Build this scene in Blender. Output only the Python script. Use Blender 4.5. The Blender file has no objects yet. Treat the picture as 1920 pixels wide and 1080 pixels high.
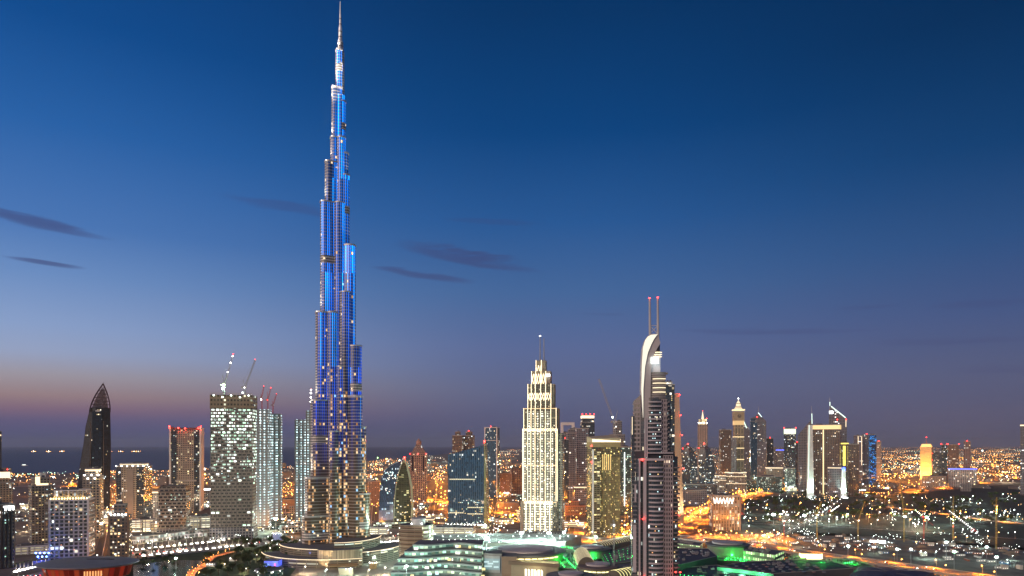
import bpy, math, random
from mathutils import Vector
R = math.radians
sc = bpy.context.scene
col = sc.collection
random.seed(7)

# ------------------------------------------------------------------ camera
F, H0, PX, PY = 1300.0, 165.0, 960.0, 835.0      # focal length in photo pixels, camera height, principal point
cam = bpy.data.cameras.new('camera')
cam.sensor_width = 36.0
cam.lens = 36.0 * F / 1920.0
cam.shift_y = (PY - 540.0) / 1920.0
cam.clip_start = 1.0
cam.clip_end = 150000.0
co = bpy.data.objects.new('camera', cam)
co.location = (0, 0, H0)
co.rotation_euler = (R(90), 0, 0)
col.objects.link(co)
sc.camera = co

# ------------------------------------------------------------------ sky
def srgb(*c):
    return tuple(((v / 255) / 12.92 if v / 255 <= .04045 else ((v / 255 + .055) / 1.055) ** 2.4) for v in c) + (1.0,)
world = bpy.data.worlds.new('World')
sc.world = world
world.use_nodes = True
nt = world.node_tree
N, L = nt.nodes, nt.links
N.clear()
def nn(t, **k):
    n = N.new(t)
    for a, b in k.items(): setattr(n, a, b)
    return n
def mth(op, a, b=None, c=None, clamp=False):
    n = nn('ShaderNodeMath', operation=op, use_clamp=clamp)
    for i, v in enumerate((a, b, c)):
        if v is None: continue
        if isinstance(v, (int, float)): n.inputs[i].default_value = v
        else: L.new(v, n.inputs[i])
    return n.outputs[0]
tc = nn('ShaderNodeTexCoord')
sep = nn('ShaderNodeSeparateXYZ')
L.new(tc.outputs['Generated'], sep.inputs[0])
dx, dy, dz = sep.outputs
hor = mth('SQRT', mth('ADD', mth('MULTIPLY', dx, dx), mth('MULTIPLY', dy, dy)))
elev = mth('DIVIDE', dz, mth('MAXIMUM', hor, .001))
azim = mth('DIVIDE', dx, mth('MAXIMUM', hor, .001))
def ramp(fac, stops):
    r = nn('ShaderNodeValToRGB')
    L.new(fac, r.inputs[0])
    e = r.color_ramp.elements
    while len(e) > 1: e.remove(e[-1])
    e[0].position, e[0].color = stops[0][0], srgb(*stops[0][1])
    for p, c in stops[1:]:
        x = e.new(p); x.color = srgb(*c)
    return r.outputs[0]
sky_left = ramp(elev, [(0, (70, 82, 126)), (.016, (82, 84, 128)), (.03, (100, 91, 129)), (.044, (134, 106, 127)), (.06, (158, 132, 134)),
    (.085, (163, 156, 166)), (.112, (154, 168, 200)), (.145, (140, 164, 206)), (.207, (108, 144, 197)),
    (.27, (74, 120, 184)), (.39, (38, 98, 168)), (.52, (10, 76, 144)), (.9, (5, 40, 95))])
sky_mid = ramp(elev, [(0, (70, 80, 112)), (.03, (80, 86, 122)), (.08, (92, 102, 138)), (.14, (88, 106, 152)), (.22, (66, 103, 155)),
    (.32, (36, 88, 149)), (.45, (2, 67, 127)), (.62, (0, 53, 104)), (1, (1, 30, 75))])
sky_right = ramp(elev, [(0, (84, 82, 106)), (.04, (88, 88, 116)), (.09, (84, 92, 126)), (.16, (66, 86, 132)), (.25, (40, 78, 129)),
    (.36, (8, 61, 111)), (.52, (0, 44, 86)), (1, (0, 26, 64))])
def mix(f, a, b):
    m = nn('ShaderNodeMix', data_type='RGBA')
    L.new(f, m.inputs['Factor']); L.new(a, m.inputs['A']); L.new(b, m.inputs['B'])
    return m.outputs['Result']
fl = nn('ShaderNodeMapRange', interpolation_type='SMOOTHSTEP')
L.new(azim, fl.inputs[0]); fl.inputs[1].default_value = -.66; fl.inputs[2].default_value = .05
fr = nn('ShaderNodeMapRange', interpolation_type='SMOOTHSTEP')
L.new(azim, fr.inputs[0]); fr.inputs[1].default_value = .05; fr.inputs[2].default_value = .7
skyc = mix(fr.outputs[0], mix(fl.outputs[0], sky_left, sky_mid), sky_right)
# thin dark evening clouds: long, slightly tilted wisps
noi = nn('ShaderNodeTexNoise'); noi.inputs['Scale'].default_value = 1.0; noi.inputs['Detail'].default_value = 5
cmb = nn('ShaderNodeCombineXYZ')
L.new(mth('MULTIPLY', azim, 9), cmb.inputs[0]); L.new(mth('MULTIPLY', elev, 60), cmb.inputs[1])
L.new(cmb.outputs[0], noi.inputs[0])
wob = mth('SUBTRACT', noi.outputs['Fac'], .5)
def cloud(cx, cy, hw, hh, tilt, dens):
    # cx, cy in photo pixels
    hh *= .8; dens *= 1.05
    u, v = (cx - PX) / F, (PY - cy) / F
    k = math.sqrt(1 + u * u)
    a0, e0 = u / k, v / k
    da = mth('SUBTRACT', azim, a0)
    de = mth('SUBTRACT', mth('SUBTRACT', elev, e0), mth('MULTIPLY', da, tilt))
    de = mth('ADD', de, mth('MULTIPLY', wob, hh / F * 3.2))
    x = mth('DIVIDE', da, hw / F / (k ** 3)); y = mth('DIVIDE', de, hh / F)
    r2 = mth('ADD', mth('MULTIPLY', x, x), mth('MULTIPLY', y, y))
    m = nn('ShaderNodeMapRange', interpolation_type='SMOOTHSTEP')
    L.new(mth('ADD', r2, mth('MULTIPLY', wob, 1.6)), m.inputs[0])
    m.inputs[1].default_value = 1.3; m.inputs[2].default_value = .0
    m.inputs[3].default_value = 0; m.inputs[4].default_value = dens
    return m.outputs[0]
masks = [cloud(75, 418, 150, 10, -.11, .6), cloud(80, 492, 76, 5, -.07, .6), cloud(880, 485, 135, 17, -.16, .55),
         cloud(790, 516, 95, 9, -.13, .5), cloud(1440, 622, 190, 7, -.06, .24), cloud(1620, 575, 70, 6, -.05, .2), cloud(930, 418, 90, 6, -.02, .22), cloud(540, 388, 130, 14, -.1, .3),
         cloud(1830, 570, 110, 8, -.05, .2), cloud(1780, 640, 170, 9, -.05, .2), cloud(1880, 690, 120, 10, -.03, .2), cloud(1130, 588, 60, 5, -.05, .15)]
tot = masks[0]
for m in masks[1:]: tot = mth('MAXIMUM', tot, m)
ccol = nn('ShaderNodeRGB'); ccol.outputs[0].default_value = srgb(62, 66, 112)
skyf = mix(tot, skyc, ccol.outputs[0])
bg = nn('ShaderNodeBackground'); L.new(skyf, bg.inputs[0]); bg.inputs[1].default_value = 1.0
wo = nn('ShaderNodeOutputWorld'); L.new(bg.outputs[0], wo.inputs[0])

# ------------------------------------------------------------------ afterglow (the set sun's soft light from the west)
sl = bpy.data.lights.new('sun', 'SUN'); sl.energy = 1.9; sl.angle = R(40); sl.color = (1, .72, .52)
so = bpy.data.objects.new('sun', sl)
so.rotation_euler = (R(68), 0, R(-42)); col.objects.link(so)
so.location = (-500, -500, 900)

sc.view_settings.view_transform = 'Standard'
sc.view_settings.look = 'None'
sc.view_settings.exposure = 0
sc.view_settings.gamma = 1
sc.cycles.use_denoising = True
sc.cycles.max_bounces = 4
sc.cycles.diffuse_bounces = 2
sc.cycles.glossy_bounces = 2
sc.cycles.sample_clamp_indirect = 3
sc.cycles.caustics_reflective = False
sc.cycles.caustics_refractive = False
sc.render.film_transparent = False

# ------------------------------------------------------------------ helpers
def gx(px, Y): return (px - PX) * Y / F
def gz(py, Y): return H0 + (PY - py) * Y / F
def gY(py, z=0): return (H0 - z) * F / (py - PY)     # distance at which height z shows at row py
def gp(px, py, z=0):
    Y = gY(py, z); return (gx(px, Y), Y)

class MB:
    def __init__(s): s.v, s.f, s.uv, s.mi, s.sm = [], [], [], [], False
    def face(s, pts, uv=None, m=0):
        b = len(s.v); s.v += [tuple(p) for p in pts]; s.f.append(tuple(range(b, b + len(pts))))
        s.uv.append(uv or [(p[0], p[1]) for p in pts]); s.mi.append(m)
    def prism(s, poly, z0, z1, m=0, cap=1, bottom=False, top=None, ms=None, u0=0):
        # poly counter-clockwise seen from above; top = optional other polygon at z1
        t = top or poly; n = len(poly); u = u0
        for i in range(n):
            a, b, c, d = poly[i], poly[(i + 1) % n], t[(i + 1) % n], t[i]
            l = math.hypot(b[0] - a[0], b[1] - a[1])
            za = z1[i] if isinstance(z1, (list, tuple)) else z1
            zb = z1[(i + 1) % n] if isinstance(z1, (list, tuple)) else z1
            s.face([(a[0], a[1], z0), (b[0], b[1], z0), (c[0], c[1], zb), (d[0], d[1], za)],
                   [(u, z0), (u + l, z0), (u + l, zb), (u, za)], ms[i] if ms else m)
            u += l
        zz = z1 if isinstance(z1, (list, tuple)) else [z1] * n
        if cap is not None: s.face([(p[0], p[1], zz[i]) for i, p in enumerate(t)], None, cap)
        if bottom: s.face([(p[0], p[1], z0) for p in reversed(poly)], None, cap or 0)
    def box(s, x0, x1, y0, y1, z0, z1, m=0, cap=None, bottom=True):
        s.prism([(x0, y0), (x1, y0), (x1, y1), (x0, y1)], z0, z1, m, m if cap is None else cap, bottom)
    def bar(s, a, b, w, m=0, n=4, w2=None):
        a, b = Vector(a), Vector(b); d = (b - a)
        if d.length < 1e-6: return
        d.normalize(); up = Vector((0, 0, 1)) if abs(d.z) < .95 else Vector((1, 0, 0))
        x = d.cross(up).normalized(); y = x.cross(d); w2 = w if w2 is None else w2
        ra = [a + (x * math.cos(q) + y * math.sin(q)) * w / 2 for q in [2 * math.pi * (k + .5) / n for k in range(n)]]
        rb = [b + (x * math.cos(q) + y * math.sin(q)) * w2 / 2 for q in [2 * math.pi * (k + .5) / n for k in range(n)]]
        for i in range(n):
            j = (i + 1) % n; s.face([ra[i], ra[j], rb[j], rb[i]], None, m)
        s.face(list(reversed(ra)), None, m); s.face(rb, None, m)
    def lathe(s, prof, n=16, m=0, cx=0, cy=0):
        for (r0, z0), (r1, z1) in zip(prof, prof[1:]):
            for k in range(n):
                a, b = 2 * math.pi * k / n, 2 * math.pi * (k + 1) / n
                pts = [(cx + r0 * math.cos(a), cy + r0 * math.sin(a), z0), (cx + r0 * math.cos(b), cy + r0 * math.sin(b), z0),
                       (cx + r1 * math.cos(b), cy + r1 * math.sin(b), z1), (cx + r1 * math.cos(a), cy + r1 * math.sin(a), z1)]
                uv = [(a * max(r0, r1), z0), (b * max(r0, r1), z0), (b * max(r0, r1), z1), (a * max(r0, r1), z1)]
                if r1 < 1e-4: pts, uv = pts[:3], uv[:3]
                elif r0 < 1e-4: pts, uv = [pts[0], pts[2], pts[3]], [uv[0], uv[2], uv[3]]
                s.face(pts, uv, m)
    def ball(s, c, r, m=0, n=6):
        k = 4; pr = [(max(r * math.sin(math.pi * i / k), 1e-5 if i in (0, k) else 0), c[2] - r * math.cos(math.pi * i / k)) for i in range(k + 1)]
        pr[0] = (0, pr[0][1]); pr[-1] = (0, pr[-1][1])
        s.lathe(pr, n, m, c[0], c[1])
    def mesh(s, name, mats):
        me = bpy.data.meshes.new(name); me.from_pydata(s.v, [], s.f)
        l = me.uv_layers.new(name='UVMap').data
        i = 0; flat = []
        for u in s.uv:
            for q in u: flat += [q[0], q[1]]
        l.foreach_set('uv', flat)
        me.polygons.foreach_set('material_index', s.mi)
        if s.sm: me.polygons.foreach_set('use_smooth', [True] * len(s.f))
        for m in (mats if isinstance(mats, (list, tuple)) else [mats]): me.materials.append(m)
        return me
    def build(s, name, mats, parent=None, loc=None):
        o = bpy.data.objects.new(name, s.mesh(name, mats)); col.objects.link(o)
        if parent: o.parent = parent
        if loc: o.location = loc
        return o
def inst(me, name, parent=None, loc=(0, 0, 0), rz=0, scale=None):
    o = bpy.data.objects.new(name, me); col.objects.link(o); o.location = loc; o.rotation_euler = (0, 0, rz)
    if parent: o.parent = parent
    if scale: o.scale = scale
    return o
LABELS = {}
def tag(o, label, cat, group=None, kind=None):
    o['label'] = label; o['category'] = cat
    if group: o['group'] = group
    if kind: o['kind'] = kind
    return o
def thing(name, label, cat, loc=(0, 0, 0), rz=0, group=None):
    o = bpy.data.objects.new(name, None); col.objects.link(o); o.empty_display_size = 5
    o.location = loc; o.rotation_euler = (0, 0, rz)
    return tag(o, label, cat, group)
def struct(o): o['kind'] = 'structure'; return o
def copy_tree(o, parent=None):
    c = o.copy(); col.objects.link(c)
    if parent: c.parent = parent
    for ch in list(o.children): copy_tree(ch, c)
    return c
def point(parent, loc, power, color=(1, .6, .2), r=1.0):
    l = bpy.data.lights.new('lamp_light', 'POINT'); l.energy = power; l.color = color; l.shadow_soft_size = r
    o = bpy.data.objects.new('lamp_light', l); col.objects.link(o); o.location = loc
    if parent: o.parent = parent
    return o
def spot(parent, loc, target, power, color=(1, 1, 1), ang=60, r=.5, blend=.6):
    l = bpy.data.lights.new('flood_light', 'SPOT'); l.energy = power; l.color = color; l.shadow_soft_size = r
    l.spot_size = R(ang); l.spot_blend = blend
    o = bpy.data.objects.new('flood_light', l); col.objects.link(o); o.location = loc
    d = Vector(target) - Vector(loc); o.rotation_euler = d.to_track_quat('-Z', 'Y').to_euler()
    if parent: o.parent = parent
    return o

# ------------------------------------------------------------------ materials
class NT:
    def __init__(s, name):
        s.m = bpy.data.materials.new(name); s.m.use_nodes = True; s.n = s.m.node_tree.nodes; s.l = s.m.node_tree.links
        s.b = s.n['Principled BSDF']
    def nd(s, t, **k):
        n = s.n.new(t)
        for a, b in k.items(): setattr(n, a, b)
        return n
    def put(s, sock, v):
        if isinstance(v, (int, float)): sock.default_value = v
        elif isinstance(v, (tuple, list)): sock.default_value = tuple(v) if len(v) != 3 or sock.type == 'VECTOR' else tuple(v) + (1,)
        else: s.l.new(v, sock)
    def M(s, op, a, b=None, c=None):
        n = s.nd('ShaderNodeMath', operation=op)
        for i, v in enumerate((a, b, c)):
            if v is not None: s.put(n.inputs[i], v)
        return n.outputs[0]
    def mix(s, f, a, b):
        n = s.nd('ShaderNodeMix', data_type='RGBA'); s.put(n.inputs['Factor'], f); s.put(n.inputs['A'], a); s.put(n.inputs['B'], b)
        return n.outputs['Result']
    def xyz(s, a, b, c=0.0):
        n = s.nd('ShaderNodeCombineXYZ'); s.put(n.inputs[0], a); s.put(n.inputs[1], b); s.put(n.inputs[2], c); return n.outputs[0]
    def noise(s, vec, scale, detail=3):
        n = s.nd('ShaderNodeTexNoise'); s.l.new(vec, n.inputs['Vector']); n.inputs['Scale'].default_value = scale; n.inputs['Detail'].default_value = detail
        return n.outputs['Fac']
    def white(s, vec):
        n = s.nd('ShaderNodeTexWhiteNoise', noise_dimensions='3D'); s.l.new(vec, n.inputs['Vector']); return n.outputs['Value']
MATS = {}
def plain(key, c, rough=.7, metal=0.0, var=.25, scale=.08):
    if key in MATS: return MATS[key]
    t = NT(key); g = t.nd('ShaderNodeNewGeometry')
    f = t.noise(g.outputs['Position'], scale, 4)
    k = t.M('MULTIPLY_ADD', f, 2 * var, 1 - var)
    v = t.nd('ShaderNodeVectorMath', operation='SCALE'); v.inputs[0].default_value = c[:3]; t.l.new(k, v.inputs['Scale'])
    t.l.new(v.outputs[0], t.b.inputs['Base Color'])
    t.b.inputs['Roughness'].default_value = rough; t.b.inputs['Metallic'].default_value = metal
    MATS[key] = t.m; return t.m
def emit(key, c, e):
    if key in MATS: return MATS[key]
    t = NT(key); t.b.inputs['Base Color'].default_value = (.3, .3, .3, 1); t.b.inputs['Emission Color'].default_value = tuple(c) + (1,)
    t.b.inputs['Emission Strength'].default_value = e; t.m.cycles.emission_sampling = 'NONE'
    MATS[key] = t.m; return t.m
def facade(key, wall, glass=(.02, .03, .045), bay=3.2, floor=3.6, wx=.7, wy=.6, p=.12, ca=(1, .72, .36), cb=(.8, .95, 1), e=2.2,
           rough=.12, seed=0, clump=.5, wallrough=.7, stagger=False, vr=None, dim=.012):
    """window grid from the wall's own metre coordinates (u along the wall, v height)"""
    if key in MATS: return MATS[key]
    if p < 1: p *= .55; e *= .8
    t = NT(key); uv = t.nd('ShaderNodeUVMap'); sp = t.nd('ShaderNodeSeparateXYZ'); t.l.new(uv.outputs[0], sp.inputs[0])
    u, v = sp.outputs[0], sp.outputs[1]
    vb = t.M('DIVIDE', v, floor); iv = t.M('FLOOR', vb)
    ub = t.M('DIVIDE', u, bay)
    if stagger: ub = t.M('ADD', ub, t.M('MULTIPLY', iv, .5))
    iu = t.M('FLOOR', ub)
    fu = t.M('ABSOLUTE', t.M('SUBTRACT', t.M('FRACT', ub), .5)); fv = t.M('ABSOLUTE', t.M('SUBTRACT', t.M('FRACT', vb), .5))
    mu = t.M('MULTIPLY', t.M('LESS_THAN', fu, wx / 2), t.M('LESS_THAN', fv, wy / 2))
    oi = t.nd('ShaderNodeObjectInfo')
    sd = t.M('MULTIPLY_ADD', oi.outputs['Random'], 37.0, float(seed) + .37)
    cell = t.xyz(iu, iv, sd)
    r1 = t.white(cell)
    r2 = t.white(t.xyz(t.M('ADD', iu, 71.3), iv, sd)); r3 = t.white(t.xyz(iu, t.M('ADD', iv, 31.7), sd))
    cl = t.noise(t.xyz(u, v, sd), .045, 2)
    pp = t.M('MULTIPLY', t.M('MAXIMUM', t.M('MULTIPLY_ADD', cl, 4 * clump, 1 - 2 * clump), .1), p)
    if vr:
        q = t.nd('ShaderNodeMapRange'); t.l.new(v, q.inputs[0])
        for i, a in enumerate(vr): q.inputs[i + 1].default_value = a
        pp = t.M('MULTIPLY', pp, q.outputs[0])
    # whole rooms lit over two or three bays
    iu2 = t.M('FLOOR', t.M('DIVIDE', ub, 3.0)); r4 = t.white(t.xyz(iu2, iv, t.M('ADD', sd, 9.1)))
    lit = t.M('MAXIMUM', t.M('LESS_THAN', r1, t.M('MULTIPLY', pp, .7)), t.M('LESS_THAN', r4, t.M('MULTIPLY', pp, .35)))
    ff = t.noise(t.xyz(u, v, sd), .11, 4)
    k = t.M('MULTIPLY_ADD', ff, .5, .75)
    wl = t.nd('ShaderNodeVectorMath', operation='SCALE'); wl.inputs[0].default_value = wall[:3]; t.l.new(k, wl.inputs['Scale'])
    gl = t.nd('ShaderNodeVectorMath', operation='SCALE'); gl.inputs[0].default_value = glass[:3]; t.l.new(t.M('MULTIPLY_ADD', r3, 1.2, .4), gl.inputs['Scale'])
    t.l.new(t.mix(mu, wl.outputs[0], gl.outputs[0]), t.b.inputs['Base Color'])
    t.l.new(t.M('MULTIPLY_ADD', mu, rough - wallrough, wallrough), t.b.inputs['Roughness'])
    t.l.new(t.mix(r2, ca, cb), t.b.inputs['Emission Color'])
    em = t.M('MULTIPLY', t.M('MULTIPLY', mu, t.M('ADD', t.M('MULTIPLY', lit, t.M('MULTIPLY_ADD', t.M('MULTIPLY', r3, r3), 1.4, .25)), dim)), e)
    t.l.new(em, t.b.inputs['Emission Strength'])
    t.m.cycles.emission_sampling = 'NONE'
    MATS[key] = t.m; return t.m

steel = plain('steel', (.3, .3, .31), .45, .6)
concrete = plain('concrete', (.32, .3, .28), .85)
white_paint = plain('white_paint', (.62, .6, .58), .6)
dark_metal = plain('dark_metal', (.05, .05, .055), .5, .3)
roofing = plain('roofing', (.12, .12, .13), .9)
red_lamp = emit('red_lamp', (1, .02, .015), 14)
white_lamp = emit('white_lamp', (1, .97, .9), 14)
cool_lamp = emit('cool_lamp', (.8, 1, .92), 16)
orange_lamp = emit('orange_lamp', (1, .42, .08), 16)
warm_strip = emit('warm_strip', (1, .64, .28), 1.7)
gold_strip = emit('gold_strip', (1, .78, .48), 3.6)
cream_strip = emit('cream_strip', (1, .78, .48), 1.5)
cool_strip = emit('cool_strip', (.75, 1, .95), 3)
green_strip = emit('green_strip', (.03, 1, .16), 3)
blue_strip = emit('blue_strip', (.03, .1, 1), 5)
sign_white = emit('sign_white', (.95, 1, 1), 6)
def beacon(t, loc, r=1.3, light=0):
    mb = MB(); mb.lathe([(.35 * r, -1.2 * r), (.35 * r, -.4 * r)], 6, 1); mb.ball((0, 0, 0), r * .9)
    o = mb.build('warning_lamp', [red_lamp, dark_metal], t, loc)
    if light: point(o, (0, -r * 1.6, .8), light, (1, .04, .02), .5)
    return o
WIN = {}
def window_mesh(w, h, key):
    k = (round(w, 2), round(h, 2), key)
    if k not in WIN:
        mb = MB(); mb.box(-w / 2, w / 2, -.12, .05, -h / 2, h / 2); WIN[k] = mb.mesh('lit_window', MATS[key])
    return WIN[k]
emit('win_warm', (1, .62, .24), 1.3); emit('win_yellow', (1, .76, .24), 1.2); emit('win_white', (1, .93, .78), 1.5)
emit('win_cool', (.62, .95, 1), 1.4); emit('win_orange', (1, .42, .12), 1.2); emit('win_green', (.55, 1, .78), 1.3)
def lit_windows(t, faces, n, floor=3.6, bay=3.2, size=(1.9, 1.8), keys=('win_warm', 'win_yellow', 'win_white', 'win_cool'), seed=1):
    """faces: (ax, ay, bx, by, z0, z1) wall segments in the thing's own coordinates, outside on the right of a->b"""
    rng = random.Random(seed); used = set(); size = (size[0] * .8, size[1] * .8)
    tot = sum(math.hypot(f[2] - f[0], f[3] - f[1]) * (f[5] - f[4]) for f in faces)
    for fi, (ax, ay, bx, by, z0, z1) in enumerate(faces):
        l = math.hypot(bx - ax, by - ay); k = int(n * l * (z1 - z0) / max(tot, 1))
        nb, nf = max(1, int(l / bay)), max(1, int((z1 - z0) / floor))
        ux, uy = (bx - ax) / l, (by - ay) / l; ox, oy = uy, -ux
        for _ in range(k):
            i, j = rng.randrange(nb), rng.randrange(nf)
            if rng.random() < .25: continue
            if (fi, i, j) in used: continue
            used.add((fi, i, j)); s = (i + .5) * l / nb
            me = window_mesh(size[0], size[1], rng.choice(keys))
            inst(me, 'lit_window', t, (ax + ux * s + ox * .06, ay + uy * s + oy * .06, z0 + (j + .5) * (z1 - z0) / nf), math.atan2(uy, ux))
def fit(xL, xR, Y, rot, ratio):
    """footprint (x, width, depth, rotation) whose silhouette spans the two photo columns"""
    cx = gx((xL + xR) / 2, Y); s = (xR - xL) * Y / F
    az = -math.atan2(cx, Y); rz = R(rot) + az
    for _ in range(12):
        c, q = math.cos(rz), math.sin(rz); pts = []
        for a, b in ((-1, -1), (1, -1), (1, 1), (-1, 1)):
            lx, ly = a * s / 2, b * s * ratio / 2
            pts.append(PX + F * (cx + lx * c - ly * q) / (Y + lx * q + ly * c))
        l, r_ = min(pts), max(pts); s *= (xR - xL) / (r_ - l); cx += ((xL + xR) / 2 - (l + r_) / 2) * Y / F
    return cx, s, s * ratio, rz
def rect(w, d, cx=0, cy=0): return [(cx - w / 2, cy - d / 2), (cx + w / 2, cy - d / 2), (cx + w / 2, cy + d / 2), (cx - w / 2, cy + d / 2)]
def faces_of(w, d, z0, z1, rz_rel=0):
    f = [(-w / 2, -d / 2, w / 2, -d / 2, z0, z1)]
    if rz_rel > 3: f.append((-w / 2, d / 2, -w / 2, -d / 2, z0, z1))
    if rz_rel < -3: f.append((w / 2, -d / 2, w / 2, d / 2, z0, z1))
    return f
# ------------------------------------------------------------------ ground, sea, roads
def ground_mat():
    t = NT('city_ground'); g = t.nd('ShaderNodeNewGeometry'); pos = g.outputs['Position']
    vo = t.nd('ShaderNodeTexVoronoi', feature='F1'); t.l.new(pos, vo.inputs['Vector']); vo.inputs['Scale'].default_value = .009
    f = t.noise(pos, .004, 5); h = t.noise(pos, .05, 4)
    hs = t.nd('ShaderNodeSeparateColor'); t.l.new(vo.outputs['Color'], hs.inputs[0])
    c1 = t.mix(hs.outputs[0], (.10, .08, .06), (.26, .205, .15)); c2 = t.mix(f, c1, (.09, .08, .065))
    v = t.nd('ShaderNodeVectorMath', operation='SCALE'); t.l.new(c2, v.inputs[0]); t.l.new(t.M('MULTIPLY_ADD', h, 1.2, .4), v.inputs['Scale'])
    t.l.new(v.outputs[0], t.b.inputs['Base Color']); t.b.inputs['Roughness'].default_value = .9
    return t.m
mb = MB(); mb.face([(-60000, 200, 0), (60000, 200, 0), (60000, 90000, 0), (-60000, 90000, 0)])
struct(mb.build('ground', ground_mat()))
def sea_mat():
    t = NT('sea_water'); g = t.nd('ShaderNodeNewGeometry')
    t.b.inputs['Base Color'].default_value = (.055, .075, .12, 1); t.b.inputs['Roughness'].default_value = .5; t.b.inputs['Specular IOR Level'].default_value = .12
    bp = t.nd('ShaderNodeBump'); bp.inputs['Strength'].default_value = .6; bp.inputs['Distance'].default_value = 1.5
    t.l.new(t.noise(g.outputs['Position'], .03, 5), bp.inputs['Height']); t.l.new(bp.outputs[0], t.b.inputs['Normal'])
    return t.m
coast = [(-400, 884), (0, 886), (110, 889), (190, 884), (330, 880), (450, 877), (560, 874), (660, 866), (720, 862), (775, 857), (850, 850), (930, 844), (1010, 840.5), (1100, 837.6)]
mb = MB(); pts = [gp(a, b) for a, b in coast]
far = [(gx(1100, 89000), 89000), (-59000, 89000), (-59000, pts[0][1])]
mb.face([(x, y, .6) for x, y in pts + far])
struct(mb.build('sea', sea_mat()))

asphalt = plain('asphalt', (.06, .058, .055), .85, 0, .2, .03)
road_conc = plain('road_concrete', (.26, .235, .2), .8, 0, .2, .02)
pave = plain('paving', (.26, .24, .21), .8, 0, .25, .06)
grass_m = plain('lawn_grass', (.03, .06, .018), .95, 0, .45, .05)
paint = plain('road_paint', (.7, .7, .66), .7)
water_m = plain('pool_water', (.01, .03, .03), .12)
def offset(pts, d):
    out = []
    for i, p in enumerate(pts):
        a, b = pts[max(i - 1, 0)], pts[min(i + 1, len(pts) - 1)]
        dx_, dy_ = b[0] - a[0], b[1] - a[1]; l = math.hypot(dx_, dy_) or 1
        out.append((p[0] + dy_ / l * d, p[1] - dx_ / l * d))
    return out
def resample(pts, step):
    out = [pts[0]]; carry = 0
    for a, b in zip(pts, pts[1:]):
        l = math.hypot(b[0] - a[0], b[1] - a[1]); s = step - carry
        while s <= l:
            out.append((a[0] + (b[0] - a[0]) * s / l, a[1] + (b[1] - a[1]) * s / l)); s += step
        carry = l - (s - step)
    return out
def smooth(pts, n=6):
    out = []
    P = [pts[0]] + list(pts) + [pts[-1]]
    for i in range(1, len(P) - 2):
        for k in range(n):
            t = k / n; q = []
            for c in (0, 1):
                a, b, d, e = P[i - 1][c], P[i][c], P[i + 1][c], P[i + 2][c]
                q.append(.5 * (2 * b + (d - a) * t + (2 * a - 5 * b + 4 * d - e) * t * t + (3 * b - a - 3 * d + e) * t ** 3))
            out.append(tuple(q))
    return out + [pts[-1]]
ROADS = {}
def road(name, pxs, width, m=asphalt, z=.2, lanes=3, elevated=0, world_pts=None):
    c = smooth([gp(a, b, elevated) for a, b in pxs] if not world_pts else world_pts, 8)
    l, r_ = offset(c, -width / 2), offset(c, width / 2)
    mb = MB()
    zt = z + elevated
    for i in range(len(c) - 1):
        mb.face([(l[i][0], l[i][1], zt), (r_[i][0], r_[i][1], zt), (r_[i + 1][0], r_[i + 1][1], zt), (l[i + 1][0], l[i + 1][1], zt)][::-1], None, 0)
        if elevated:
            for q, s in ((l, -1), (r_, 1)):
                mb.face([(q[i][0], q[i][1], zt - 2), (q[i + 1][0], q[i + 1][1], zt - 2), (q[i + 1][0], q[i + 1][1], zt + 1.1), (q[i][0], q[i][1], zt + 1.1)], None, 1)
    # lane lines
    for k in range(1, lanes * 2):
        off = -width / 2 + width * k / (lanes * 2); a, b = offset(c, off - .15 - (.35 if k == lanes else 0)), offset(c, off + .15 + (.35 if k == lanes else 0))
        for i in range(len(c) - 1):
            if k != lanes and i % 2: continue
            mb.face([(a[i][0], a[i][1], zt + .06), (b[i][0], b[i][1], zt + .06), (b[i + 1][0], b[i + 1][1], zt + .06), (a[i + 1][0], a[i + 1][1], zt + .06)][::-1], None, 2)
    if elevated:
        for p in resample(c, 45): mb.prism(rect(3, 3, p[0], p[1]), 0, zt - 2, 1, None)
    o = struct(mb.build(name, [m, concrete, paint])); ROADS[name] = (c, width, zt)
    return c
def patch(name, pxs, m, z=.1, h=0):
    p = [gp(a, b, h) for a, b in pxs]; mb = MB()
    s = sum(p[i][0] * p[(i + 1) % len(p)][1] - p[(i + 1) % len(p)][0] * p[i][1] for i in range(len(p)))
    if s < 0: p.reverse()
    if h: mb.prism(p, 0, h, 0, 0)
    else: mb.face([(x, y, z) for x, y in p])
    return struct(mb.build(name, m))
hw = road('highway', [(470, 944), (560, 938), (690, 930), (800, 940), (880, 957), (970, 970), (1090, 989), (1165, 1003), (1205, 1008)], 120, road_conc, .2, 6)
hw2 = road('highway', [(1150, 1018), (1205, 1003), (1262, 985), (1300, 966), (1345, 945), (1400, 928), (1480, 914), (1600, 905)], 90, road_conc, .3, 5)
hw3 = road('road', [(1190, 1004), (1262, 1006), (1400, 1022), (1600, 1048), (1760, 1070), (1960, 1098)], 34, road_conc, .2, 3, elevated=9)
hw4 = road('highway', [(1640, 924), (1720, 921), (1820, 907), (1930, 893), (2100, 884)], 46, road_conc, .4, 5)
r5 = road('road', [(-60, 913), (60, 912), (160, 911), (300, 915), (420, 918), (560, 921), (690, 912)], 40, road_conc, .5, 3)
bl = road('boulevard', [(40, 1085), (150, 1070), (240, 1042), (330, 1033), (440, 1022), (520, 1018), (600, 1013), (680, 1010), (750, 1006)], 26, road_conc, .2, 2)
r7 = road('road', [(1270, 960), (1400, 980), (1560, 988), (1700, 996), (1930, 1012)], 16, asphalt, .3, 1)
r8 = road('road', [(815, 1010), (900, 1006), (1000, 1003), (1090, 1006), (1180, 1013)], 22, road_conc, .25, 2)
r9 = road('road', [(1640, 948), (1760, 962), (1850, 975), (1960, 985)], 26, road_conc, .3, 1)
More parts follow.
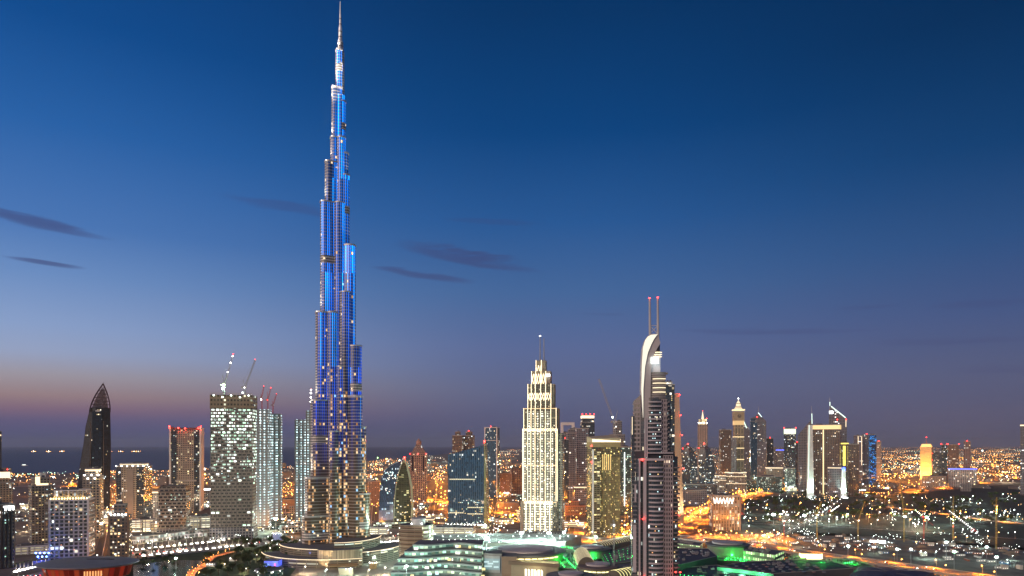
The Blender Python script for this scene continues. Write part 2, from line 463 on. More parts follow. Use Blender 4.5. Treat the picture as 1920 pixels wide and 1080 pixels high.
r10 = road('road', [(1440, 1017), (1500, 985), (1560, 950), (1575, 935), (1590, 915)], 18, asphalt, .35, 2)
r11 = road('road', [(830, 893), (900, 905), (1000, 910), (1100, 905)], 40, road_conc, .5, 2)
patch('lawn', [(240, 1050), (330, 1040), (460, 1027), (560, 1022), (575, 1040), (540, 1085), (230, 1085)], grass_m, .12)
patch('pavement', [(50, 1078), (245, 1036), (460, 1017), (720, 1003), (760, 1012), (560, 1026), (455, 1030), (240, 1052), (60, 1092)], pave, .08)
patch('lawn', [(1395, 930), (1640, 932), (1920, 905), (1960, 1036), (1640, 1006), (1400, 1001)], plain('park_ground', (.025, .03, .02), .95, 0, .4, .02), .1)
patch('construction_yard', [(1400, 1000), (1560, 1000), (1960, 1030), (1960, 1085), (1700, 1060), (1500, 1030), (1410, 1015)], plain('yard_sand', (.12, .115, .1), .9, 0, .8, .05), .1)
patch('car_park', [(1270, 1000), (1320, 978), (1400, 982), (1470, 1003), (1440, 1018), (1300, 1008)], plain('car_park_sand', (.1, .08, .06), .9, 0, .4, .04), .14)
patch('plaza', [(700, 985), (830, 985), (1090, 1000), (1180, 1012), (1180, 1090), (560, 1090), (560, 1030), (700, 1010)], pave, .09)
pond = [(250, 1060), (330, 1050), (400, 1052), (360, 1085), (250, 1085)]
patch('water', pond, water_m, .2)
# orange lit footbridge over the lake
fb = [(352, 1090), (362, 1072), (380, 1062), (397, 1046), (415, 1040), (438, 1034)]

# ------------------------------------------------------------------ street lamps
def lamp_tree(h, headm, key, light, lcol, r=.8):
    root = bpy.data.objects.new('street_lamp', None)
    mb = MB(); mb.bar((0, 0, 0), (0, 0, h), .5, 0, 5, .28); mb.bar((0, 0, h), (1.8, 0, h + .5), .25)
    mp = mb.mesh('pole', steel)
    mb = MB(); mb.ball((2.1, 0, h + .35), r, 0); mh = mb.mesh('lamp_head', headm)
    return mp, mh
LAMPK = {'orange': lamp_tree(13, orange_lamp, 'o', 0, 0, .85), 'white': lamp_tree(12, white_lamp, 'w', 0, 0, .75), 'cool': lamp_tree(14, cool_lamp, 'c', 0, 0, .9)}
LCOL = {'orange': (1, .24, .012), 'white': (1, .86, .62), 'cool': (.62, 1, .85)}
EMCACHE = {}
LAMPQ = []
def street_lamp(x, y, z, kind, label, group, light=0, rz=0, scale=1, mode='SPOT', off=(2.1, 0, 11.6)):
    LAMPQ.append((x, y, z, kind, label, group, light, rz, scale, mode, off))
def lamp_light(kind, light, mode):
    k = (kind, light, mode)
    if k not in EMCACHE:
        l = bpy.data.lights.new('lamp_light', mode); l.energy = light; l.color = LCOL[kind] if mode == 'SPOT' else {'orange': (1, .3, .03), 'white': (1, .74, .45), 'cool': (.7, 1, .85)}[kind]; l.shadow_soft_size = 1.2
        if mode == 'SPOT': l.spot_size = R(145); l.spot_blend = .5
        EMCACHE[k] = l
    o = bpy.data.objects.new('lamp_light', EMCACHE[k]); col.objects.link(o); return o
def build_lamps():
    vis = lambda q: 0 <= PX + F * q[0] / q[1] <= 1920 and PY + F * (H0 - q[2] - 8) / q[1] < 1080
    qs = sorted([q for q in LAMPQ if vis(q)], key=lambda q: q[1] / q[8])
    near, rest = qs[:296], qs[296:]
    for x, y, z, kind, label, group, light, rz, scale, mode, off in near:
        t = thing('street_lamp', label, 'street lamp', (x, y, z), rz, group); mp, mh = LAMPK[kind]; inst(mp, 'pole', t); inst(mh, 'lamp_head', t); t.scale = (scale,) * 3
        if light: o = lamp_light(kind, light, mode); o.parent = t; o.location = off
    v, f, mi = [], [], []
    o0 = bpy.data.objects.new('distant_street_lamps', bpy.data.meshes.new('distant_street_lamps')); col.objects.link(o0)
    for x, y, z, kind, label, group, light, rz, scale, mode, off in rest:
        c, s_ = math.cos(rz) * scale, math.sin(rz) * scale
        for me, k in zip(LAMPK[kind], (0, 1 + ('orange', 'white', 'cool').index(kind))):
            b = len(v); v += [(x + p.co.x * c - p.co.y * s_, y + p.co.x * s_ + p.co.y * c, z + p.co.z * scale) for p in me.vertices]
            for pl in me.polygons: f.append(tuple(b + i for i in pl.vertices)); mi.append(k)
        if light: o = lamp_light(kind, light, mode); o.parent = o0; o.location = (x + off[0] * c, y + off[0] * s_, z + off[2] * scale)
    o0.data.from_pydata(v, [], f); o0.data.polygons.foreach_set('material_index', mi)
    for m in (steel, orange_lamp, white_lamp, cool_lamp): o0.data.materials.append(m)
    tag(o0, 'hundreds of smaller street lamps farther away among the distant streets', 'street lamps', kind='stuff')
def lamps_along(name_pts, width, step, kind, label, group, light=0, every=1, z=0, side=1, scale=1):
    n = 0
    pts = resample(name_pts, step)
    for i in range(len(pts)):
        p = pts[i]; q = pts[min(i + 1, len(pts) - 1)] if i < len(pts) - 1 else pts[i - 1]
        a = math.atan2(q[1] - p[1], q[0] - p[0]); off = (width / 2 + 2) * (side if side else (1 if i % 2 else -1))
        x, y = p[0] + math.sin(a) * off, p[1] - math.cos(a) * off
        street_lamp(x, y, z, kind, label, group, light if i % every == 0 else 0, a + (math.pi / 2 if off > 0 else -math.pi / 2), scale); n += 1
    return n
lamps_along(hw, -60, 42, 'orange', 'orange sodium street lamp down the middle of the wide highway behind the glass towers', 'middle highway lamps behind the towers', 300000, 1, 0, 1, 1.1)
lamps_along(hw, 116, 42, 'orange', 'orange sodium street lamp along the wide highway crossing behind the glass towers', 'highway lamps behind the towers', 300000, 1, 0, 0, 1.1)
lamps_along(hw2, 4, 38, 'orange', 'orange street lamp down the middle of the highway right of the twin mast tower', 'middle lamps right of the twin mast tower', 300000, 1, 0, 1, 1.1)
lamps_along(hw2, 88, 40, 'orange', 'orange street lamp along the bright highway right of the twin mast tower', 'lamps of the highway right of the twin mast tower', 280000, 1, 0, 0, 1.1)
lamps_along(hw3, 32, 26, 'orange', 'orange street lamp on the raised road behind the green lit mall', 'lamps of the raised road', 100000, 1, 9, 0, .8)
lamps_along(hw4, 46, 150, 'orange', 'orange street lamp along the far highway at the right edge', 'lamps of the far right highway', 1100000, 1, 0, 0, 1.7)
lamps_along(r5, 40, 130, 'orange', 'warm street lamp along the distant road near the shore at left', 'lamps of the shore road', 900000, 1, 0, 0, 1.7)
lamps_along(bl, 26, 34, 'white', 'white street lamp along the curved boulevard in front of the tall tower', 'boulevard lamps', 14000, 2, 0, 0, .8)
lamps_along(r7, 16, 38, 'white', 'small white lamp in the row beside the dark park road', 'lamps of the park road', 5000, 3, 0, 1, .9)
lamps_along(r8, 22, 60, 'cool', 'cool white street lamp beside the road behind the mall drum', 'lamps of the mall road', 50000, 1, 0, 0, .8)
lamps_along(r9, 14, 60, 'orange', 'lone orange lamp beside the dark lane at the right', 'lamps of the dark lane', 140000, 1, 0, 1, 1)
lamps_along(r10, 18, 45, 'white', 'white lamp along the straight street through the dark park', 'lamps of the street through the park', 12000, 2, 0, 0, .9)
lamps_along(r11, 40, 80, 'orange', 'orange lamp along the distant cross street behind the blue glass block', 'lamps of the distant cross street', 150000, 2, 0, 0, 1.4)
lamps_along(smooth([gp(a, b) for a, b in fb], 6), 3, 9.5, 'orange', 'low orange lamp on the glowing footbridge in the park', 'footbridge lamps', 1500, 1, 0, 0, .35)
mb = MB(); c = smooth([gp(a, b, 1.5) for a, b in fb], 6); l, r_ = offset(c, -5), offset(c, 5)
for i in range(len(c) - 1):
    mb.face([(l[i][0], l[i][1], 1.5), (r_[i][0], r_[i][1], 1.5), (r_[i + 1][0], r_[i + 1][1], 1.5), (l[i + 1][0], l[i + 1][1], 1.5)][::-1])
    for q in (l, r_): mb.bar((q[i][0], q[i][1], 2.4), (q[i + 1][0], q[i + 1][1], 2.4), .3, 1); mb.bar((q[i][0], q[i][1], 0), (q[i][0], q[i][1], 2.4), .3, 1)
t = thing('footbridge', 'glowing orange footbridge curving through the park in front of the construction tower', 'footbridge', (c[0][0], c[0][1], 0))
for k in range(len(mb.v)): mb.v[k] = (mb.v[k][0] - c[0][0], mb.v[k][1] - c[0][1], mb.v[k][2])
mb.build('deck', [plain('bridge_deck', (.42, .2, .12), .7), steel], t)
for i in range(1, len(c) - 1, 3): point(t, (c[i][0] - c[0][0], c[i][1] - c[0][1], 4.5), 3500, (1, .33, .06), .4)
# local streets and squares between the towers, with lamps added to wash the walls
def spill(x, y, z, kind, power, label, group, s=.8): street_lamp(x, y, z, kind, label, group, power, 0, s, 'POINT', (2.1, -1.5, 16))
r3 = random.Random(77)
ST = [('street', [(0, 960), (120, 955), (230, 962), (300, 958)], 'white'), ('street', [(0, 1000), (100, 996), (250, 992), (390, 985), (480, 990)], 'white'), ('street', [(50, 930), (200, 926), (400, 935), (540, 950)], 'orange'),
      ('street', [(190, 1050), (200, 1000), (205, 950), (215, 915)], 'orange'), ('street', [(285, 1030), (288, 980), (290, 940)], 'white'), ('street', [(530, 1005), (535, 960), (540, 910)], 'orange'),
      ('street', [(695, 1000), (698, 950), (700, 905)], 'orange'), ('street', [(800, 1000), (815, 950), (820, 900)], 'orange'), ('street', [(925, 1005), (930, 950), (940, 905)], 'orange'),
      ('street', [(1065, 1003), (1070, 950), (1060, 900)], 'orange'), ('street', [(1170, 1000), (1172, 950), (1165, 905)], 'orange'), ('street', [(1280, 935), (1340, 918), (1480, 922), (1640, 930)], 'cool'),
      ('street', [(1290, 905), (1400, 912), (1560, 912), (1700, 900)], 'orange'), ('street', [(1645, 940), (1700, 915), (1760, 890)], 'orange'), ('street', [(1640, 895), (1800, 885), (1930, 872)], 'orange'),
      ('street', [(560, 990), (640, 982), (760, 978), (900, 985)], 'white')]
for i, (nm, pts, kd) in enumerate(ST):
    c_ = road(nm, pts, 20, asphalt if i not in (0, 1, 2, 15) else road_conc, .6 + i * .02, 1)
    dmid = sum(p[1] for p in c_) / len(c_); stp = max(45, dmid / 26)
    for p in resample(c_, stp):
        spill(p[0] + r3.uniform(-28, 28), p[1], 0, kd, int(24000 * (p[1] / 1200) ** 1.6 // 12000 + 1) * 12000, {'white': 'added warm white street lamp washing walls between the residential towers', 'orange': 'added orange street lamp washing walls between the far towers', 'cool': 'added cool street lamp brightening the street behind the dark park'}[kd], 'added street lamps ' + kd, .8 if p[1] < 1500 else 1.2)
patch('orange_lit_lot', [(1300, 1003), (1350, 1001), (1480, 1003), (1484, 1018), (1400, 1014), (1310, 1008)], road_conc, .22)
for k in range(18): x, y = gp(1312 + k * 9.6, 1005 + (k % 3) * 4 + k * .25); spill(x, y, 0, 'orange', 60000, 'orange lamp in the bright open lot behind the raised road', 'lamps of the bright lot', .8)
# far masts added to brighten the ground of the distant city
for k in range(150):
    px = r3.uniform(-20, 1940); py = 846 + (r3.random() ** 1.3) * 62
    cy_ = 0
    for a, b in zip(coast, coast[1:]):
        if a[0] <= px <= b[0]: cy_ = a[1] + (b[1] - a[1]) * (px - a[0]) / (b[0] - a[0])
    if py < cy_ + 2: continue
    x, y = gp(px, py); kd = r3.choice(['orange', 'orange', 'orange', 'white', 'cool']); t = thing('floodlight_mast', 'added far light mast brightening a district of the distant city', 'floodlight mast', (x, y, 0), 0, 'added far masts')
    if 'fm' not in EMCACHE:
        mb = MB(); mb.bar((0, 0, 0), (0, 0, 26), 1.2, 0, 5, .7); EMCACHE['fm'] = mb.mesh('pole', steel); mb = MB(); mb.ball((0, 0, 27), 2.6, 0); 
        for q, m_ in (('orange', orange_lamp), ('white', white_lamp), ('cool', cool_lamp)): EMCACHE['fh' + q] = mb.mesh('lamp_head', m_)
    inst(EMCACHE['fm'], 'pole', t); inst(EMCACHE['fh' + kd], 'lamp_head', t); f_ = (y / 3000) ** 1.5
    point(t, (0, -4, 34), 330000 * f_, {'orange': (1, .34, .05), 'white': (1, .8, .55), 'cool': (.7, 1, .85)}[kd], 3)
# high floodlight masts over the mall
def mast(px, py, Yv, h, power, label, n=4, s=1.4, colr=(.66, 1, .86), m=cool_lamp):
    x = gx(px, Yv)
    t = thing('floodlight_mast', label, 'floodlight mast', (x, Yv, 0))
    mb = MB(); mb.bar((0, 0, 0), (0, 0, h), 1.0, 0, 6, .5); mb.build('pole', steel, t)
    for k in range(n):
        a = 2 * math.pi * k / n; mb = MB(); mb.ball((0, 0, 0), s, 0); mb.build('lamp_head', m, t, (math.cos(a) * s * .8, math.sin(a) * s * .8 - .4, h + .3))
    point(t, (0, -s * 2.5, h + 1.5), power, colr, 1.5)
    return t
for px, py, Yv, pw, lb, s in [(912, 1010, 1120, 900000, 'brightest cool white floodlight mast in front of the slanted blue glass block', 2.6),
        (909, 986, 1300, 300000, 'upper cool white floodlight mast at the foot of the slanted blue block', 1.9),
        (977, 1000, 1180, 450000, 'cool white floodlight mast at the left foot of the golden striped tower', 2.0),
        (1029, 1000, 1180, 450000, 'cool white floodlight mast in front of the middle of the golden striped tower', 2.1),
        (1057, 999, 1190, 250000, 'small cool floodlight mast at the right foot of the golden striped tower', 1.5),
        (1117, 1007, 1130, 180000, 'cool floodlight mast in front of the golden lit slab tower', 1.4),
        (762, 1062, 890, 120000, 'bright white floodlight mast at the left end of the wavy glass terraces', 1.3),
        (517, 973, 1530, 400000, 'white floodlight mast at the foot of the bright construction towers', 2.4),
        (330, 1047, 990, 50000, 'cool white lamp mast on the lawn beside the lake', 1.1),
        (1450, 965, 1650, 260000, 'starry white floodlight mast in the dark park', 1.9), (1508, 967, 1630, 160000, 'second white floodlight mast in the dark park, right of the starry one', 1.5),
        (1696, 969, 1610, 200000, 'white floodlight mast at the left of the far right yard row', 1.5), (1737, 970, 1600, 200000, 'white floodlight mast at the right of the far right yard row', 1.6),
        (1682, 1030, 1110, 60000, 'cool floodlight mast by the office cabins in the yard', 1.0), (1774, 1017, 1190, 70000, 'floodlight mast in the middle of the lit construction yard', 1.1),
        (1789, 1035, 1080, 60000, 'low floodlight mast at the front of the lit construction yard', 1.1), (1850, 1026, 1130, 60000, 'green tinted floodlight mast at the right of the construction yard', 1.0),
        (1868, 1045, 1030, 60000, 'front floodlight mast near the right edge of the construction yard', 1.0), (1590, 1024, 1140, 50000, 'cool floodlight mast at the left end of the construction yard', 1.0),
        (1708, 1030, 1100, 40000, 'small cool floodlight mast right of the office cabins', .9)]:
    hh = 32 if 800 < px < 1130 else 24 if px > 1400 else 14 if px < 400 else 24
    Yv = gY(py, hh)
    pw *= .14 if px > 1400 else .7
    mast(px, py, Yv, hh, pw, lb, 3, s * (1.25 if px > 1400 else .9), (.55, 1, .65) if px > 1400 and px % 2 else (.66, 1, .86), emit('yard_green', (.45, 1, .55), 14) if px > 1400 and px % 2 else cool_lamp)
# ------------------------------------------------------------------ generic tower
def plant(t, w, d, z, seed=0, name='rooftop_plant'):
    rng = random.Random(seed); mb = MB()
    for k in range(3):
        a, b = rng.uniform(.15, .3) * w, rng.uniform(.15, .3) * d; cx, cy = rng.uniform(-.25, .25) * w, rng.uniform(-.2, .25) * d
        mb.prism(rect(a, b, cx, cy), z, z + rng.uniform(2.5, 5), 0, 0)
    return mb.build(name, roofing, t)
def block(name, label, cat, xL, xR, yT, Y, rot, ratio, mat, tiers=(), win=0, wkeys=('win_warm', 'win_yellow', 'win_white', 'win_cool'),
          trim=None, ledges=(), podium=None, beacons=0, group=None, floor=3.6, wsize=(1.9, 1.7), strips=(), crown=None, parapet=1.2, bl_=0, bay=3.2, seed=0, corner=None, z0=0):
    cx, w, d, rz = fit(xL, xR, Y, rot, ratio); zt = gz(yT, Y)
    t = thing(name, label, cat, (cx, Y, 0), rz, group); trim = trim or concrete
    lv = [(1.0, zt)] + [(f, gz(y, Y)) for f, y in tiers]
    z = z0
    for i, (f, zz) in enumerate(lv):
        mb = MB(); mb.prism(rect(w * f, d * f), z, zz, 0, 1); mb.build('wall' if i == 0 else 'setback_wall', [mat, roofing], t)
        mb = MB(); a, b = w * f / 2 + .35, d * f / 2 + .35
        for (x0, x1, y0, y1) in ((-a, a, -b, -b + .6), (-a, a, b - .6, b), (-a, -a + .6, -b + .6, b - .6), (a - .6, a, -b + .6, b - .6)):
            mb.box(x0, x1, y0, y1, zz - .8, zz + parapet)
        mb.build('parapet', trim, t); z = zz
    if win: lit_windows(t, faces_of(w, d, zt * .12, zt - 4, rot), win, floor, bay, wsize, wkeys, seed + int(xL))
    for y in ledges:
        zz = gz(y, Y); mb = MB(); a, b = w / 2 + .8, d / 2 + .8
        mb.box(-a, a, -b, b, zz - .7, zz + .7); mb.build('ledge', trim, t)
    if corner:
        for sx in (-1, 1):
            mb = MB(); mb.box(sx * w / 2 - 1.3, sx * w / 2 + 1.3, -d / 2 - .6, -d / 2 + 2, 0, zt + 2); mb.build('corner_pier', corner, t)
    for fx, y0, y1, wd, m in strips:      # vertical light lines on the front wall
        mb = MB(); x = (fx - .5) * w; mb.box(x - wd / 2, x + wd / 2, -d / 2 - .5, -d / 2 - .05, gz(y1, Y), gz(y0, Y)); mb.build('light_strip', m, t)
    if podium:
        k, hp, pm = podium; mb = MB(); mb.prism(rect(w * k, d * k), 0, hp, 0, 1); mb.build('podium', [pm, roofing], t)
    f, zz = lv[-1]
    plant(t, w * f, d * f, zz, int(xL))
    if crown:
        hh, m = crown; a, b = w * f / 2 + .5, d * f / 2 + .5; mb = MB(); mb.box(-a, a, -b, b, zz - hh, zz - .9); mb.build('crown_light', m, t)
    for k in range(beacons):
        beacon(t, ((-.5 + k / max(beacons - 1, 1)) * w * f if beacons > 1 else 0, -d * f / 2, zz + 2.2 + parapet), max(1.0, Y / 1300.0), bl_ if k == 0 else 0)
    return t, w, d, zt
WK = ('win_warm', 'win_yellow')
WC = ('win_cool', 'win_white')
# facade materials
f_beige = facade('beige_wall', (.30, .25, .19), bay=4.6, floor=4.4, wx=.55, wy=.55, p=.14, seed=1)
f_beige2 = facade('sand_wall', (.34, .28, .21), bay=5.2, floor=4.8, wx=.6, wy=.6, p=.2, seed=2, e=2.6)
f_grey = facade('grey_wall', (.24, .23, .23), bay=5, floor=4.8, wx=.62, wy=.6, p=.12, seed=3)
f_brown = facade('brown_wall', (.15, .105, .08), bay=5, floor=4.8, wx=.55, wy=.55, p=.14, seed=4, e=2.4)
f_pink = facade('pink_wall', (.3, .19, .15), bay=6, floor=5.4, wx=.55, wy=.6, p=.13, seed=5)
f_orange = facade('terracotta_wall', (.32, .18, .11), bay=4, floor=3.8, wx=.45, wy=.5, p=.1, seed=6)
f_dark = facade('dark_glass', (.05, .052, .06), (.015, .025, .04), bay=4.2, floor=5, wx=.86, wy=.75, p=.14, seed=7, cb=(.85, .95, 1))
f_blue = facade('blue_glass', (.03, .06, .1), (.02, .07, .15), bay=1.9, floor=4, wx=.8, wy=.85, p=.07, seed=8, rough=.06)
f_teal = facade('teal_glass', (.09, .12, .12), (.02, .06, .06), bay=3, floor=3.8, wx=.85, wy=.6, p=.3, ca=(.7, 1, .85), cb=(.95, 1, .8), seed=9, e=1.3)
f_yellow = facade('yellow_wall', (.2, .16, .09), bay=3, floor=3.3, wx=.6, wy=.6, p=.4, ca=(1, .72, .16), cb=(1, .85, .35), seed=10, e=2.2)
f_const = facade('open_floor', (.25, .225, .19), (.03, .03, .028), bay=7.4, floor=5.6, stagger=True, wx=.7, wy=.5, p=1.15, ca=(.6, 1, .7), cb=(.95, 1, .95), e=2.2, seed=11, clump=.62, rough=.8, dim=.012, vr=(85, 215, .05, 1))
f_const2 = facade('open_floor_bright', (.28, .29, .32), (.07, .08, .1), bay=8.4, floor=5.6, wx=.4, wy=.5, p=2.4, ca=(.6, .92, 1), cb=(.85, 1, 1), e=2.1, seed=12, clump=.25, rough=.8, dim=.08)
f_hotel = facade('hotel_grid', (.25, .22, .18), (.015, .015, .02), bay=7.6, floor=5.8, wx=.72, wy=.55, p=.1, ca=(.8, .95, 1), cb=(1, 1, .9), seed=13, stagger=True)
f_white = facade('white_grid', (.46, .44, .42), (.02, .025, .03), bay=6, floor=5.4, wx=.66, wy=.66, p=.13, ca=(1, .75, .4), cb=(.8, .95, 1), seed=14, e=2.8)
f_park = facade('car_park_deck', (.34, .3, .24), (.2, .18, .1), bay=19, floor=3.8, wx=.86, wy=.45, p=3, ca=(1, .84, .5), cb=(1, .95, .75), seed=15, clump=.2, e=1.7, rough=.9)
f_far = facade('far_block', (.2, .17, .145), bay=5, floor=4.2, wx=.5, wy=.5, p=.2, e=2.8, seed=16)
f_far2 = facade('far_block_orange', (.3, .19, .12), bay=6, floor=4.2, wx=.5, wy=.5, p=.22, ca=(1, .6, .25), cb=(1, .85, .5), e=2.8, seed=17)
f_purple = facade('grey_glass', (.19, .18, .2), (.035, .04, .06), bay=5, floor=5.4, wx=.7, wy=.6, p=.1, ca=(1, .8, .55), cb=(.8, .9, 1), seed=18)

# -- far left
t, w, d, zt = block('apartment_tower', 'beige apartment tower with glowing stepped top cut by the left edge', 'tower', -34, 24, 905, 1500, 8, .8, f_beige2, [(.8, 884)], 50, WK, beacons=0, crown=(5, cream_strip))
beacon(t, (w * .3, -d / 2, gz(880, 1500)), 1.2)
mb = MB(); mb.box(-w * .3, w * .42, -d / 2 * .8 - 1, -d / 2 * .8 - .3, gz(896, 1500), gz(886, 1500)); mb.build('lit_panel', emit('crown_glow', (1, .76, .46), 1.8), t)
t, w, d, zt = block('office_tower', 'dark tower with a white lit rooftop sign cut by the left edge', 'tower', -60, 29, 946, 930, 14, .6, f_brown, (), 40, wkeys=('win_green', 'win_cool', 'win_warm'), seed=3)
mb = MB(); mb.box(w * .2, w * .46, -d / 2 - .9, -d / 2 - .2, gz(957, 930), gz(949, 930)); mb.build('roof_sign', sign_white, t)
for k in range(4):
    mb = MB(); mb.ball((0, 0, 0), .9, 0); mb.build('lamp', white_lamp, t, (w * (.1 + .1 * k), -d / 2 - 1, gz(960, 930)))
for k in range(3):
    mb = MB(); x = w * (.2 + .1 * k); mb.box(x - .8, x + .8, -d / 2 - 2, -d / 2 - .1, 0, zt - 4); mb.build('pier', dark_metal, t)
block('office_block', 'unlit slim tower sliver at the left edge of the skyline', 'tower', -30, 3, 809, 1900, 0, .8, f_dark, (), 0)
t, w, d, zt = block('apartment_tower', 'residential tower with a bright cream penthouse and twin vertical light lines near the left edge', 'tower', 53, 99, 911, 1170, 12, .8, f_beige, [(.78, 896)], 80, WK + ('win_cool',), parapet=1.5)
mb = MB(); mb.prism(rect(w * .28, d * .3, w * .1, 0), gz(896, 1170), gz(886, 1170), 0, 0); mb.build('lift_house', white_paint, t)
for a, b, y0, y1 in ((-.32, -.1, 907, 893), (-.28, .3, 910, 906)):
    mb = MB(); mb.box(w * a, w * b, -d * .4 - .9, -d * .4 - .1, gz(y0, 1170), gz(y1, 1170)); mb.build('lit_panel', emit('crown_glow', (1, .76, .46), 1.8), t)
for fx in (.6, .68):
    mb = MB(); mb.box((fx - .5) * w - .4, (fx - .5) * w + .4, -d / 2 - 1.2, -d / 2, 20, zt); mb.build('pier', cream_strip if fx < 0 else concrete, t)
for k in range(24):
    z = 12 + k * 3.5 * 1.15
    if z < zt - 4:
        mb = MB(); mb.box(-w / 2 - 1, -w * .18, -d / 2 - 1.4, -d / 2 + 1, z, z + 1.1); mb.build('balcony', concrete, t)
        mb = MB(); mb.box(w * .24, w / 2 + 1, -d / 2 - 1.4, -d / 2 + 1, z, z + 1.1); mb.build('balcony', concrete, t)
t, w, d, zt = block('apartment_tower', 'pale gridded residential tower with a row of golden crown lights, bottom left', 'tower', 93, 178, 936, 1005, -16, .7, f_white, [(.82, 919)], 90, ('win_orange', 'win_warm', 'win_cool', 'win_white'), trim=white_paint, corner=white_paint)
for k in range(14):
    mb = MB(); mb.box(-.7, .7, -.5, .2, 0, 2.0); mb.build('crown_light', emit('crown_gold', (1, .75, .32), 6), t, ((-.47 + k * .94 / 13) * w, -d / 2 - .3, zt + 1.4))
for k in range(9):
    mb = MB(); mb.box(-.5, .5, -.4, .4, 0, gz(919, 1005) - zt); mb.build('crown_pier', f_yellow if 0 else gold_strip if k % 4 == 9 else plain('crown_stone', (.45, .33, .18), .7), t, ((-.37 + k * .74 / 8) * w, -d * .41 - .4, zt))
    if k % 2 == 0: spot(t, ((-.37 + k * .74 / 8) * w, -d * .41 - 3, zt + 1.5), ((-.37 + k * .74 / 8) * w, -d * .41, zt + 12), 2200, (1, .62, .25), 100)
for k in range(16):
    z = 6 + k * 5.4
    if z < zt - 3: mb = MB(); mb.box(-w / 2 - .9, w / 2 + .9, -d / 2 - .9, -d / 2 + .1, z - .25, z + .25); mb.build('floor_band', white_paint, t)
t, w, d, zt = block('apartment_tower', 'slender tower with a bright cornice and warm windows standing behind the pale gridded tower', 'tower', 155, 194, 892, 1230, -14, .8, f_beige2, [(.75, 879)], 60, WK, crown=(4, cream_strip))
for k in range(5):
    mb = MB(); mb.ball((0, 0, 0), 1.3, 0); mb.build('lamp', white_lamp, t, ((-.4 + k * .2) * w, -d / 2 - 1, zt + 1.8 - (k % 2) * 6))
for k in range(30):
    z = 10 + k * 3.6
    if z < zt - 3: mb = MB(); mb.box(-w / 2 - .8, -w * .1, -d / 2 - 1.2, -d / 2 + .5, z, z + 1); mb.build('balcony', concrete, t)
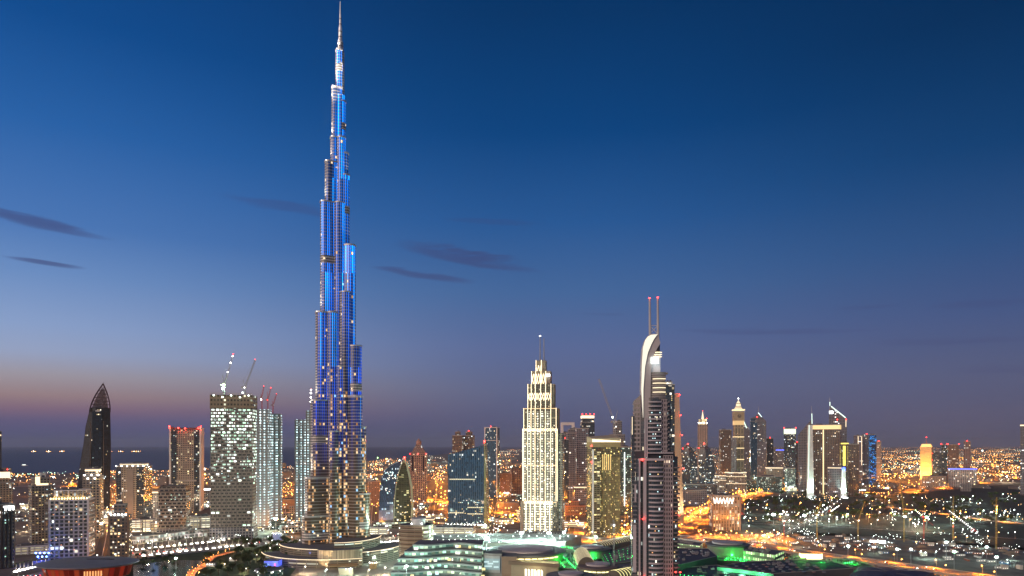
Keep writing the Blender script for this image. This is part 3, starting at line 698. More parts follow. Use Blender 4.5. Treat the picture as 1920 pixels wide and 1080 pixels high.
# dark leaf topped tower
def leaf_tower():
    Y = 1750; cx = gx(180, Y); s = Y / F
    t = thing('office_tower', 'dark skyscraper with a leaf shaped pointed lattice top against the sea', 'tower', (cx, Y, 0), -math.atan2(cx, Y))
    prof = [(905, -28, 22), (880, -26, 23), (865, -24, 23.3), (830, -19, 23.5), (800, -16, 23), (770, -10, 22.5), (765, -9.5, 22)]
    zb = 0; mb = MB(); last = None
    def oct_(l, r_, k=1.0):
        c, h = (l + r_) / 2 * s, (r_ - l) / 2 * s * k / .927; return [(c + h * math.cos(R(a)) * 1.0, h * .8 * math.sin(R(a))) for a in (202, 247, 293, 338, 22, 67, 113, 158)]
    lv = [(0, -28, 22)] + [(gz(y, Y), l, r_) for y, l, r_ in prof]
    for (z0, l0, r0), (z1, l1, r1) in zip(lv, lv[1:]):
        mb.prism(oct_(l0, r0), z0, z1, 0, None, top=oct_(l1, r1))
    z1, l1, r1 = lv[-1]; mb.face([(a, b, z1) for a, b in oct_(l1, r1)], None, 1)
    mb.build('wall', [facade('leaf_glass', (.018, .016, .02), (.012, .02, .04), bay=3.2, floor=4, wx=.6, wy=.75, p=.035, seed=21), roofing], t)
    mb = MB()
    mb.prism([(-6 * s, -14 * s * .9 - 13), (9 * s, -14 * s * .9 - 13), (8 * s, 0), (-5 * s, 0)], 0, gz(772, Y), 0, 0); mb.build('glass_bay', [facade('bay_glass', (.02, .03, .05), (.01, .02, .045), bay=3, floor=4, p=.03, seed=22)], t)
    # edge ribs and lattice leaf
    mb = MB(); lo = [(-7 * s, -10), (20 * s, -10), (20 * s, 10), (-7 * s, 10)]; mb.prism(lo, gz(766, Y), gz(744, Y), 0, 0, top=[(1 * s, -6), (17.5 * s, -6), (17.5 * s, 6), (1 * s, 6)]); mb.prism([(1 * s, -6), (17.5 * s, -6), (17.5 * s, 6), (1 * s, 6)], gz(744, Y), gz(728, Y), 0, 0, top=[(9 * s, -2), (13 * s, -2), (13 * s, 2), (9 * s, 2)]); mb.build('crown_glass', facade('crown_glass', (.1, .06, .06), (.2, .17, .18), bay=3, floor=4, wx=.7, wy=.7, p=0, seed=23, rough=.3), t)
    tip = (11.5 * s, 0, gz(719, Y))
    def rib(side, k):
        pts = []
        for i in range(9):
            f = i / 8; z = gz(772 + (719 - 772) * f, Y)
            x0 = -10.5 if side < 0 else 22.8
            bulge = math.sin(f * math.pi) * (2.6 if side > 0 else -2.2)
            pts.append(((x0 + (11.5 - x0) * f ** 1.15 + bulge) * s, k * (1 - f) * 12, z))
        return pts
    ribs = [rib(-1, -1), rib(1, -1), rib(-1, 1), rib(1, 1)]
    for q in ribs:
        mb = MB()
        for a, b in zip(q, q[1:]): mb.bar(a, b, 3.4)
        mb.build('crown_rib', plain('bronze', (.07, .04, .045), .5, .3), t)
    mb = MB()
    for i in range(1, 8):
        for a, b in ((0, 1), (1, 3), (0, 2)): mb.bar(ribs[a][i], ribs[b][i], 1.3)
        for a, b in ((0, 1), (1, 3), (0, 2)): mb.bar(ribs[a][i], ribs[b][i - 1], .6); mb.bar(ribs[a][i - 1], ribs[b][i], .6)
    mb.build('crown_lattice', plain('bronze', (.07, .04, .045), .5, .3), t)
    mb = MB(); mb.bar((11.5 * s, 0, gz(721, Y)), (11.8 * s, 0, gz(716, Y)), 1.2); mb.build('spire', steel, t)
    for sx in (-1, 1):
        mb = MB()
        for (z0, l0, r0), (z1, l1, r1) in zip(lv, lv[1:]):
            x0, x1 = (l0 if sx < 0 else r0) * s, (l1 if sx < 0 else r1) * s
            mb.bar((x0, -6, z0), (x1, -6, z1), 2.2)
        mb.build('edge_pier', plain('bronze', (.07, .04, .045), .5, .3), t)
    for x in (-9, 12):
        mb = MB(); mb.box(x * s - .8, x * s + .8, -31, -28, 0, gz(790, Y)); mb.build('pier', plain('dark_pier', (.1, .085, .08), .8), t)
    mb = MB(); mb.box(-1 * s, 7 * s, -14 * s * .9 - 14, -14 * s * .9 - 13.2, gz(773, Y), gz(770, Y)); mb.build('lit_panel', plain('pale_panel', (.5, .48, .45), .6), t)
    lit_windows(t, [(-6 * s, -30.2, 9 * s, -30.2, 40, gz(800, Y))], 14, 4, 3.2, (1.8, 1.8), ('win_cool', 'win_white'), 5)
leaf_tower()
for k_ in ('leaf_glass', 'bronze', 'bay_glass'): MATS[k_].node_tree.nodes['Principled BSDF'].inputs['Specular IOR Level'].default_value = .12
t, w, d, zt = block('office_tower', 'square glass and stone tower with yellow lit windows left of the red lamp tower', 'tower', 218, 285, 874, 1500, -22, .8, f_dark, [(.8, 869)], 90, WK, crown=(3, emit('crown_dim', (.9, .7, .4), 1.0)))
mb = MB(); mb.box(-w * .3, w * .25, -d / 2 - 1.6, -d / 2 - .1, 0, zt); mb.build('stone_bay', f_beige, t)
mb = MB(); mb.box(-w * .1, w * .14, -d / 2 - 2.2, -d / 2 - 1.6, 0, zt - 6); mb.build('stone_panel', plain('stone_pier', (.22, .19, .17), .8), t)
for k in range(6):
    mb = MB(); mb.ball((0, 0, 0), 1.2, 0); mb.build('lamp', white_lamp, t, ((-.5 + k * .2) * w, -d / 2 - 1, zt + 1))
t, w, d, zt = block('apartment_tower', 'low brown tower with big warm windows right of the pale gridded tower', 'tower', 205, 247, 966, 985, -16, .8, f_brown, [(.6, 946)], 60, ('win_warm', 'win_yellow', 'win_white', 'win_orange'), wsize=(2.4, 2.2), corner=plain('brown_stone', (.2, .13, .09), .8))
for k in range(5):
    mb = MB(); mb.ball((0, 0, 0), 1.1, 0); mb.build('lamp', white_lamp, t, ((-.4 + k * .2) * w, -d / 2 - .8, zt + 1.9))
# red lamp tower
t, w, d, zt = block('office_tower', 'tall beige tower with glass edges and red warning lamps along its concave top', 'tower', 318, 382, 805, 1750, -10, .6, facade('tan_grid', (.3, .245, .2), bay=5, floor=5.4, wx=.5, wy=.5, p=.2, ca=(1, .95, .6), cb=(1, .85, .4), seed=24, e=2.4), (), 70, WK)
for sx in (-1, 1):
    mb = MB(); x = sx * w * .36; mb.box(x - w * .08, x + w * .08, -d / 2 - .8, -d / 2 + .2, 0, zt - 3); mb.build('glass_bay', f_dark, t)
    mb = MB(); x = sx * w * .485; mb.box(x - w * .025, x + w * .025, -d / 2 - 1.6, d / 2, 0, zt + 4); mb.build('edge_pier', white_paint, t)
    lit_windows(t, [(sx * w * .36 - w * .08, -d / 2 - .8, sx * w * .36 + w * .08, -d / 2 - .8, 30, zt - 6)], 18, 4, 3, (2.2, 1.8), ('win_cool', 'win_green', 'win_yellow'), 9)
mb = MB()
for k in range(8):
    a, b = -w / 2 + w * k / 8, -w / 2 + w * (k + 1) / 8; f0 = (k - 3.5) / 3.5
    mb.box(a, b, -d / 2 - 1, -d / 2 + 1, zt - 1, zt + 2 + 4 * f0 * f0)
mb.build('crown_wall', plain('dark_red', (.1, .05, .05), .7), t)
for fx, zz in ((-.5, 6), (-.22, 2.5), (.5, 6), (.42, 2.5), (.0, 1.5)): beacon(t, (fx * w, -d / 2 - 1.5, zt + zz), 2.0, 9000)
mb = MB(); mb.box(-w * .32, w * .36, -d / 2 - 1.2, -d / 2 - .6, gz(902, 1750), gz(899, 1750)); mb.build('ledge', concrete, t)
# dark hotel
t, w, d, zt = block('hotel', 'dark brown hotel slab with a staggered brick like window grid', 'tower', 297, 357, 921, 1255, -14, .7, f_hotel, [(.93, 912)], 40, ('win_cool', 'win_white', 'win_green'), trim=plain('brown_stone2', (.12, .1, .085), .8), podium=(1.12, 16, f_grey))
mb = MB(); mb.bar((w * .1, 0, zt + 8), (w * .1, 0, zt + 26), .8); mb.build('antenna', steel, t)
# lit car park blocks between
for i, (a, b, yt, Yb, lb) in enumerate([(246, 294, 974, 1330, 'lit cream car park block between the low brown tower and the dark hotel'), (355, 397, 968, 1330, 'lit cream car park block between the dark hotel and the green lit construction tower'),
        (27, 94, 1023, 1060, 'pale low block with two rows of openings below the twin light line tower'), (690, 728, 989, 1290, 'white striped low block left of the curved glass tower'),
        (812, 892, 988, 1255, 'low white block with framed openings under the slanted blue block'), (468, 590, 986, 1420, 'long low block with a lit edge behind the park trees')]):
    t, w, d, zt = block('car_park_block', lb, 'building', a, b, yt, Yb, -10, .5, f_park, (), 0, trim=white_paint, ledges=(yt + 5, yt + 11))
    for k in range(6):
        x = (-.5 + k / 5) * w; mb = MB(); mb.box(x - .7, x + .7, -d / 2 - .9, -d / 2 + .1, 0, zt); mb.build('pier', white_paint, t)
# construction towers
def constr(label, xL, xR, yT, Y, rot, ratio, mat, hood, nlit, seed, keys):
    cx, w, d, rz = fit(xL, xR, Y, rot, ratio); zt = gz(yT, Y)
    t = thing('unfinished_tower', label, 'tower', (cx, Y, 0), rz)
    mb = MB(); mb.prism(rect(w, d), 0, zt, 0, 1); mb.build('wall', [mat, concrete], t)
    nf = int(zt / 5.6)
    for k in range(nf):
        z = 5.6 * k; mb = MB(); mb.box(-w / 2 - .5, w / 2 + .5, -d / 2 - .5, d / 2 + .5, z - .35, z + .35); mb.build('floor_slab', plain('slab_pale', (.27, .245, .21), .9), t)
    lit_windows(t, faces_of(w, d, zt * .4, zt - hood - 2, rot), nlit, 4.1, 5.2, (2.6, 1.6), keys, seed)
    if hood:
        mb = MB(); mb.prism(rect(w + 2.4, d + 2.4), zt - hood, zt, 0, 0); mb.build('formwork', facade('formwork_panels', (.24, .185, .115), (.07, .06, .045), bay=5.5, floor=7.5, wx=.55, wy=.45, p=.12, ca=(1, .9, .6), cb=(.8, 1, .8), seed=140, e=2), t)
        mb = MB()
        for k in range(14):
            x = (-.5 + k / 13) * w; mb.bar((x, -d / 2 - 1.4, zt), (x, -d / 2 - 1.4, zt + 3), .3)
        mb.bar((-w / 2, -d / 2 - 1.4, zt + 3), (w / 2, -d / 2 - 1.4, zt + 3), .4); mb.bar((-w / 2, -d / 2 - 1.4, zt + 1.5), (w / 2, -d / 2 - 1.4, zt + 1.5), .3)
        mb.build('railing', plain('yellow_rail', (.4, .33, .1), .6), t)
        for k in range(5):
            mb = MB(); mb.ball((0, 0, 0), 1.0, 0); mb.build('work_lamp', cool_lamp, t, ((-.42 + k * .21) * w, -d / 2 - 2.2, zt - (4 if k % 2 else 1)))
    for k in range(9):
        x = (-.5 + k / 8) * w; mb = MB(); mb.box(x - .5, x + .5, -d / 2 - .7, -d / 2 + .1, 0, zt - hood); mb.build('column', plain('slab_concrete', (.2, .19, .17), .9), t)
    return t, w, d, zt
GK = ('win_green', 'win_cool', 'win_white')
ct, cw, cd, cz = constr('big unfinished concrete tower full of greenish work lights, two cranes on top', 395, 481, 742, 1230, -12, .6, f_const, 24, 100, 5, GK)
mb = MB(); mb.prism(rect(cw * 1.06, cd * 1.08), 0, 22, 0, 1); mb.build('podium', [f_grey, roofing], ct)
constr('left half of the bright unfinished tower pair, lit blue white, behind the big one', 476, 509, 768, 1420, -12, .9, f_const2, 0, 60, 6, WC)
constr('right half of the bright unfinished tower pair, with ragged top floors', 507, 529, 776, 1450, -12, .9, f_const2, 0, 50, 7, WC + ('win_green',))
constr('lower left unfinished tower peeking out beside the tall blue tower', 553, 578, 787, 1500, -12, .9, f_const2, 0, 60, 8, WC + ('win_green',))
constr('narrow unfinished tower core right against the left flank of the tall blue tower', 574, 592, 770, 1480, -12, .9, f_const2, 0, 30, 9, WC)
# cranes
def lattice(mb, a, b, w, n, m=0, th=.35):
    a, b = Vector(a), Vector(b); d = (b - a).normalized(); up = Vector((0, 0, 1)) if abs(d.z) < .9 else Vector((0, 1, 0))
    x = d.cross(up).normalized(); y = x.cross(d)
    cs = [(x * sx + y * sy) * w / 2 for sx, sy in ((-1, -1), (1, -1), (1, 1), (-1, 1))]
    for c in cs: mb.bar(a + c, b + c, th, m)
    for k in range(n):
        p, q = a + (b - a) * k / n, a + (b - a) * (k + 1) / n
        for i in range(4): mb.bar(p + cs[i], q + cs[(i + 1) % 4], th * .7, m)
def crane(label, base_px, base_py, mast_py, jib, back, Y, m, w=2.2, lamps=(), z0=None, flood=0, group=None):
    x = gx(base_px, Y); zb = gz(base_py, Y) if z0 is None else z0
    t = thing('tower_crane', label, 'crane', (x, Y, zb), 0, group)
    k = Y / F; top = (0, 0, gz(mast_py, Y) - zb)
    mb = MB(); lattice(mb, (0, 0, 0), top, w, max(3, int(top[2] / 4)), 0, w * .2); mb.build('mast', m, t)
    jt = ((jib[0] - base_px) * k, 0, gz(jib[1], Y) - zb); bt = ((back[0] - base_px) * k, 0, gz(back[1], Y) - zb)
    L_ = (Vector(jt) - Vector(top)).length
    mb = MB(); lattice(mb, top, jt, w * .8, max(4, int(L_ / 5)), 0, w * .17); mb.build('jib', m, t)
    mb = MB(); mb.bar(top, bt, w * .5, 0); mb.bar(bt, jt, .25, 0); mb.bar((-w * 2, 0, top[2] + 1), (0, 0, top[2] + 1), w, 0); mb.build('counter_jib', m, t)
    mb = MB(); mb.box(-w * 2.4, -w * 1.4, -w * .6, w * .6, top[2] - 1, top[2] + w); mb.build('counterweight', concrete, t)
    mb = MB(); mb.box(w * .5, w * 1.4, -w, -w * .1, top[2] - .5, top[2] + w); mb.build('cab', white_paint, t)
    for f, lm, r_ in lamps:
        mb = MB(); mb.ball((0, 0, 0), r_, 0); mb.build('lamp', lm, t, (top[0] + (jt[0] - top[0]) * f, -1.5, top[2] + (jt[2] - top[2]) * f))
    if flood: point(t, (0, -4, top[2] - 2), flood, (.6, 1, .6), 1)
    return t
grey_c = plain('crane_grey', (.35, .37, .4), .6, .3); red_c = plain('crane_red', (.4, .05, .04), .6); yel_c = plain('crane_yellow', (.4, .3, .08), .6)
green_lamp = emit('green_lamp', (.5, 1, .35), 14)
crane('left luffing crane on the big unfinished tower, with a green white floodlight', 420, 742, 722, (438, 664), (417, 704), 1230, grey_c, 2.4, [(0, green_lamp, 2.6), (-.12, cool_lamp, 1.6), (.42, white_lamp, 1.1), (.72, white_lamp, 1.1), (.93, white_lamp, 1.0), (1, red_lamp, .8)], flood=60000)
crane('right luffing crane on the big unfinished tower, jib raised to the right', 459, 740, 727, (479, 674), (456, 713), 1230, grey_c, 2.4, [(0, white_lamp, .9), (1, red_lamp, .6), (-.18, cool_lamp, 1.4)])
crane('leftmost of the three thin red cranes above the bright unfinished towers', 491, 768, 745, (495, 724), (489, 738), 1420, red_c, 1.8, [(1, red_lamp, .6), (-.2, white_lamp, 1.3)])
crane('middle thin red crane above the bright unfinished towers', 502, 772, 750, (508, 727), (501, 735), 1420, red_c, 1.8, [(1, red_lamp, .9), (0, red_lamp, .7)])
crane('rightmost of the three thin red cranes above the bright unfinished towers', 512, 776, 760, (519, 738), (511, 752), 1440, red_c, 1.8, [(1, red_lamp, .5)])
crane('small lamp lit crane mast left of the tall blue tower', 583, 771, 753, (583.6, 730), (582, 745), 1480, grey_c, 1.8, [(0, white_lamp, 1.5), (.35, white_lamp, 1.7), (.7, white_lamp, 1.7), (.95, white_lamp, 1.4), (1, red_lamp, .5)])
crane('pale luffing crane leaning left, behind the golden slab tower', 1152, 845, 792, (1123, 711), (1158, 770), 1900, grey_c, 4.2, [(.12, cool_lamp, 2.2), (-.1, white_lamp, 1)], z0=0)
# ------------------------------------------------------------------ the tall blue lit tower
def led_mat(key, dark=0.0):
    t = NT(key); uv = t.nd('ShaderNodeUVMap'); sp = t.nd('ShaderNodeSeparateXYZ'); t.l.new(uv.outputs[0], sp.inputs[0])
    u, v = sp.outputs[0], sp.outputs[1]
    floor, bay = 4.6, 2.9
    iv = t.M('FLOOR', t.M('DIVIDE', v, floor)); fv = t.M('FRACT', t.M('DIVIDE', v, floor))
    iu = t.M('FLOOR', t.M('DIVIDE', u, bay)); fu = t.M('FRACT', t.M('DIVIDE', u, bay))
    oi = t.nd('ShaderNodeObjectInfo'); sd = t.M('MULTIPLY', oi.outputs['Random'], 53.0)
    # how strongly each vertical run of LEDs is driven (the light show), in tall blocks
    run = t.white(t.xyz(iu, t.M('FLOOR', t.M('DIVIDE', v, 140.0)), sd))
    band = t.noise(t.xyz(t.M('MULTIPLY', u, .09), t.M('MULTIPLY', v, .006), sd), 1.0, 2)
    drive = t.M('MULTIPLY', t.M('MULTIPLY_ADD', t.M('MULTIPLY', run, run), 1.7, .32), t.M('MAXIMUM', t.M('MULTIPLY_ADD', band, 4.4, -1.25), .1))
    hgt = t.nd('ShaderNodeMapRange', interpolation_type='SMOOTHSTEP'); t.l.new(v, hgt.inputs[0])
    hgt.inputs[1].default_value = 95; hgt.inputs[2].default_value = 250; hgt.inputs[3].default_value = .0; hgt.inputs[4].default_value = 1
    hi = t.nd('ShaderNodeMapRange'); t.l.new(v, hi.inputs[0]); hi.inputs[1].default_value = 250; hi.inputs[2].default_value = 560; hi.inputs[3].default_value = .62; hi.inputs[4].default_value = 1.15
    ledm = t.M('LESS_THAN', fu, .42)
    slab = t.M('LESS_THAN', fv, .26)
    c = t.nd('ShaderNodeMapRange'); t.l.new(v, c.inputs[0]); c.inputs[1].default_value = 200; c.inputs[2].default_value = 560
    ecol = t.mix(c.outputs[0], (.02, .065, .62), (.0, .2, .95))
    ecol = t.mix(t.M('MULTIPLY', t.M('GREATER_THAN', run, .88), .25), ecol, (.0, .5, 1.0))
    blue = t.M('MULTIPLY', t.M('MULTIPLY', drive, hgt.outputs[0]), t.M('MULTIPLY', t.M('MULTIPLY_ADD', ledm, 1.5, .12), t.M('MULTIPLY_ADD', slab, -.5, 1)))
    blue = t.M('MULTIPLY', blue, hi.outputs[0])
    # lit rooms: many low down, few above
    iu2 = t.M('FLOOR', t.M('DIVIDE', u, 2.6)); r = t.white(t.xyz(iu2, iv, t.M('ADD', sd, 3.3))); r2 = t.white(t.xyz(t.M('ADD', iu2, 9.7), iv, sd))
    rcol = t.white(t.xyz(iu2, 3.0, sd))
    low = t.nd('ShaderNodeMapRange'); t.l.new(v, low.inputs[0]); low.inputs[1].default_value = 120; low.inputs[2].default_value = 300; low.inputs[3].default_value = .12; low.inputs[4].default_value = .006
    colm = t.M('MULTIPLY_ADD', t.M('GREATER_THAN', rcol, .76), 3.6, .3)
    lit = t.M('MULTIPLY', t.M('LESS_THAN', r, t.M('MULTIPLY', low.outputs[0], colm)), t.M('SUBTRACT', 1, slab))
    wcol = t.mix(r2, (1, .42, .1), (1, .74, .42))
    wcol = t.mix(t.M('GREATER_THAN', r2, .93), wcol, (.3, .6, 1))
    em = t.M('MAXIMUM', blue, t.M('MULTIPLY', lit, t.M('MULTIPLY_ADD', r2, 1.1, .3)))
    t.l.new(t.mix(lit, ecol, wcol), t.b.inputs['Emission Color']); t.l.new(em, t.b.inputs['Emission Strength'])
    t.l.new(t.mix(slab, t.mix(hgt.outputs[0], (.13, .095, .065), (.03, .04, .06)), (.27, .24, .2)), t.b.inputs['Base Color'])
    t.l.new(t.M('MULTIPLY_ADD', slab, .3, .18), t.b.inputs['Roughness']); t.b.inputs['Metallic'].default_value = .2
    t.m.cycles.emission_sampling = 'NONE'
    return t.m
def silver_mat():
    t = NT('silver_cladding'); uv = t.nd('ShaderNodeUVMap'); sp = t.nd('ShaderNodeSeparateXYZ'); t.l.new(uv.outputs[0], sp.inputs[0])
    u, v = sp.outputs[0], sp.outputs[1]
    fv = t.M('FRACT', t.M('DIVIDE', v, 3.9)); fin = t.M('LESS_THAN', t.M('FRACT', t.M('DIVIDE', u, 1.5)), .3)
    spn = t.M('LESS_THAN', fv, .42); k = t.M('MAXIMUM', spn, t.M('MULTIPLY', fin, .7))
    t.l.new(t.mix(k, (.05, .05, .06), (.62, .58, .53)), t.b.inputs['Base Color']); t.b.inputs['Roughness'].default_value = .4; t.b.inputs['Metallic'].default_value = .15
    r = t.white(t.xyz(t.M('FLOOR', t.M('DIVIDE', u, 2.6)), t.M('FLOOR', t.M('DIVIDE', v, 3.9)), 5.0))
    t.b.inputs['Emission Color'].default_value = (1, .75, .45, 1)
    t.l.new(t.M('MULTIPLY', t.M('MULTIPLY', t.M('LESS_THAN', r, .03), t.M('SUBTRACT', 1, spn)), 1.6), t.b.inputs['Emission Strength']); t.m.cycles.emission_sampling = 'NONE'
    return t.m
LED, SILV = led_mat('led_facade'), silver_mat()
def tall_tower():
    Y = 1036; k = Y / F; cx = gx(638, Y)
    t = thing('skyscraper', 'tallest tower, a stepped needle glowing in blue light lines above brown lower floors', 'skyscraper', (cx, Y, 0), -math.atan2(cx, Y))
    def stadium(d0, d1, r, ang, n=12):
        ca, sa = math.cos(ang), math.sin(ang); p = []
        for i in range(n + 1):
            a = -math.pi / 2 + math.pi * i / n; p.append((d1 + r * math.cos(a), r * math.sin(a)))
        p += [(d0, r), (d0, -r)]
        return [(x * ca - y * sa, x * sa + y * ca) for x, y in p]
    def wing_mats(poly, ang):
        ms = []
        for i in range(len(poly)):
            a, b = poly[i], poly[(i + 1) % len(poly)]; nx, ny = b[1] - a[1], -(b[0] - a[0]); l = math.hypot(nx, ny) or 1
            ms.append(1 if nx / l < -.74 else 0)
        return ms
    def wing(ang, steps, r0, r1, z_start=0):
        # steps from outermost/lowest to innermost/highest: (extent, ztop)
        zprev = z_start
        for i, (ext, zt) in enumerate(steps):
            f = zt / 700.0; r = r0 + (r1 - r0) * min(f, 1)
            d1 = max(ext - r, 0.5); poly = stadium(-2, d1, r, ang)
            mb = MB(); mb.prism(poly, 0 if i == 0 else zprev - 0, zt, 0, 2, ms=wing_mats(poly, ang))
            # ring ledge + parapet
            mb.build('tier', [LED, SILV, roofing], t)
            mb = MB(); mb.prism(stadium(-2, d1 + .1, r + .7, ang), zt - .6, zt + 1.6, 0, 0, True); mb.build('tier_ledge', plain('ledge_metal', (.5, .49, .47), .4, .3), t)
            # mechanical floor bands, silver
            zb = zprev + (zt - zprev) * .45 if i % 2 == 0 and zt - zprev > 40 else None
            if zb:
                mb = MB(); mb.prism(stadium(-2, d1 + .05, r + .25, ang), zb, zb + 11, 0, 0, True); mb.build('plant_band', SILV, t)
            # ledge flood light just above the tier on its outer end
            ex, ey = (d1 + r * .9) * math.cos(ang), (d1 + r * .9) * math.sin(ang)
            zprev = zt
    aL, aR, aB = R(197), R(331), R(84)
    cl, cr = abs(math.cos(aL)), abs(math.cos(aR))
    def st(vals, c, sgn): return [(abs(px - 638) * k / c - (0), gz(py, Y)) for px, py in vals]
    leftv = [(570, 965), (575, 895), (585, 753), (593.5, 590), (602, 385), (610, 309), (620, 262), (622, 168), (629.5, 97)]
    rightv = [(692, 925), (685, 802), (677, 651), (666, 463), (655, 331), (653, 290), (648, 192), (644, 122)]
    # extent + r correction: silhouettes of a rounded end reach d1*|cos| + r
    def conv(vals, c, r0, r1):
        out = []
        for px, py in vals:
            z = gz(py, Y); r = r0 + (r1 - r0) * min(z / 700, 1); e = abs(px - 638) * k
            out.append((max((e - r) / c, .3) + r, z))
        return out
    wing(aL, conv(leftv, cl, 12.5, 5.2), 12.5, 5.2)
    wing(aR, conv(rightv, cr, 13, 4.8), 13, 4.8)
    wing(aB, [(48, 190), (42, 300), (34, 400), (25, 520), (15, 600)], 13, 5)
    # secondary shoulders in front (the lobes between the wings)
    for ang, ext, r, zt in ((R(222), 24, 8.5, gz(590, Y)), (R(300), 24, 8, gz(552, Y)), (R(262), 15, 8, gz(385, Y)), (R(285), 11.5, 6.5, gz(262, Y)), (R(248), 31, 7, gz(810, Y)), (R(318), 40, 8.5, gz(745, Y)), (R(276), 21, 7, gz(690, Y))):
        poly = stadium(0, ext - r, r, ang)
        mb = MB(); mb.prism(poly, 0, zt, 0, 2, ms=wing_mats(poly, ang)); mb.build('tier', [LED, SILV, roofing], t)
        mb = MB(); mb.prism(stadium(0, ext - r + .1, r + .6, ang), zt - .6, zt + 1.5, 0, 0, True); mb.build('tier_ledge', plain('ledge_metal', (.5, .49, .47), .4, .3), t)
    core = [(7.5 * math.cos(R(a)), 7.5 * math.sin(R(a))) for a in range(0, 360, 30)]
    mb = MB(); mb.prism(core, 0, gz(180, Y), 0, 1); mb.build('core', [LED, roofing], t)
    # spire: silver banded tube stages
    mb = MB(); mb.lathe([(4.6, gz(185, Y)), (4.4, gz(122, Y)), (4.4, gz(122, Y)), (4.2, gz(97, Y))], 14, 0, 1.5, 0); mb.build('spire_base', [SILV], t)
    mb = MB(); pr = [(4.2, gz(100, Y)), (3.8, gz(78, Y)), (2.6, gz(72, Y)), (2.3, gz(52, Y)), (1.6, gz(48, Y)), (1.3, gz(28, Y)), (.9, gz(24, Y)), (.5, gz(3, Y)), (0, gz(2, Y))]
    mb.lathe(pr, 10); mb.build('spire', [plain('spire_metal', (.75, .74, .72), .35, .4)], t)
    for y in (94, 88, 82, 76, 70, 60, 46, 36):
        mb = MB(); rr = 4.9 if y > 78 else 3.2 if y > 55 else 2; mb.lathe([(rr * .9, gz(y, Y) - .5), (rr, gz(y, Y)), (rr * .9, gz(y, Y) + .5)], 10); mb.build('spire_ring', dark_metal, t)
    # ledge floodlights (really there, washing the silver ends above each setback)
    for i, (px, py) in enumerate(leftv):
        e = abs(px - 638) * k - 2.2
        x, y = -e * 1.0, -e * math.tan(aL - math.pi) - 6
        h = (gz(leftv[i + 1][1], Y) - gz(py, Y)) if i + 1 < len(leftv) else 40
        pw = 9000 if i > 1 else 12000
        spot(t, (x - 6.5, y + 2, gz(py, Y) + 1.5), (x + 9, y + 4, gz(py, Y) + 40), pw * 7, (1, .93, .82), 75, .6)
        mb = MB(); mb.box(-.8, .8, -.4, .4, 0, .7); mb.build('ledge_lamp', emit('ledge_lamp', (1, .95, .85), 3), t, (x - .2, y, gz(py, Y) + .2))
    for i, (px, py) in enumerate(rightv[:5]):
        e = abs(px - 638) * k
        spot(t, (e + 3, -e * math.tan(2 * math.pi - aR) - 6, gz(py, Y) + 1.5), (e - 9, -e * .55, gz(py, Y) + 40), 22000, (1, .9, .8), 70, .6)
    # spire wash
    spot(t, (-22, -40, gz(262, Y)), (0, 0, gz(60, Y)), 2200000, (1, .92, .82), 40, 1)
    spot(t, (-16, -26, gz(168, Y)), (0, 0, gz(110, Y)), 160000, (1, .95, .85), 60, 1)
    # warm lit rooms as single windows
    rng = random.Random(4); n = 0
    for _ in range(64):
        a = rng.choice((aL, aR)); z = 20 + (rng.random() ** 2.2) * 560
        vals = leftv if a == aL else rightv
        ext = 10
        for px, py in vals:
            if gz(py, Y) > z + 3: ext = abs(px - 638) * k / (cl if a == aL else cr); break
        r = (12.5 if a == aL else 13) + ((5.2 if a == aL else 4.8) - 12.5) * min(z / 700, 1); s = rng.uniform(r * .9, max(ext - r * 1.0, r * .95))
        nx, ny = (-math.sin(a) * 1, math.cos(a) * 1)
        if ny > 0: nx, ny = -nx, -ny
        me = window_mesh(1.4, 1.6, rng.choice(('win_warm', 'win_white', 'win_orange', 'win_warm')))
        inst(window_mesh(1.3, 1.4, rng.choice(('win_warm', 'win_orange'))), 'lit_window', t, (s * math.cos(a) + nx * (r + .14), s * math.sin(a) + ny * (r + .14), z), math.atan2(nx, -ny))
    # podium terraces
    def arc(r0, a0, a1, cy, zt, h, name, m, strip=True, n=26, sx=1.0):
        mb = MB(); ms_ = []
        pts = [(r0 * sx * math.cos(R(a0 + (a1 - a0) * i / n)), cy + r0 * math.sin(R(a0 + (a1 - a0) * i / n))) for i in range(n + 1)]
        poly = pts + [(0, cy + 4)]
        mb.prism(poly, 0, zt, 0, 1); o = mb.build(name, [m, roofing], t)
        if strip:
            for dz, mm, nm in ((.0, cream_strip, 'terrace_light'),):
                mb = MB()
                for a, b in zip(pts, pts[1:]): mb.bar((a[0] * 1.006, cy + (a[1] - cy) * 1.006, zt + .1), (b[0] * 1.006, cy + (b[1] - cy) * 1.006, zt + .1), .95, 0)
                mb.build(nm, mm, t)
    pm = facade('podium_louvres', (.2, .165, .12), (.05, .045, .04), bay=14, floor=2.6, wx=.92, wy=.45, p=.16, ca=(1, .8, .45), cb=(.8, 1, .9), seed=31, e=1.6)
    arc(86, 186, 292, 0, 22, 0, 'podium_terrace', pm); arc(110, 188, 285, 0, 12, 0, 'podium_terrace', pm)
    arc(84, 262, 350, 6, 30, 0, 'podium_terrace', pm, sx=.72); arc(104, 255, 352, 6, 18, 0, 'podium_terrace', pm, sx=.92)
    # entrance pavilion wall, washed warm
    mb = MB(); pts = [(30 * math.cos(R(a)), -92 + 16 * math.sin(R(a))) for a in range(180, 361, 12)]
    mb.prism(pts, 0, 24, 0, 1); mb.build('entrance_screen', [facade('screen_wall', (.42, .34, .24), (.36, .3, .2), bay=2.2, floor=60, wx=.5, wy=1, p=0, seed=33, rough=.6), roofing], t)
    for x in (-18, -6, 6, 18): spot(t, (x, -122, 1.5), (x, -106, 16), 60000, (1, .72, .38), 80, .6)
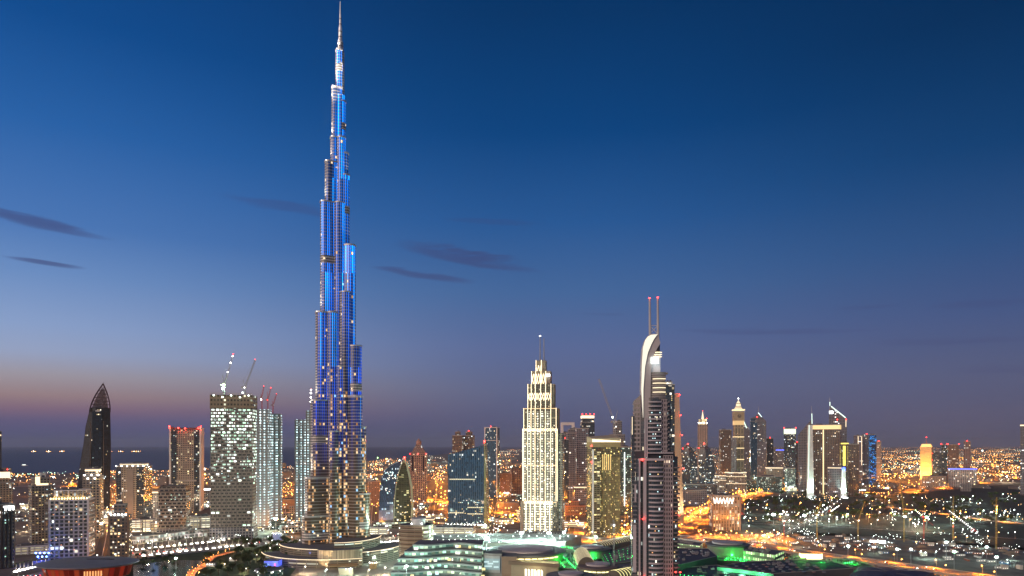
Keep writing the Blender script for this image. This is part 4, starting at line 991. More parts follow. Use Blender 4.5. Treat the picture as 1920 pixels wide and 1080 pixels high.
    mb = MB(); mb.box(-16, 22, -128, -108, 5.2, 6.2); mb.build('entrance_canopy', plain('canopy_wood', (.4, .26, .12), .6), t)
    for x in (-14, -2, 10, 20):
        mb = MB(); mb.bar((x, -126, 0), (x, -126, 5.2), .8); mb.build('canopy_column', concrete, t)
    return t
tall_tower()

# ------------------------------------------------------------------ curved sail tower
def sail_tower():
    Y = 1400; cx = gx(743, Y); s = Y / F
    t = thing('office_tower', 'sail shaped tower with blue glass on the left and a green edged golden leaf face', 'tower', (cx, Y, 0), -math.atan2(cx, Y))
    def lx(px): return (px - 743) * s
    # left sheet : outline in px (x,y) bottom to top, real depth toward the back
    def solid(outline, y0, y1, mats, name, uvs=True):
        mb = MB(); p = [(lx(a), gz(b, Y)) for a, b in outline]; n = len(p)
        mb.face([(x, y0, z) for x, z in p], [(x, z) for x, z in p], 0)
        mb.face([(x, y1, z) for x, z in reversed(p)], [(x, z) for x, z in reversed(p)], 0)
        for i in range(n):
            a, b = p[i], p[(i + 1) % n]; mb.face([(b[0], y0, b[1]), (a[0], y0, a[1]), (a[0], y1, a[1]), (b[0], y1, b[1])], [(y0, b[1]), (y0, a[1]), (y1, a[1]), (y1, b[1])], 1)
        return mb.build(name, mats, t)
    zb = 988.2
    f1 = facade('sail_glass', (.05, .07, .1), (.02, .045, .09), bay=2.2, floor=4, wx=.75, wy=.8, p=.16, ca=(.6, .85, 1), cb=(.9, 1, 1), seed=41, e=1.4, rough=.08)
    f2 = facade('leaf_face_m', (.075, .075, .035), (.03, .032, .014), bay=5, floor=4, wx=.9, wy=.55, p=.22, ca=(1, .85, .35), cb=(.9, 1, .6), seed=42, e=1.1)
    left = [(711, zb), (737, zb), (738, 940), (741, 910), (746, 885), (752, 868), (757, 861), (735, 872), (722, 881), (716, 895), (713, 920), (711.5, 950)]
    solid(left, -16, 22, [f1, f1], 'glass_sheet')
    right = [(738, zb), (769, zb), (770, 950), (768, 915), (765, 893), (761, 873), (757.5, 862), (752, 872), (747, 888), (742.5, 912), (739.5, 945)]
    solid(right, -19, 18, [f2, roofing], 'leaf_face')
    edge = [(771, zb), (773, 945), (771, 912), (767, 890), (763, 872), (758.5, 861.5)]
    mb = MB()
    for a, b in zip(edge, edge[1:]): mb.bar((lx(a[0]), -19, gz(a[1], Y)), (lx(b[0]), -19, gz(b[1], Y)), 4.2, 0, 6)
    mb.build('edge_rib', plain('pale_green_rib', (.35, .42, .28), .5), t)
    e2 = [(738, zb), (739.5, 945), (742.5, 912), (747, 888), (752, 872), (757.5, 862)]
    mb = MB()
    for a, b in zip(e2, e2[1:]): mb.bar((lx(a[0]), -19.5, gz(a[1], Y)), (lx(b[0]), -19.5, gz(b[1], Y)), 1.4, 0, 6)
    mb.build('edge_rib', plain('pale_green_rib', (.35, .42, .28), .5), t)
    beacon(t, (lx(758), -19, gz(858, Y)), 2.4, 12000)
    rng = random.Random(8)
    for _ in range(34):
        f = rng.random(); x = 716 + f * 30; y = 884 + rng.random() * (14 if f > .4 else 40)
        inst(window_mesh(2.0, 2.0, rng.choice(('win_cool', 'win_white'))), 'lit_window', t, (lx(x + 4), -16.1, gz(y, Y)))
    for k in range(18):
        x = 741 + rng.random() * 27; y = 945 + rng.random() * 30
        inst(window_mesh(2.4, 1.8, rng.choice(('win_yellow', 'win_white'))), 'lit_window', t, (lx(x), -19.1, gz(y, Y)))
    for k in range(12):
        mb = MB(); x = lx(712 + k * 2.2); mb.bar((x, -16.6, 0), (x, -16.6, gz(955 if k < 9 else 945, Y)), .9); mb.build('fin', plain('pale_fin', (.5, .46, .44), .6), t)
    spot(t, (lx(725), -60, 2), (lx(725), -16, 40), 90000, (.85, .85, 1), 80, 1)
    mb = MB(); mb.prism(rect(90, 50, 0, -2), 0, 13, 0, 1); mb.build('podium', [facade('podium_glass', (.2, .2, .16), (.06, .07, .05), bay=6, floor=4.4, wx=.85, wy=.6, p=.6, ca=(1, .9, .5), cb=(.7, 1, .8), seed=43, e=1.7), roofing], t)
sail_tower()

# ------------------------------------------------------------------ slanted blue glass block
def slant_block():
    Y = 1400; cx, w, d, rz = fit(840, 917, Y, -9, .42)
    t = thing('office_tower', 'dark blue glass block with a roof line rising to a red lamp on the right', 'tower', (cx, Y, 0), rz)
    zl, zr = gz(853, Y), gz(834, Y); mb = MB()
    pl = [(-w / 2, -d / 2), (w / 2 - 6, -d / 2), (w / 2 - 6, d / 2), (-w / 2, d / 2)]
    mb.prism(pl, 0, [zl, zr, zr, zl], 0, 1); mb.build('wall', [f_blue, roofing], t)
    mb = MB(); mb.prism([(w / 2 - 6, -d / 2 - .5), (w / 2, -d / 2 - .5), (w / 2 + 2, d / 2), (w / 2 - 6, d / 2)], 0, zr + 4, 0, 0, top=[(w / 2 - 6, -d / 2 - .5), (w / 2 - 4, -d / 2 - .5), (w / 2 - 4, d / 2), (w / 2 - 6, d / 2)])
    mb.build('edge_fin', facade('green_fin', (.28, .3, .16), (.2, .22, .1), bay=3, floor=4, wx=.8, wy=.5, p=.1, seed=52), t)
    for k in range(17):
        x = -w / 2 + (w - 6) * (k + .5) / 17; z = zl + (zr - zl) * (k + .5) / 17
        mb = MB(); mb.box(x - .22, x + .22, -d / 2 - .8, -d / 2 - .02, 0, z + .6); mb.build('fin', plain('blue_fin', (.12, .2, .3), .4, .3), t)
    beacon(t, (w / 2 - 5, -d / 2, zr + 7), 2.2, 12000)
    lit_windows(t, [(-w / 2, -d / 2, w / 2 - 6, -d / 2, 10, gz(935, Y))], 46, 4, 3, (2.4, 1.7), ('win_cool', 'win_white', 'win_yellow', 'win_green'), 3)
    for y, a, b in ((898, -.46, .2), (950, .0, .45), (960, -.46, -.1), (962, 0, .4)):
        mb = MB(); mb.box(a * w, b * w, -d / 2 - .4, -d / 2 - .05, gz(y, Y) - 1, gz(y, Y) + 1); mb.build('lit_floor', emit('floor_glow', (.95, .85, .5), .8), t)
    mb = MB(); mb.prism(rect(w * 1.1, d * 1.5), 0, 9, 0, 1); mb.build('podium', [facade('podium_glass', (.2, .2, .16)), roofing], t)
    for k in range(12):
        mb = MB(); mb.ball((0, 0, 0), .9, 0); mb.build('lamp', white_lamp, t, ((-.48 + k * .085) * w, -d * .75 - 1, 8))
slant_block()

# ------------------------------------------------------------------ golden outlined stepped tower
def golden_tower():
    Y = 1290; cx, w, d, rz = fit(977, 1053, Y, -9, .55); s = Y / F
    t = thing('hotel_tower', 'stepped tower outlined in golden light lines with crisscross crowns and two thin masts', 'tower', (cx, Y, 0), rz)
    fm = facade('gold_hotel', (.16, .14, .1), (.03, .03, .03), bay=2.9, floor=3.5, wx=.6, wy=.55, p=.4, ca=(1, .78, .38), cb=(1, .9, .65), seed=61, e=1.3, clump=.3)
    fw = facade('bright_column', (.2, .18, .13), (.1, .1, .08), bay=3.6, floor=4.6, wx=.6, wy=.5, p=9, ca=(1, .88, .6), cb=(1, .97, .85), seed=62, e=2.3, clump=.1)
    ctr = 1013.5; kx = w / (1053 - 977) * .98
    def X(px): return (px - ctr) * kx
    tiers = [(978, 1049, 0, 805, 1.0), (980, 1046.5, 805, 766, .92), (988, 1035.5, 766, 721, .8), (995, 1024.5, 721, 697, .62), (1003.5, 1014.5, 697, 676.5, .4)]
    for i, (a, b, y0, y1, fd) in enumerate(tiers):
        z0 = 0 if i == 0 else gz(y0, Y); z1 = gz(y1, Y)
        mb = MB(); bb = b + (9 if i == 4 else 0); mb.prism([(X(a), -d / 2 * fd), (X(bb), -d / 2 * fd), (X(bb), d / 2 * fd), (X(a), d / 2 * fd)], z0, z1, 0, 1)
        mb.build('wall' if i == 0 else 'setback_wall', [fm if i < 3 else facade('crown_stone2', (.3, .25, .17), (.2, .15, .1), bay=4, floor=4, p=.05, seed=63), roofing], t)
    # side shoulder on the right (stone)
    mb = MB()
    for a, b, y1, y0 in ((1024.5, 1033, 697, 721), (1035.5, 1041, 721, 766), (1046.5, 1049.5, 766, 805)):
        mb.prism([(X(a), -d * .2), (X(b), -d * .2), (X(b), d * .3), (X(a), d * .3)], 0, gz(y1, Y), 0, 1)
    mb.build('side_shoulder', [plain('warm_stone', (.32, .25, .19), .8), roofing], t)
    # light lines
    def line(px, y0, y1, fd, th=.62):
        mb = MB(); y = -d / 2 * fd - .55; mb.box(X(px) - th / 2, X(px) + th / 2, y - .25, y + .45, gz(y1, Y), gz(y0, Y)); mb.build('light_line', gold_strip, t)
    def fdz(y):
        for a, b, y0, y1, fd in tiers:
            if y >= y1: return fd
        return .4
    for px, top in ((1003.5, 676), (1014.5, 676), (995, 697), (1024.5, 697), (988, 721), (1035.5, 721), (980, 766), (1046.5, 766), (978, 805), (1049, 805)):
        segs = [(676, 697), (697, 721), (721, 766), (766, 805), (805, 938)]
        for a, b in segs:
            if a >= top - 1: line(px if px not in (1049,) else px, a, b, fdz((a + b) / 2))
    for px in (985, 994, 1003.5, 1014.5, 1024.5, 1034):
        line(px, 941, 1002, 1.06, 1.0)
    mb = MB(); mb.prism([(X(980), -d / 2 * 1.05), (X(1040), -d / 2 * 1.05), (X(1040), 0), (X(980), 0)], 0, gz(940, Y), 0, 1); mb.build('lower_bay', [fw, roofing], t)
    for a, b in ((981, 985.5), (989.5, 994), (998, 1002), (1007, 1011.5), (1016, 1021), (1027, 1032.5), (1037, 1041.5)):
        mb = MB(); mb.box(X(a), X(b), -d / 2 - .35, -d / 2 - .02, gz(938, Y), gz(772 if 987 < a < 1034 else 810, Y)); mb.build('window_column', fw, t)
    # crisscross crowns
    def criss(x0, x1, y0, y1, n, fd, name='crown_lattice', th=.7):
        mb = MB(); yy = -d / 2 * fd - .8; w_ = (x1 - x0) / n; z0, z1 = gz(y1, Y), gz(y0, Y); zm = (z0 * .4 + z1 * .6)
        for k in range(n):
            a, b, m = X(x0 + k * w_), X(x0 + (k + 1) * w_), X(x0 + (k + .5) * w_)
            mb.bar((a, yy, z1), (m, yy, z0), th); mb.bar((b, yy, z1), (m, yy, z0), th)
            mb.bar((a, yy, z0 + (z1 - z0) * .1), (m, yy, z1), th); mb.bar((b, yy, z0 + (z1 - z0) * .1), (m, yy, z1), th)
        mb.build(name, gold_strip, t)
    criss(988, 1035.5, 738, 752, 5, .82); criss(995, 1024.5, 702, 723, 3, .66); criss(1003.5, 1014.5, 686, 714, 1, .5)
    criss(978, 1049, 804, 809, 9, 1.0, th=.6); criss(981, 1040, 937, 943, 8, 1.08, th=.6)
    for y in (767, 805, 872, 940):
        mb = MB(); mb.box(X(979), X(1048), -d / 2 - 1, -d / 2 - .4, gz(y, Y) - .4, gz(y, Y) + .4); mb.build('light_line', warm_strip, t)
    mb = MB(); mb.box(X(1024), X(1033), -d / 2 * .62 - 1, -d / 2 * .62 - .2, gz(707.5, Y), gz(703, Y)); mb.build('roof_sign', sign_white, t)
    for px, y1 in ((1010.5, 631), (1018.5, 634)):
        mb = MB(); mb.bar((X(px), 0, gz(677, Y)), (X(px), 0, gz(y1, Y)), 2.4, 0, 6, 1.3); mb.build('mast', steel, t)
    mb = MB(); mb.ball((X(1010.5), 0, gz(630, Y)), 1.2, 0); mb.build('mast_lamp', white_lamp, t)
    mb = MB(); mb.prism([(X(1050), -d * .3), (X(1058), -d * .3), (X(1058), d / 2), (X(1050), d / 2)], 0, gz(812, Y), 0, 1); mb.build('side_wing', [f_beige, roofing], t)
    mb = MB(); mb.prism([(X(975), -d / 2 - 8), (X(980), -d / 2 - 8), (X(980), -d / 2), (X(975), -d / 2)], 0, gz(938, Y), 0, 1); mb.build('side_pier', [plain('warm_stone', (.32, .25, .19), .8), roofing], t)
    rng = random.Random(2)
    for _ in range(55):
        x = rng.uniform(982, 1046); y = rng.uniform(775, 930); inst(window_mesh(1.7, 1.7, rng.choice(('win_warm', 'win_white'))), 'lit_window', t, (X(x), -d / 2 - .45, gz(y, Y)))
    for x in (985, 1000, 1015, 1030): spot(t, (X(x), -d / 2 - 22, 2), (X(x), -d / 2, 36), 14000, (1, .86, .6), 70, .6)
    mb = MB(); mb.prism([(X(968), -d / 2 - 20), (X(1062), -d / 2 - 20), (X(1066), d / 2), (X(968), d / 2)], 0, 8, 0, 1); mb.build('podium', [f_grey, roofing], t)
golden_tower()

# ------------------------------------------------------------------ golden slab tower with glowing slanted roof
def gold_slab():
    Y = 1270; cx, w, d, rz = fit(1100, 1163, Y, 26, .45)
    t = thing('hotel_tower', 'golden lit slab tower with a glowing slanted roof and vertical light shafts', 'tower', (cx, Y, 0), rz)
    zt = gz(838, Y); mb = MB()
    mb.prism(rect(w, d), 0, zt, 0, 1); mb.build('wall', [f_yellow, roofing], t)
    # slanted glowing roof: a wedge rising to the right over a plain stone frieze
    mb = MB(); mb.prism(rect(w + 1, d + 1), zt, gz(829, Y), 0, 0); mb.build('frieze', plain('ochre_stone', (.38, .3, .15), .8), t)
    z0 = gz(829, Y); mb = MB()
    mb.prism([(-w / 2, -d / 2), (w / 2, -d / 2), (w / 2, d / 2), (-w / 2, d / 2)], z0, [z0 + 6.5, z0 + 8, z0 + 14, z0 + 10], 0, 0)
    mb.build('roof_wedge', plain('roof_stone', (.5, .42, .28), .7), t)
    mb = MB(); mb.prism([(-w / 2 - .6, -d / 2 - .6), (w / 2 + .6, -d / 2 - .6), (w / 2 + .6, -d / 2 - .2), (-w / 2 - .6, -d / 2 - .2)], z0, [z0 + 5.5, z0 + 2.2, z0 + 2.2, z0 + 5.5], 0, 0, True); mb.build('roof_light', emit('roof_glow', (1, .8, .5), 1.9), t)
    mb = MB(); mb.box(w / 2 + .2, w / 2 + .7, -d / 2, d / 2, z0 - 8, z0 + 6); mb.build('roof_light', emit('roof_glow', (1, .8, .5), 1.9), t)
    for k in range(24):
        x = (-.5 + (k + .5) / 24) * w
        mb = MB(); mb.box(x - .3, x + .3, -d / 2 - .9, -d / 2, 0, zt - 18); mb.build('pilaster', plain('ochre_stone', (.38, .3, .15), .8), t)
    for k in range(5):
        x = (-.14 + k * .07) * w; mb = MB(); mb.box(x - .35, x + .35, -d / 2 - 1.3, -d / 2 - .9, zt - 42, zt - 13); mb.build('painted_light_streak', emit('streak_glow', (1, .66, .2), 1.8), t)  # uplight streaks on the wall, painted as glowing strips
    for k in range(3):
        y = (-.3 + k * .3) * d; mb = MB(); mb.box(w / 2 + .1, w / 2 + .5, y - .5, y + .5, zt - 26, zt - 8); mb.build('painted_light_streak', emit('streak_glow', (1, .66, .2), 1.8), t)
    for k in range(10):
        x = (-.3 + k * .085) * w; spot(t, (x, -d / 2 - 3.2, 4), (x, -d / 2 - .5, 32), 26000, (1, .66, .2), 50, .4)
        mb = MB(); mb.box(-.5, .5, -.4, .4, 0, 1.6); mb.build('uplight', emit('uplight_glow', (1, .72, .3), 9), t, (x, -d / 2 - 3, 3.5))
    lit_windows(t, [(-w / 2, -d / 2, w / 2, -d / 2, 12, zt - 20), (-w / 2, d / 2, -w / 2, -d / 2, 12, zt - 10)], 98, 3.3, 3, (1.8, 1.6), ('win_yellow', 'win_yellow', 'win_warm'), 12)
    # left balcony wing
    mb = MB(); mb.prism(rect(w * .24, 6, -w * .38, -d / 2 - 2.5), 0, zt - 6, 0, 1); mb.build('balcony_wing', [facade('balcony_wing', (.2, .16, .1), (.05, .045, .03), bay=6, floor=3.5, wx=.8, wy=.55, p=.5, ca=(1, .8, .3), cb=(1, .9, .5), seed=71), roofing], t)
    mb = MB(); mb.box(-w / 2 - 1, -w / 2, -d / 2 - 6, -d / 2, 0, zt - 4); mb.build('side_pier', white_paint, t)
    for y, x in ((836, -.5), (866, -.5)): beacon(t, (x * w - 2, -d / 2, gz(y, Y)), 1.5)
    mb = MB(); mb.prism(rect(w * 1.1, d * 1.5, 0, -2), 0, 5, 0, 1); mb.build('podium', [f_yellow, roofing], t)
gold_slab()

# ------------------------------------------------------------------ near twin mast tower
def twin_mast():
    Y = 652; k = Y / F; cx = gx(1228, Y)
    t = thing('residential_tower', 'nearest tall tower with white balconies, a curved white blade top and two tall masts', 'tower', (cx, Y, 0), -math.atan2(cx, Y) * .5)
    def x(px): return (px - 1228) * k
    def z(py): return gz(py, Y)
    wh = plain('near_white', (.5, .46, .47), .7, 0, .12, .3); dk = plain('near_dark', (.045, .045, .05), .6)
    gl = facade('near_glass', (.1, .1, .11), (.02, .03, .045), bay=1.6, floor=4.0, wx=.85, wy=.8, p=.07, ca=(.75, .95, 1), cb=(1, .8, .5), seed=81, e=2)
    gr = facade('near_grid', (.36, .31, .30), (.02, .02, .025), bay=2.1, floor=4.0, wx=.5, wy=.58, p=.05, ca=(1, .6, .35), cb=(1, .8, .6), seed=82, e=1.2)
    # lower body
    def curved(x0, x1, yb, bulge, n=10): return [(x0 + (x1 - x0) * i / n, yb - bulge * math.sin(math.pi * i / n)) for i in range(n + 1)]
    lb = curved(x(1210), x(1241), -13, 2.2)
    mb = MB(); mb.prism(lb + [(x(1241), 14), (x(1210), 14)], 0, z(858), 0, 1); mb.build('glass_body', [gl, roofing], t)
    mb = MB(); mb.prism([(x(1240.5), -15), (x(1258), -14), (x(1258), 12), (x(1240.5), 12)], 0, z(853), 0, 1); mb.build('grid_body', [gr, roofing], t)
    mb = MB(); mb.prism([(x(1257.5), -10.5), (x(1268), -7), (x(1268), 12), (x(1257.5), 12)], 0, z(856), 0, 1); mb.build('right_body', [gl, roofing], t)
    mb = MB(); mb.prism([(x(1191), -9), (x(1210.5), -12), (x(1210.5), 12), (x(1191), 12)], 0, z(860), 0, 1); mb.build('left_body', [gl, roofing], t)
    for a, b in ((1196, 1198.5), (1204, 1209.5)):
        mb = MB(); mb.box(x(a), x(b), -15.5, -11, 0, z(860)); mb.build('corner_column', wh, t)
    mb = MB(); mb.box(x(1195), x(1242), -16, -10, z(863), z(859)); mb.build('terrace_beam', wh, t)
    nfl = int(z(862) / 4.0)
    for i in range(1, nfl):
        zz = i * 4.0
        mb = MB(); p = curved(x(1214), x(1240), -16.2, 2.6, 8); mb.prism(p + [(x(1240), -13), (x(1214), -13)], zz, zz + 1.25, 0, 0, True); mb.build('balcony', wh, t)
        mb = MB(); p = curved(x(1258.2), x(1270.5), -11.5, 2.5, 6); mb.prism(p + [(x(1269), -6), (x(1258.2), -8)], zz, zz + 1.0, 0, 0, True); mb.build('balcony', plain('near_grey', (.22, .2, .2), .7), t)
        if i % 1 == 0 and i > 4 and zz < z(905) :
            mb = MB(); mb.box(x(1185.5), x(1193), -10, -5, zz, zz + 1.1); mb.build('balcony', plain('near_grey', (.22, .2, .2), .7), t)
    for a, y0, y1 in ((1190, 908, 940), (1190, 982, 1070), (1187, 982, 1070)):
        mb = MB(); mb.box(x(a) - .6, x(a) + .9, -10.8, -9.8, z(y1), z(y0)); mb.build('side_frame', wh, t)
        for q in range(int((y1 - y0) / 8)):
            pass
    mb = MB(); mb.box(x(1184.5), x(1194), -9.5, 8, 0, z(905)); mb.build('left_wing', [gl], t)
    # setback terrace
    mb = MB(); mb.prism([(x(1190), -10), (x(1262), -10), (x(1262), 12), (x(1190), 12)], z(858), z(846), 0, 1); mb.build('terrace_floor', [dk, roofing], t)
    mb = MB(); mb.box(x(1212), x(1258), -14.5, -9, z(850), z(848)); mb.build('terrace_beam', wh, t)
    # upper body
    up = curved(x(1212), x(1238), -11, 1.6)
    mb = MB(); mb.prism(up + [(x(1238), 10), (x(1212), 10)], z(848), z(747), 0, 1); mb.build('glass_body', [gl, roofing], t)
    mb = MB(); mb.prism([(x(1237.5), -11.5), (x(1248.5), -11), (x(1248.5), 10), (x(1237.5), 10)], z(848), z(750), 0, 1); mb.build('grid_body', [gr, roofing], t)
    mb = MB(); mb.prism([(x(1248), -9), (x(1256), -6), (x(1256), 10), (x(1248), 10)], z(848), z(756), 0, 1); mb.build('right_body', [gl, roofing], t)
    mb = MB(); mb.prism([(x(1200), -8), (x(1212.5), -10), (x(1212.5), 9), (x(1200), 9)], z(858), z(772), 0, 1); mb.build('left_body', [gl, roofing], t)
    mb = MB(); mb.prism([(x(1188), -6), (x(1200.5), -8), (x(1200.5), 8), (x(1188), 8)], z(905), [z(752), z(741), z(741), z(752)], 0, 1); mb.build('left_wing', [facade('near_wing', (.3, .27, .26), (.03, .03, .035), bay=3, floor=4, wx=.7, wy=.6, p=.1, seed=83), roofing], t)
    mb = MB(); mb.bar((x(1185), -7, z(815)), (x(1185), -7, z(782)), .7); mb.build('light_line', cream_strip, t)
    mb = MB(); mb.prism([(x(1184), -6.5), (x(1189), -6.5), (x(1189), 6), (x(1184), 6)], z(905), z(780), 0, 1); mb.build('left_wing', [gl, roofing], t)
    i = 0; zz = z(843)
    while zz < z(752):
        mb = MB(); p = curved(x(1213), x(1237.5), -13.4, 1.8, 8); mb.prism(p + [(x(1237.5), -11), (x(1213), -11)], zz, zz + 1.2, 0, 0, True); mb.build('balcony', wh, t)
        mb = MB(); p = curved(x(1248.5), x(1254), -10.5, 1.2, 5); mb.prism(p + [(x(1253), -7), (x(1248.5), -8)], zz, zz + 1.0, 0, 0, True); mb.build('balcony', plain('near_grey', (.22, .2, .2), .7), t)
        zz += 3.95
    for a, b in ((1206.5, 1209), (1210, 1212.5)):
        mb = MB(); mb.box(x(a), x(b), -13, -9, z(858), z(784)); mb.build('corner_column', wh, t)
    # crown
    mb = MB(); mb.prism(curved(x(1218), x(1245.5), -10, 2, 8) + [(x(1245.5), 8), (x(1218), 8)], z(750), z(700), 0, 1); mb.build('crown_drum', [plain('louvre_grey', (.2, .19, .17), .7), roofing], t)
    for y in (712.5, 720.5, 729, 737):
        mb = MB(); p = curved(x(1222), x(1245), -10.4, 2, 8)
        for a, b in zip(p, p[1:]): mb.bar((a[0], a[1] - .4, z(y)), (b[0], b[1] - .4, z(y)), .9)
        mb.build('crown_light', emit('crown_line', (1, .82, .52), 1.6), t)
    for y in (704, 708, 716, 725, 733, 741, 746):
        mb = MB(); p = curved(x(1218), x(1245.5), -10.2, 2, 8)
        for a, b in zip(p, p[1:]): mb.bar((a[0], a[1], z(y)), (b[0], b[1], z(y)), .5)
        mb.build('louvre', wh, t)
    mb = MB(); mb.lathe([(0, z(706)), (2.2, z(704)), (4.2, z(702.5)), (3.8, z(700.5)), (0, z(700))], 14, 0, x(1243), -6); mb.build('saucer_deck', plain('saucer_tan', (.45, .36, .24), .6), t)
    # curved white blade: outer and inner outline, extruded in depth
    outer = [(1203.5, 784), (1200, 732), (1201, 685), (1203, 655), (1207, 641), (1212, 634), (1218, 631), (1226, 630.5)]
    inner = [(1204.5, 784), (1205, 732), (1208, 690), (1213, 665), (1219, 650), (1224, 640), (1229, 633), (1231.5, 631)]
    def ribbon(oa, ia, y0, y1, name, m):
        mb = MB()
        for i in range(len(oa) - 1):
            a, b, c, d_ = oa[i], ia[i], ia[i + 1], oa[i + 1]
            P = [(x(q[0]), z(q[1])) for q in (a, b, c, d_)]
            mb.face([(p[0], y0, p[1]) for p in P]); mb.face([(p[0], y1, p[1]) for p in reversed(P)])
            mb.face([(P[0][0], y1, P[0][1]), (P[0][0], y0, P[0][1]), (P[3][0], y0, P[3][1]), (P[3][0], y1, P[3][1])])
            mb.face([(P[1][0], y0, P[1][1]), (P[1][0], y1, P[1][1]), (P[2][0], y1, P[2][1]), (P[2][0], y0, P[2][1])])
        return mb.build(name, m, t)
    ribbon(outer, inner, -12.5, 2, 'blade_rim', wh)
    mid_o = [(a[0] + .8, a[1] + (.6 if a[1] < 640 else 0)) for a in outer]; mid_i = [(a[0] - .6, a[1]) for a in inner]
    ribbon(mid_o, mid_i, -12.75, -12.5, 'blade_painted_light', emit('painted_blade_glow', (1, .94, .72), 1.0))  # band washed by uplights; that light is put in as emission
    sheet_o = inner; sheet_i = [(1217, 784), (1218, 732), (1218.5, 700), (1221, 678), (1226, 664), (1230, 656), (1234, 650), (1235.5, 646)]
    ribbon(sheet_o, sheet_i, -11.5, 0, 'blade_sheet', plain('blade_white', (.45, .42, .4), .6, 0, .1, .3))
    mb = MB(); mb.prism([(x(1218), -9), (x(1236), -9), (x(1236), 4), (x(1218), 4)], z(702), z(668), 0, 0); mb.build('crown_core', wh, t)
    mb = MB(); mb.prism([(x(1226), -8), (x(1235.5), -8), (x(1235.5), 3), (x(1226), 3)], z(668), z(646), 0, 0, top=[(x(1233), -8), (x(1235.5), -8), (x(1235.5), 3), (x(1233), 3)]); mb.build('crown_core', dk, t)
    mb = MB(); mb.box(x(1218.3), x(1232), -13.4, -12.9, z(684.5), z(673)); mb.build('roof_sign', emit('near_sign', (.86, 1, .97), 3.2), t)
    point(t, (x(1231), -16, z(690)), 1500, (.85, 1, .95), 1)
    for i, y in enumerate((663, 667, 671)):
        mb = MB(); p = curved(x(1225 - i * 1.5), x(1238.5), -9, 3, 6)
        for a, b in zip(p, p[1:]): mb.bar((a[0], a[1], z(y + 1.2)), (b[0], b[1], z(y)), .9)
        mb.build('crown_light', emit('crown_line', (1, .82, .52), 1.6), t)
    # masts
    for px_, a, b in ((1217.3, 631, 562), (1232, 640, 561)):
        mb = MB(); mb.bar((x(px_) + .4, -5, z(a)), (x(px_), -5, z(b)), 2.6, 0, 8, 1.7); mb.build('mast', plain('mast_white', (.5, .49, .47), .5), t)
        beacon(t, (x(px_), -5, z(b - 1)), .9, 900)
    mb = MB(); mb.bar((x(1232), -5, z(700)), (x(1232) + .3, -5, z(640)), 2.8, 0, 8, 2.6); mb.build('mast_foot', plain('mast_white', (.5, .49, .47), .5), t)
    mb = MB()
    for a, b in (((1217.6, 612), (1232, 628)), ((1232, 612), (1217.6, 628)), ((1217.6, 612), (1232, 612)), ((1217.6, 628), (1232, 628))):
        mb.bar((x(a[0]), -5, z(a[1])), (x(b[0]), -5, z(b[1])), .7)
    mb.build('mast_brace', plain('mast_white', (.5, .49, .47), .5), t)
    for px_, y in ((1202, 862), (1203, 970), (1204, 1078), (1268, 962), (1270, 1066), (1262, 1066)): beacon(t, (x(px_), -16.5, z(y)), .8, 420)
    rng = random.Random(6)
    for _ in range(30):
        xx = rng.choice((rng.uniform(1214, 1238), rng.uniform(1214, 1238), rng.uniform(1259, 1267))); fl_ = rng.randrange(6, 40); zz = fl_ * 4.0 + 2.4
        inst(window_mesh(1.0, 1.0, rng.choice(('win_cool', 'win_green', 'win_orange', 'win_warm'))), 'lit_window', t, (x(xx), -13.2 - (2.2 * math.sin(math.pi * (xx - 1210) / 31) if xx < 1241 else -3.2), zz))
    for _ in range(16):
        xx = rng.uniform(1214, 1236); inst(window_mesh(.9, .9, rng.choice(('win_cool', 'win_white'))), 'lit_window', t, (x(xx), -11.2 - 1.6 * math.sin(math.pi * (xx - 1212) / 26), z(843) + 2.6 + 3.95 * rng.randrange(0, 11)))
twin_mast()
# ------------------------------------------------------------------ middle distance towers
# pointed pink tower
def pink_tower():
    Y = 2050; cx, w, d, rz = fit(769, 801, Y, -6, .8); t = thing('apartment_tower', 'salmon pink tower with a stepped pyramid roof and small spire', 'tower', (cx, Y, 0), rz)
    zt = gz(852, Y); mb = MB(); mb.prism(rect(w, d), 0, zt, 0, 1); mb.build('wall', [f_pink, roofing], t)
    z = zt; ws = 1.0
    for k in range(6):
        mb = MB(); mb.prism(rect(w * ws * .93, d * ws * .93), z, z + 5.2, 0, 1, top=rect(w * (ws - .1), d * (ws - .1))); mb.build('roof_step', [f_pink, roofing], t); z += 5.2; ws -= .12
    mb = MB(); mb.lathe([(w * .16, z), (w * .17, z + 7), (w * .08, z + 12), (.8, z + 15), (.3, gz(822, Y))], 8); mb.build('spire', plain('pink_stone', (.38, .24, .2), .7), t)
    for sx in (-.34, .34):
        mb = MB(); mb.box(sx * w - 2.4, sx * w + 2.4, -d / 2 - .7, -d / 2 - .05, zt - 48, zt - 4); mb.build('tall_window', plain('dark_pane', (.02, .02, .03), .15), t)
    for fx in (-.5, 0, .5): beacon(t, (fx * w, -d / 2 - 1, zt + 2), 1.6)
    lit_windows(t, faces_of(w, d, 10, zt, 0), 50, 3.6, 3.8, (2.2, 1.8), WK, 4)
pink_tower()
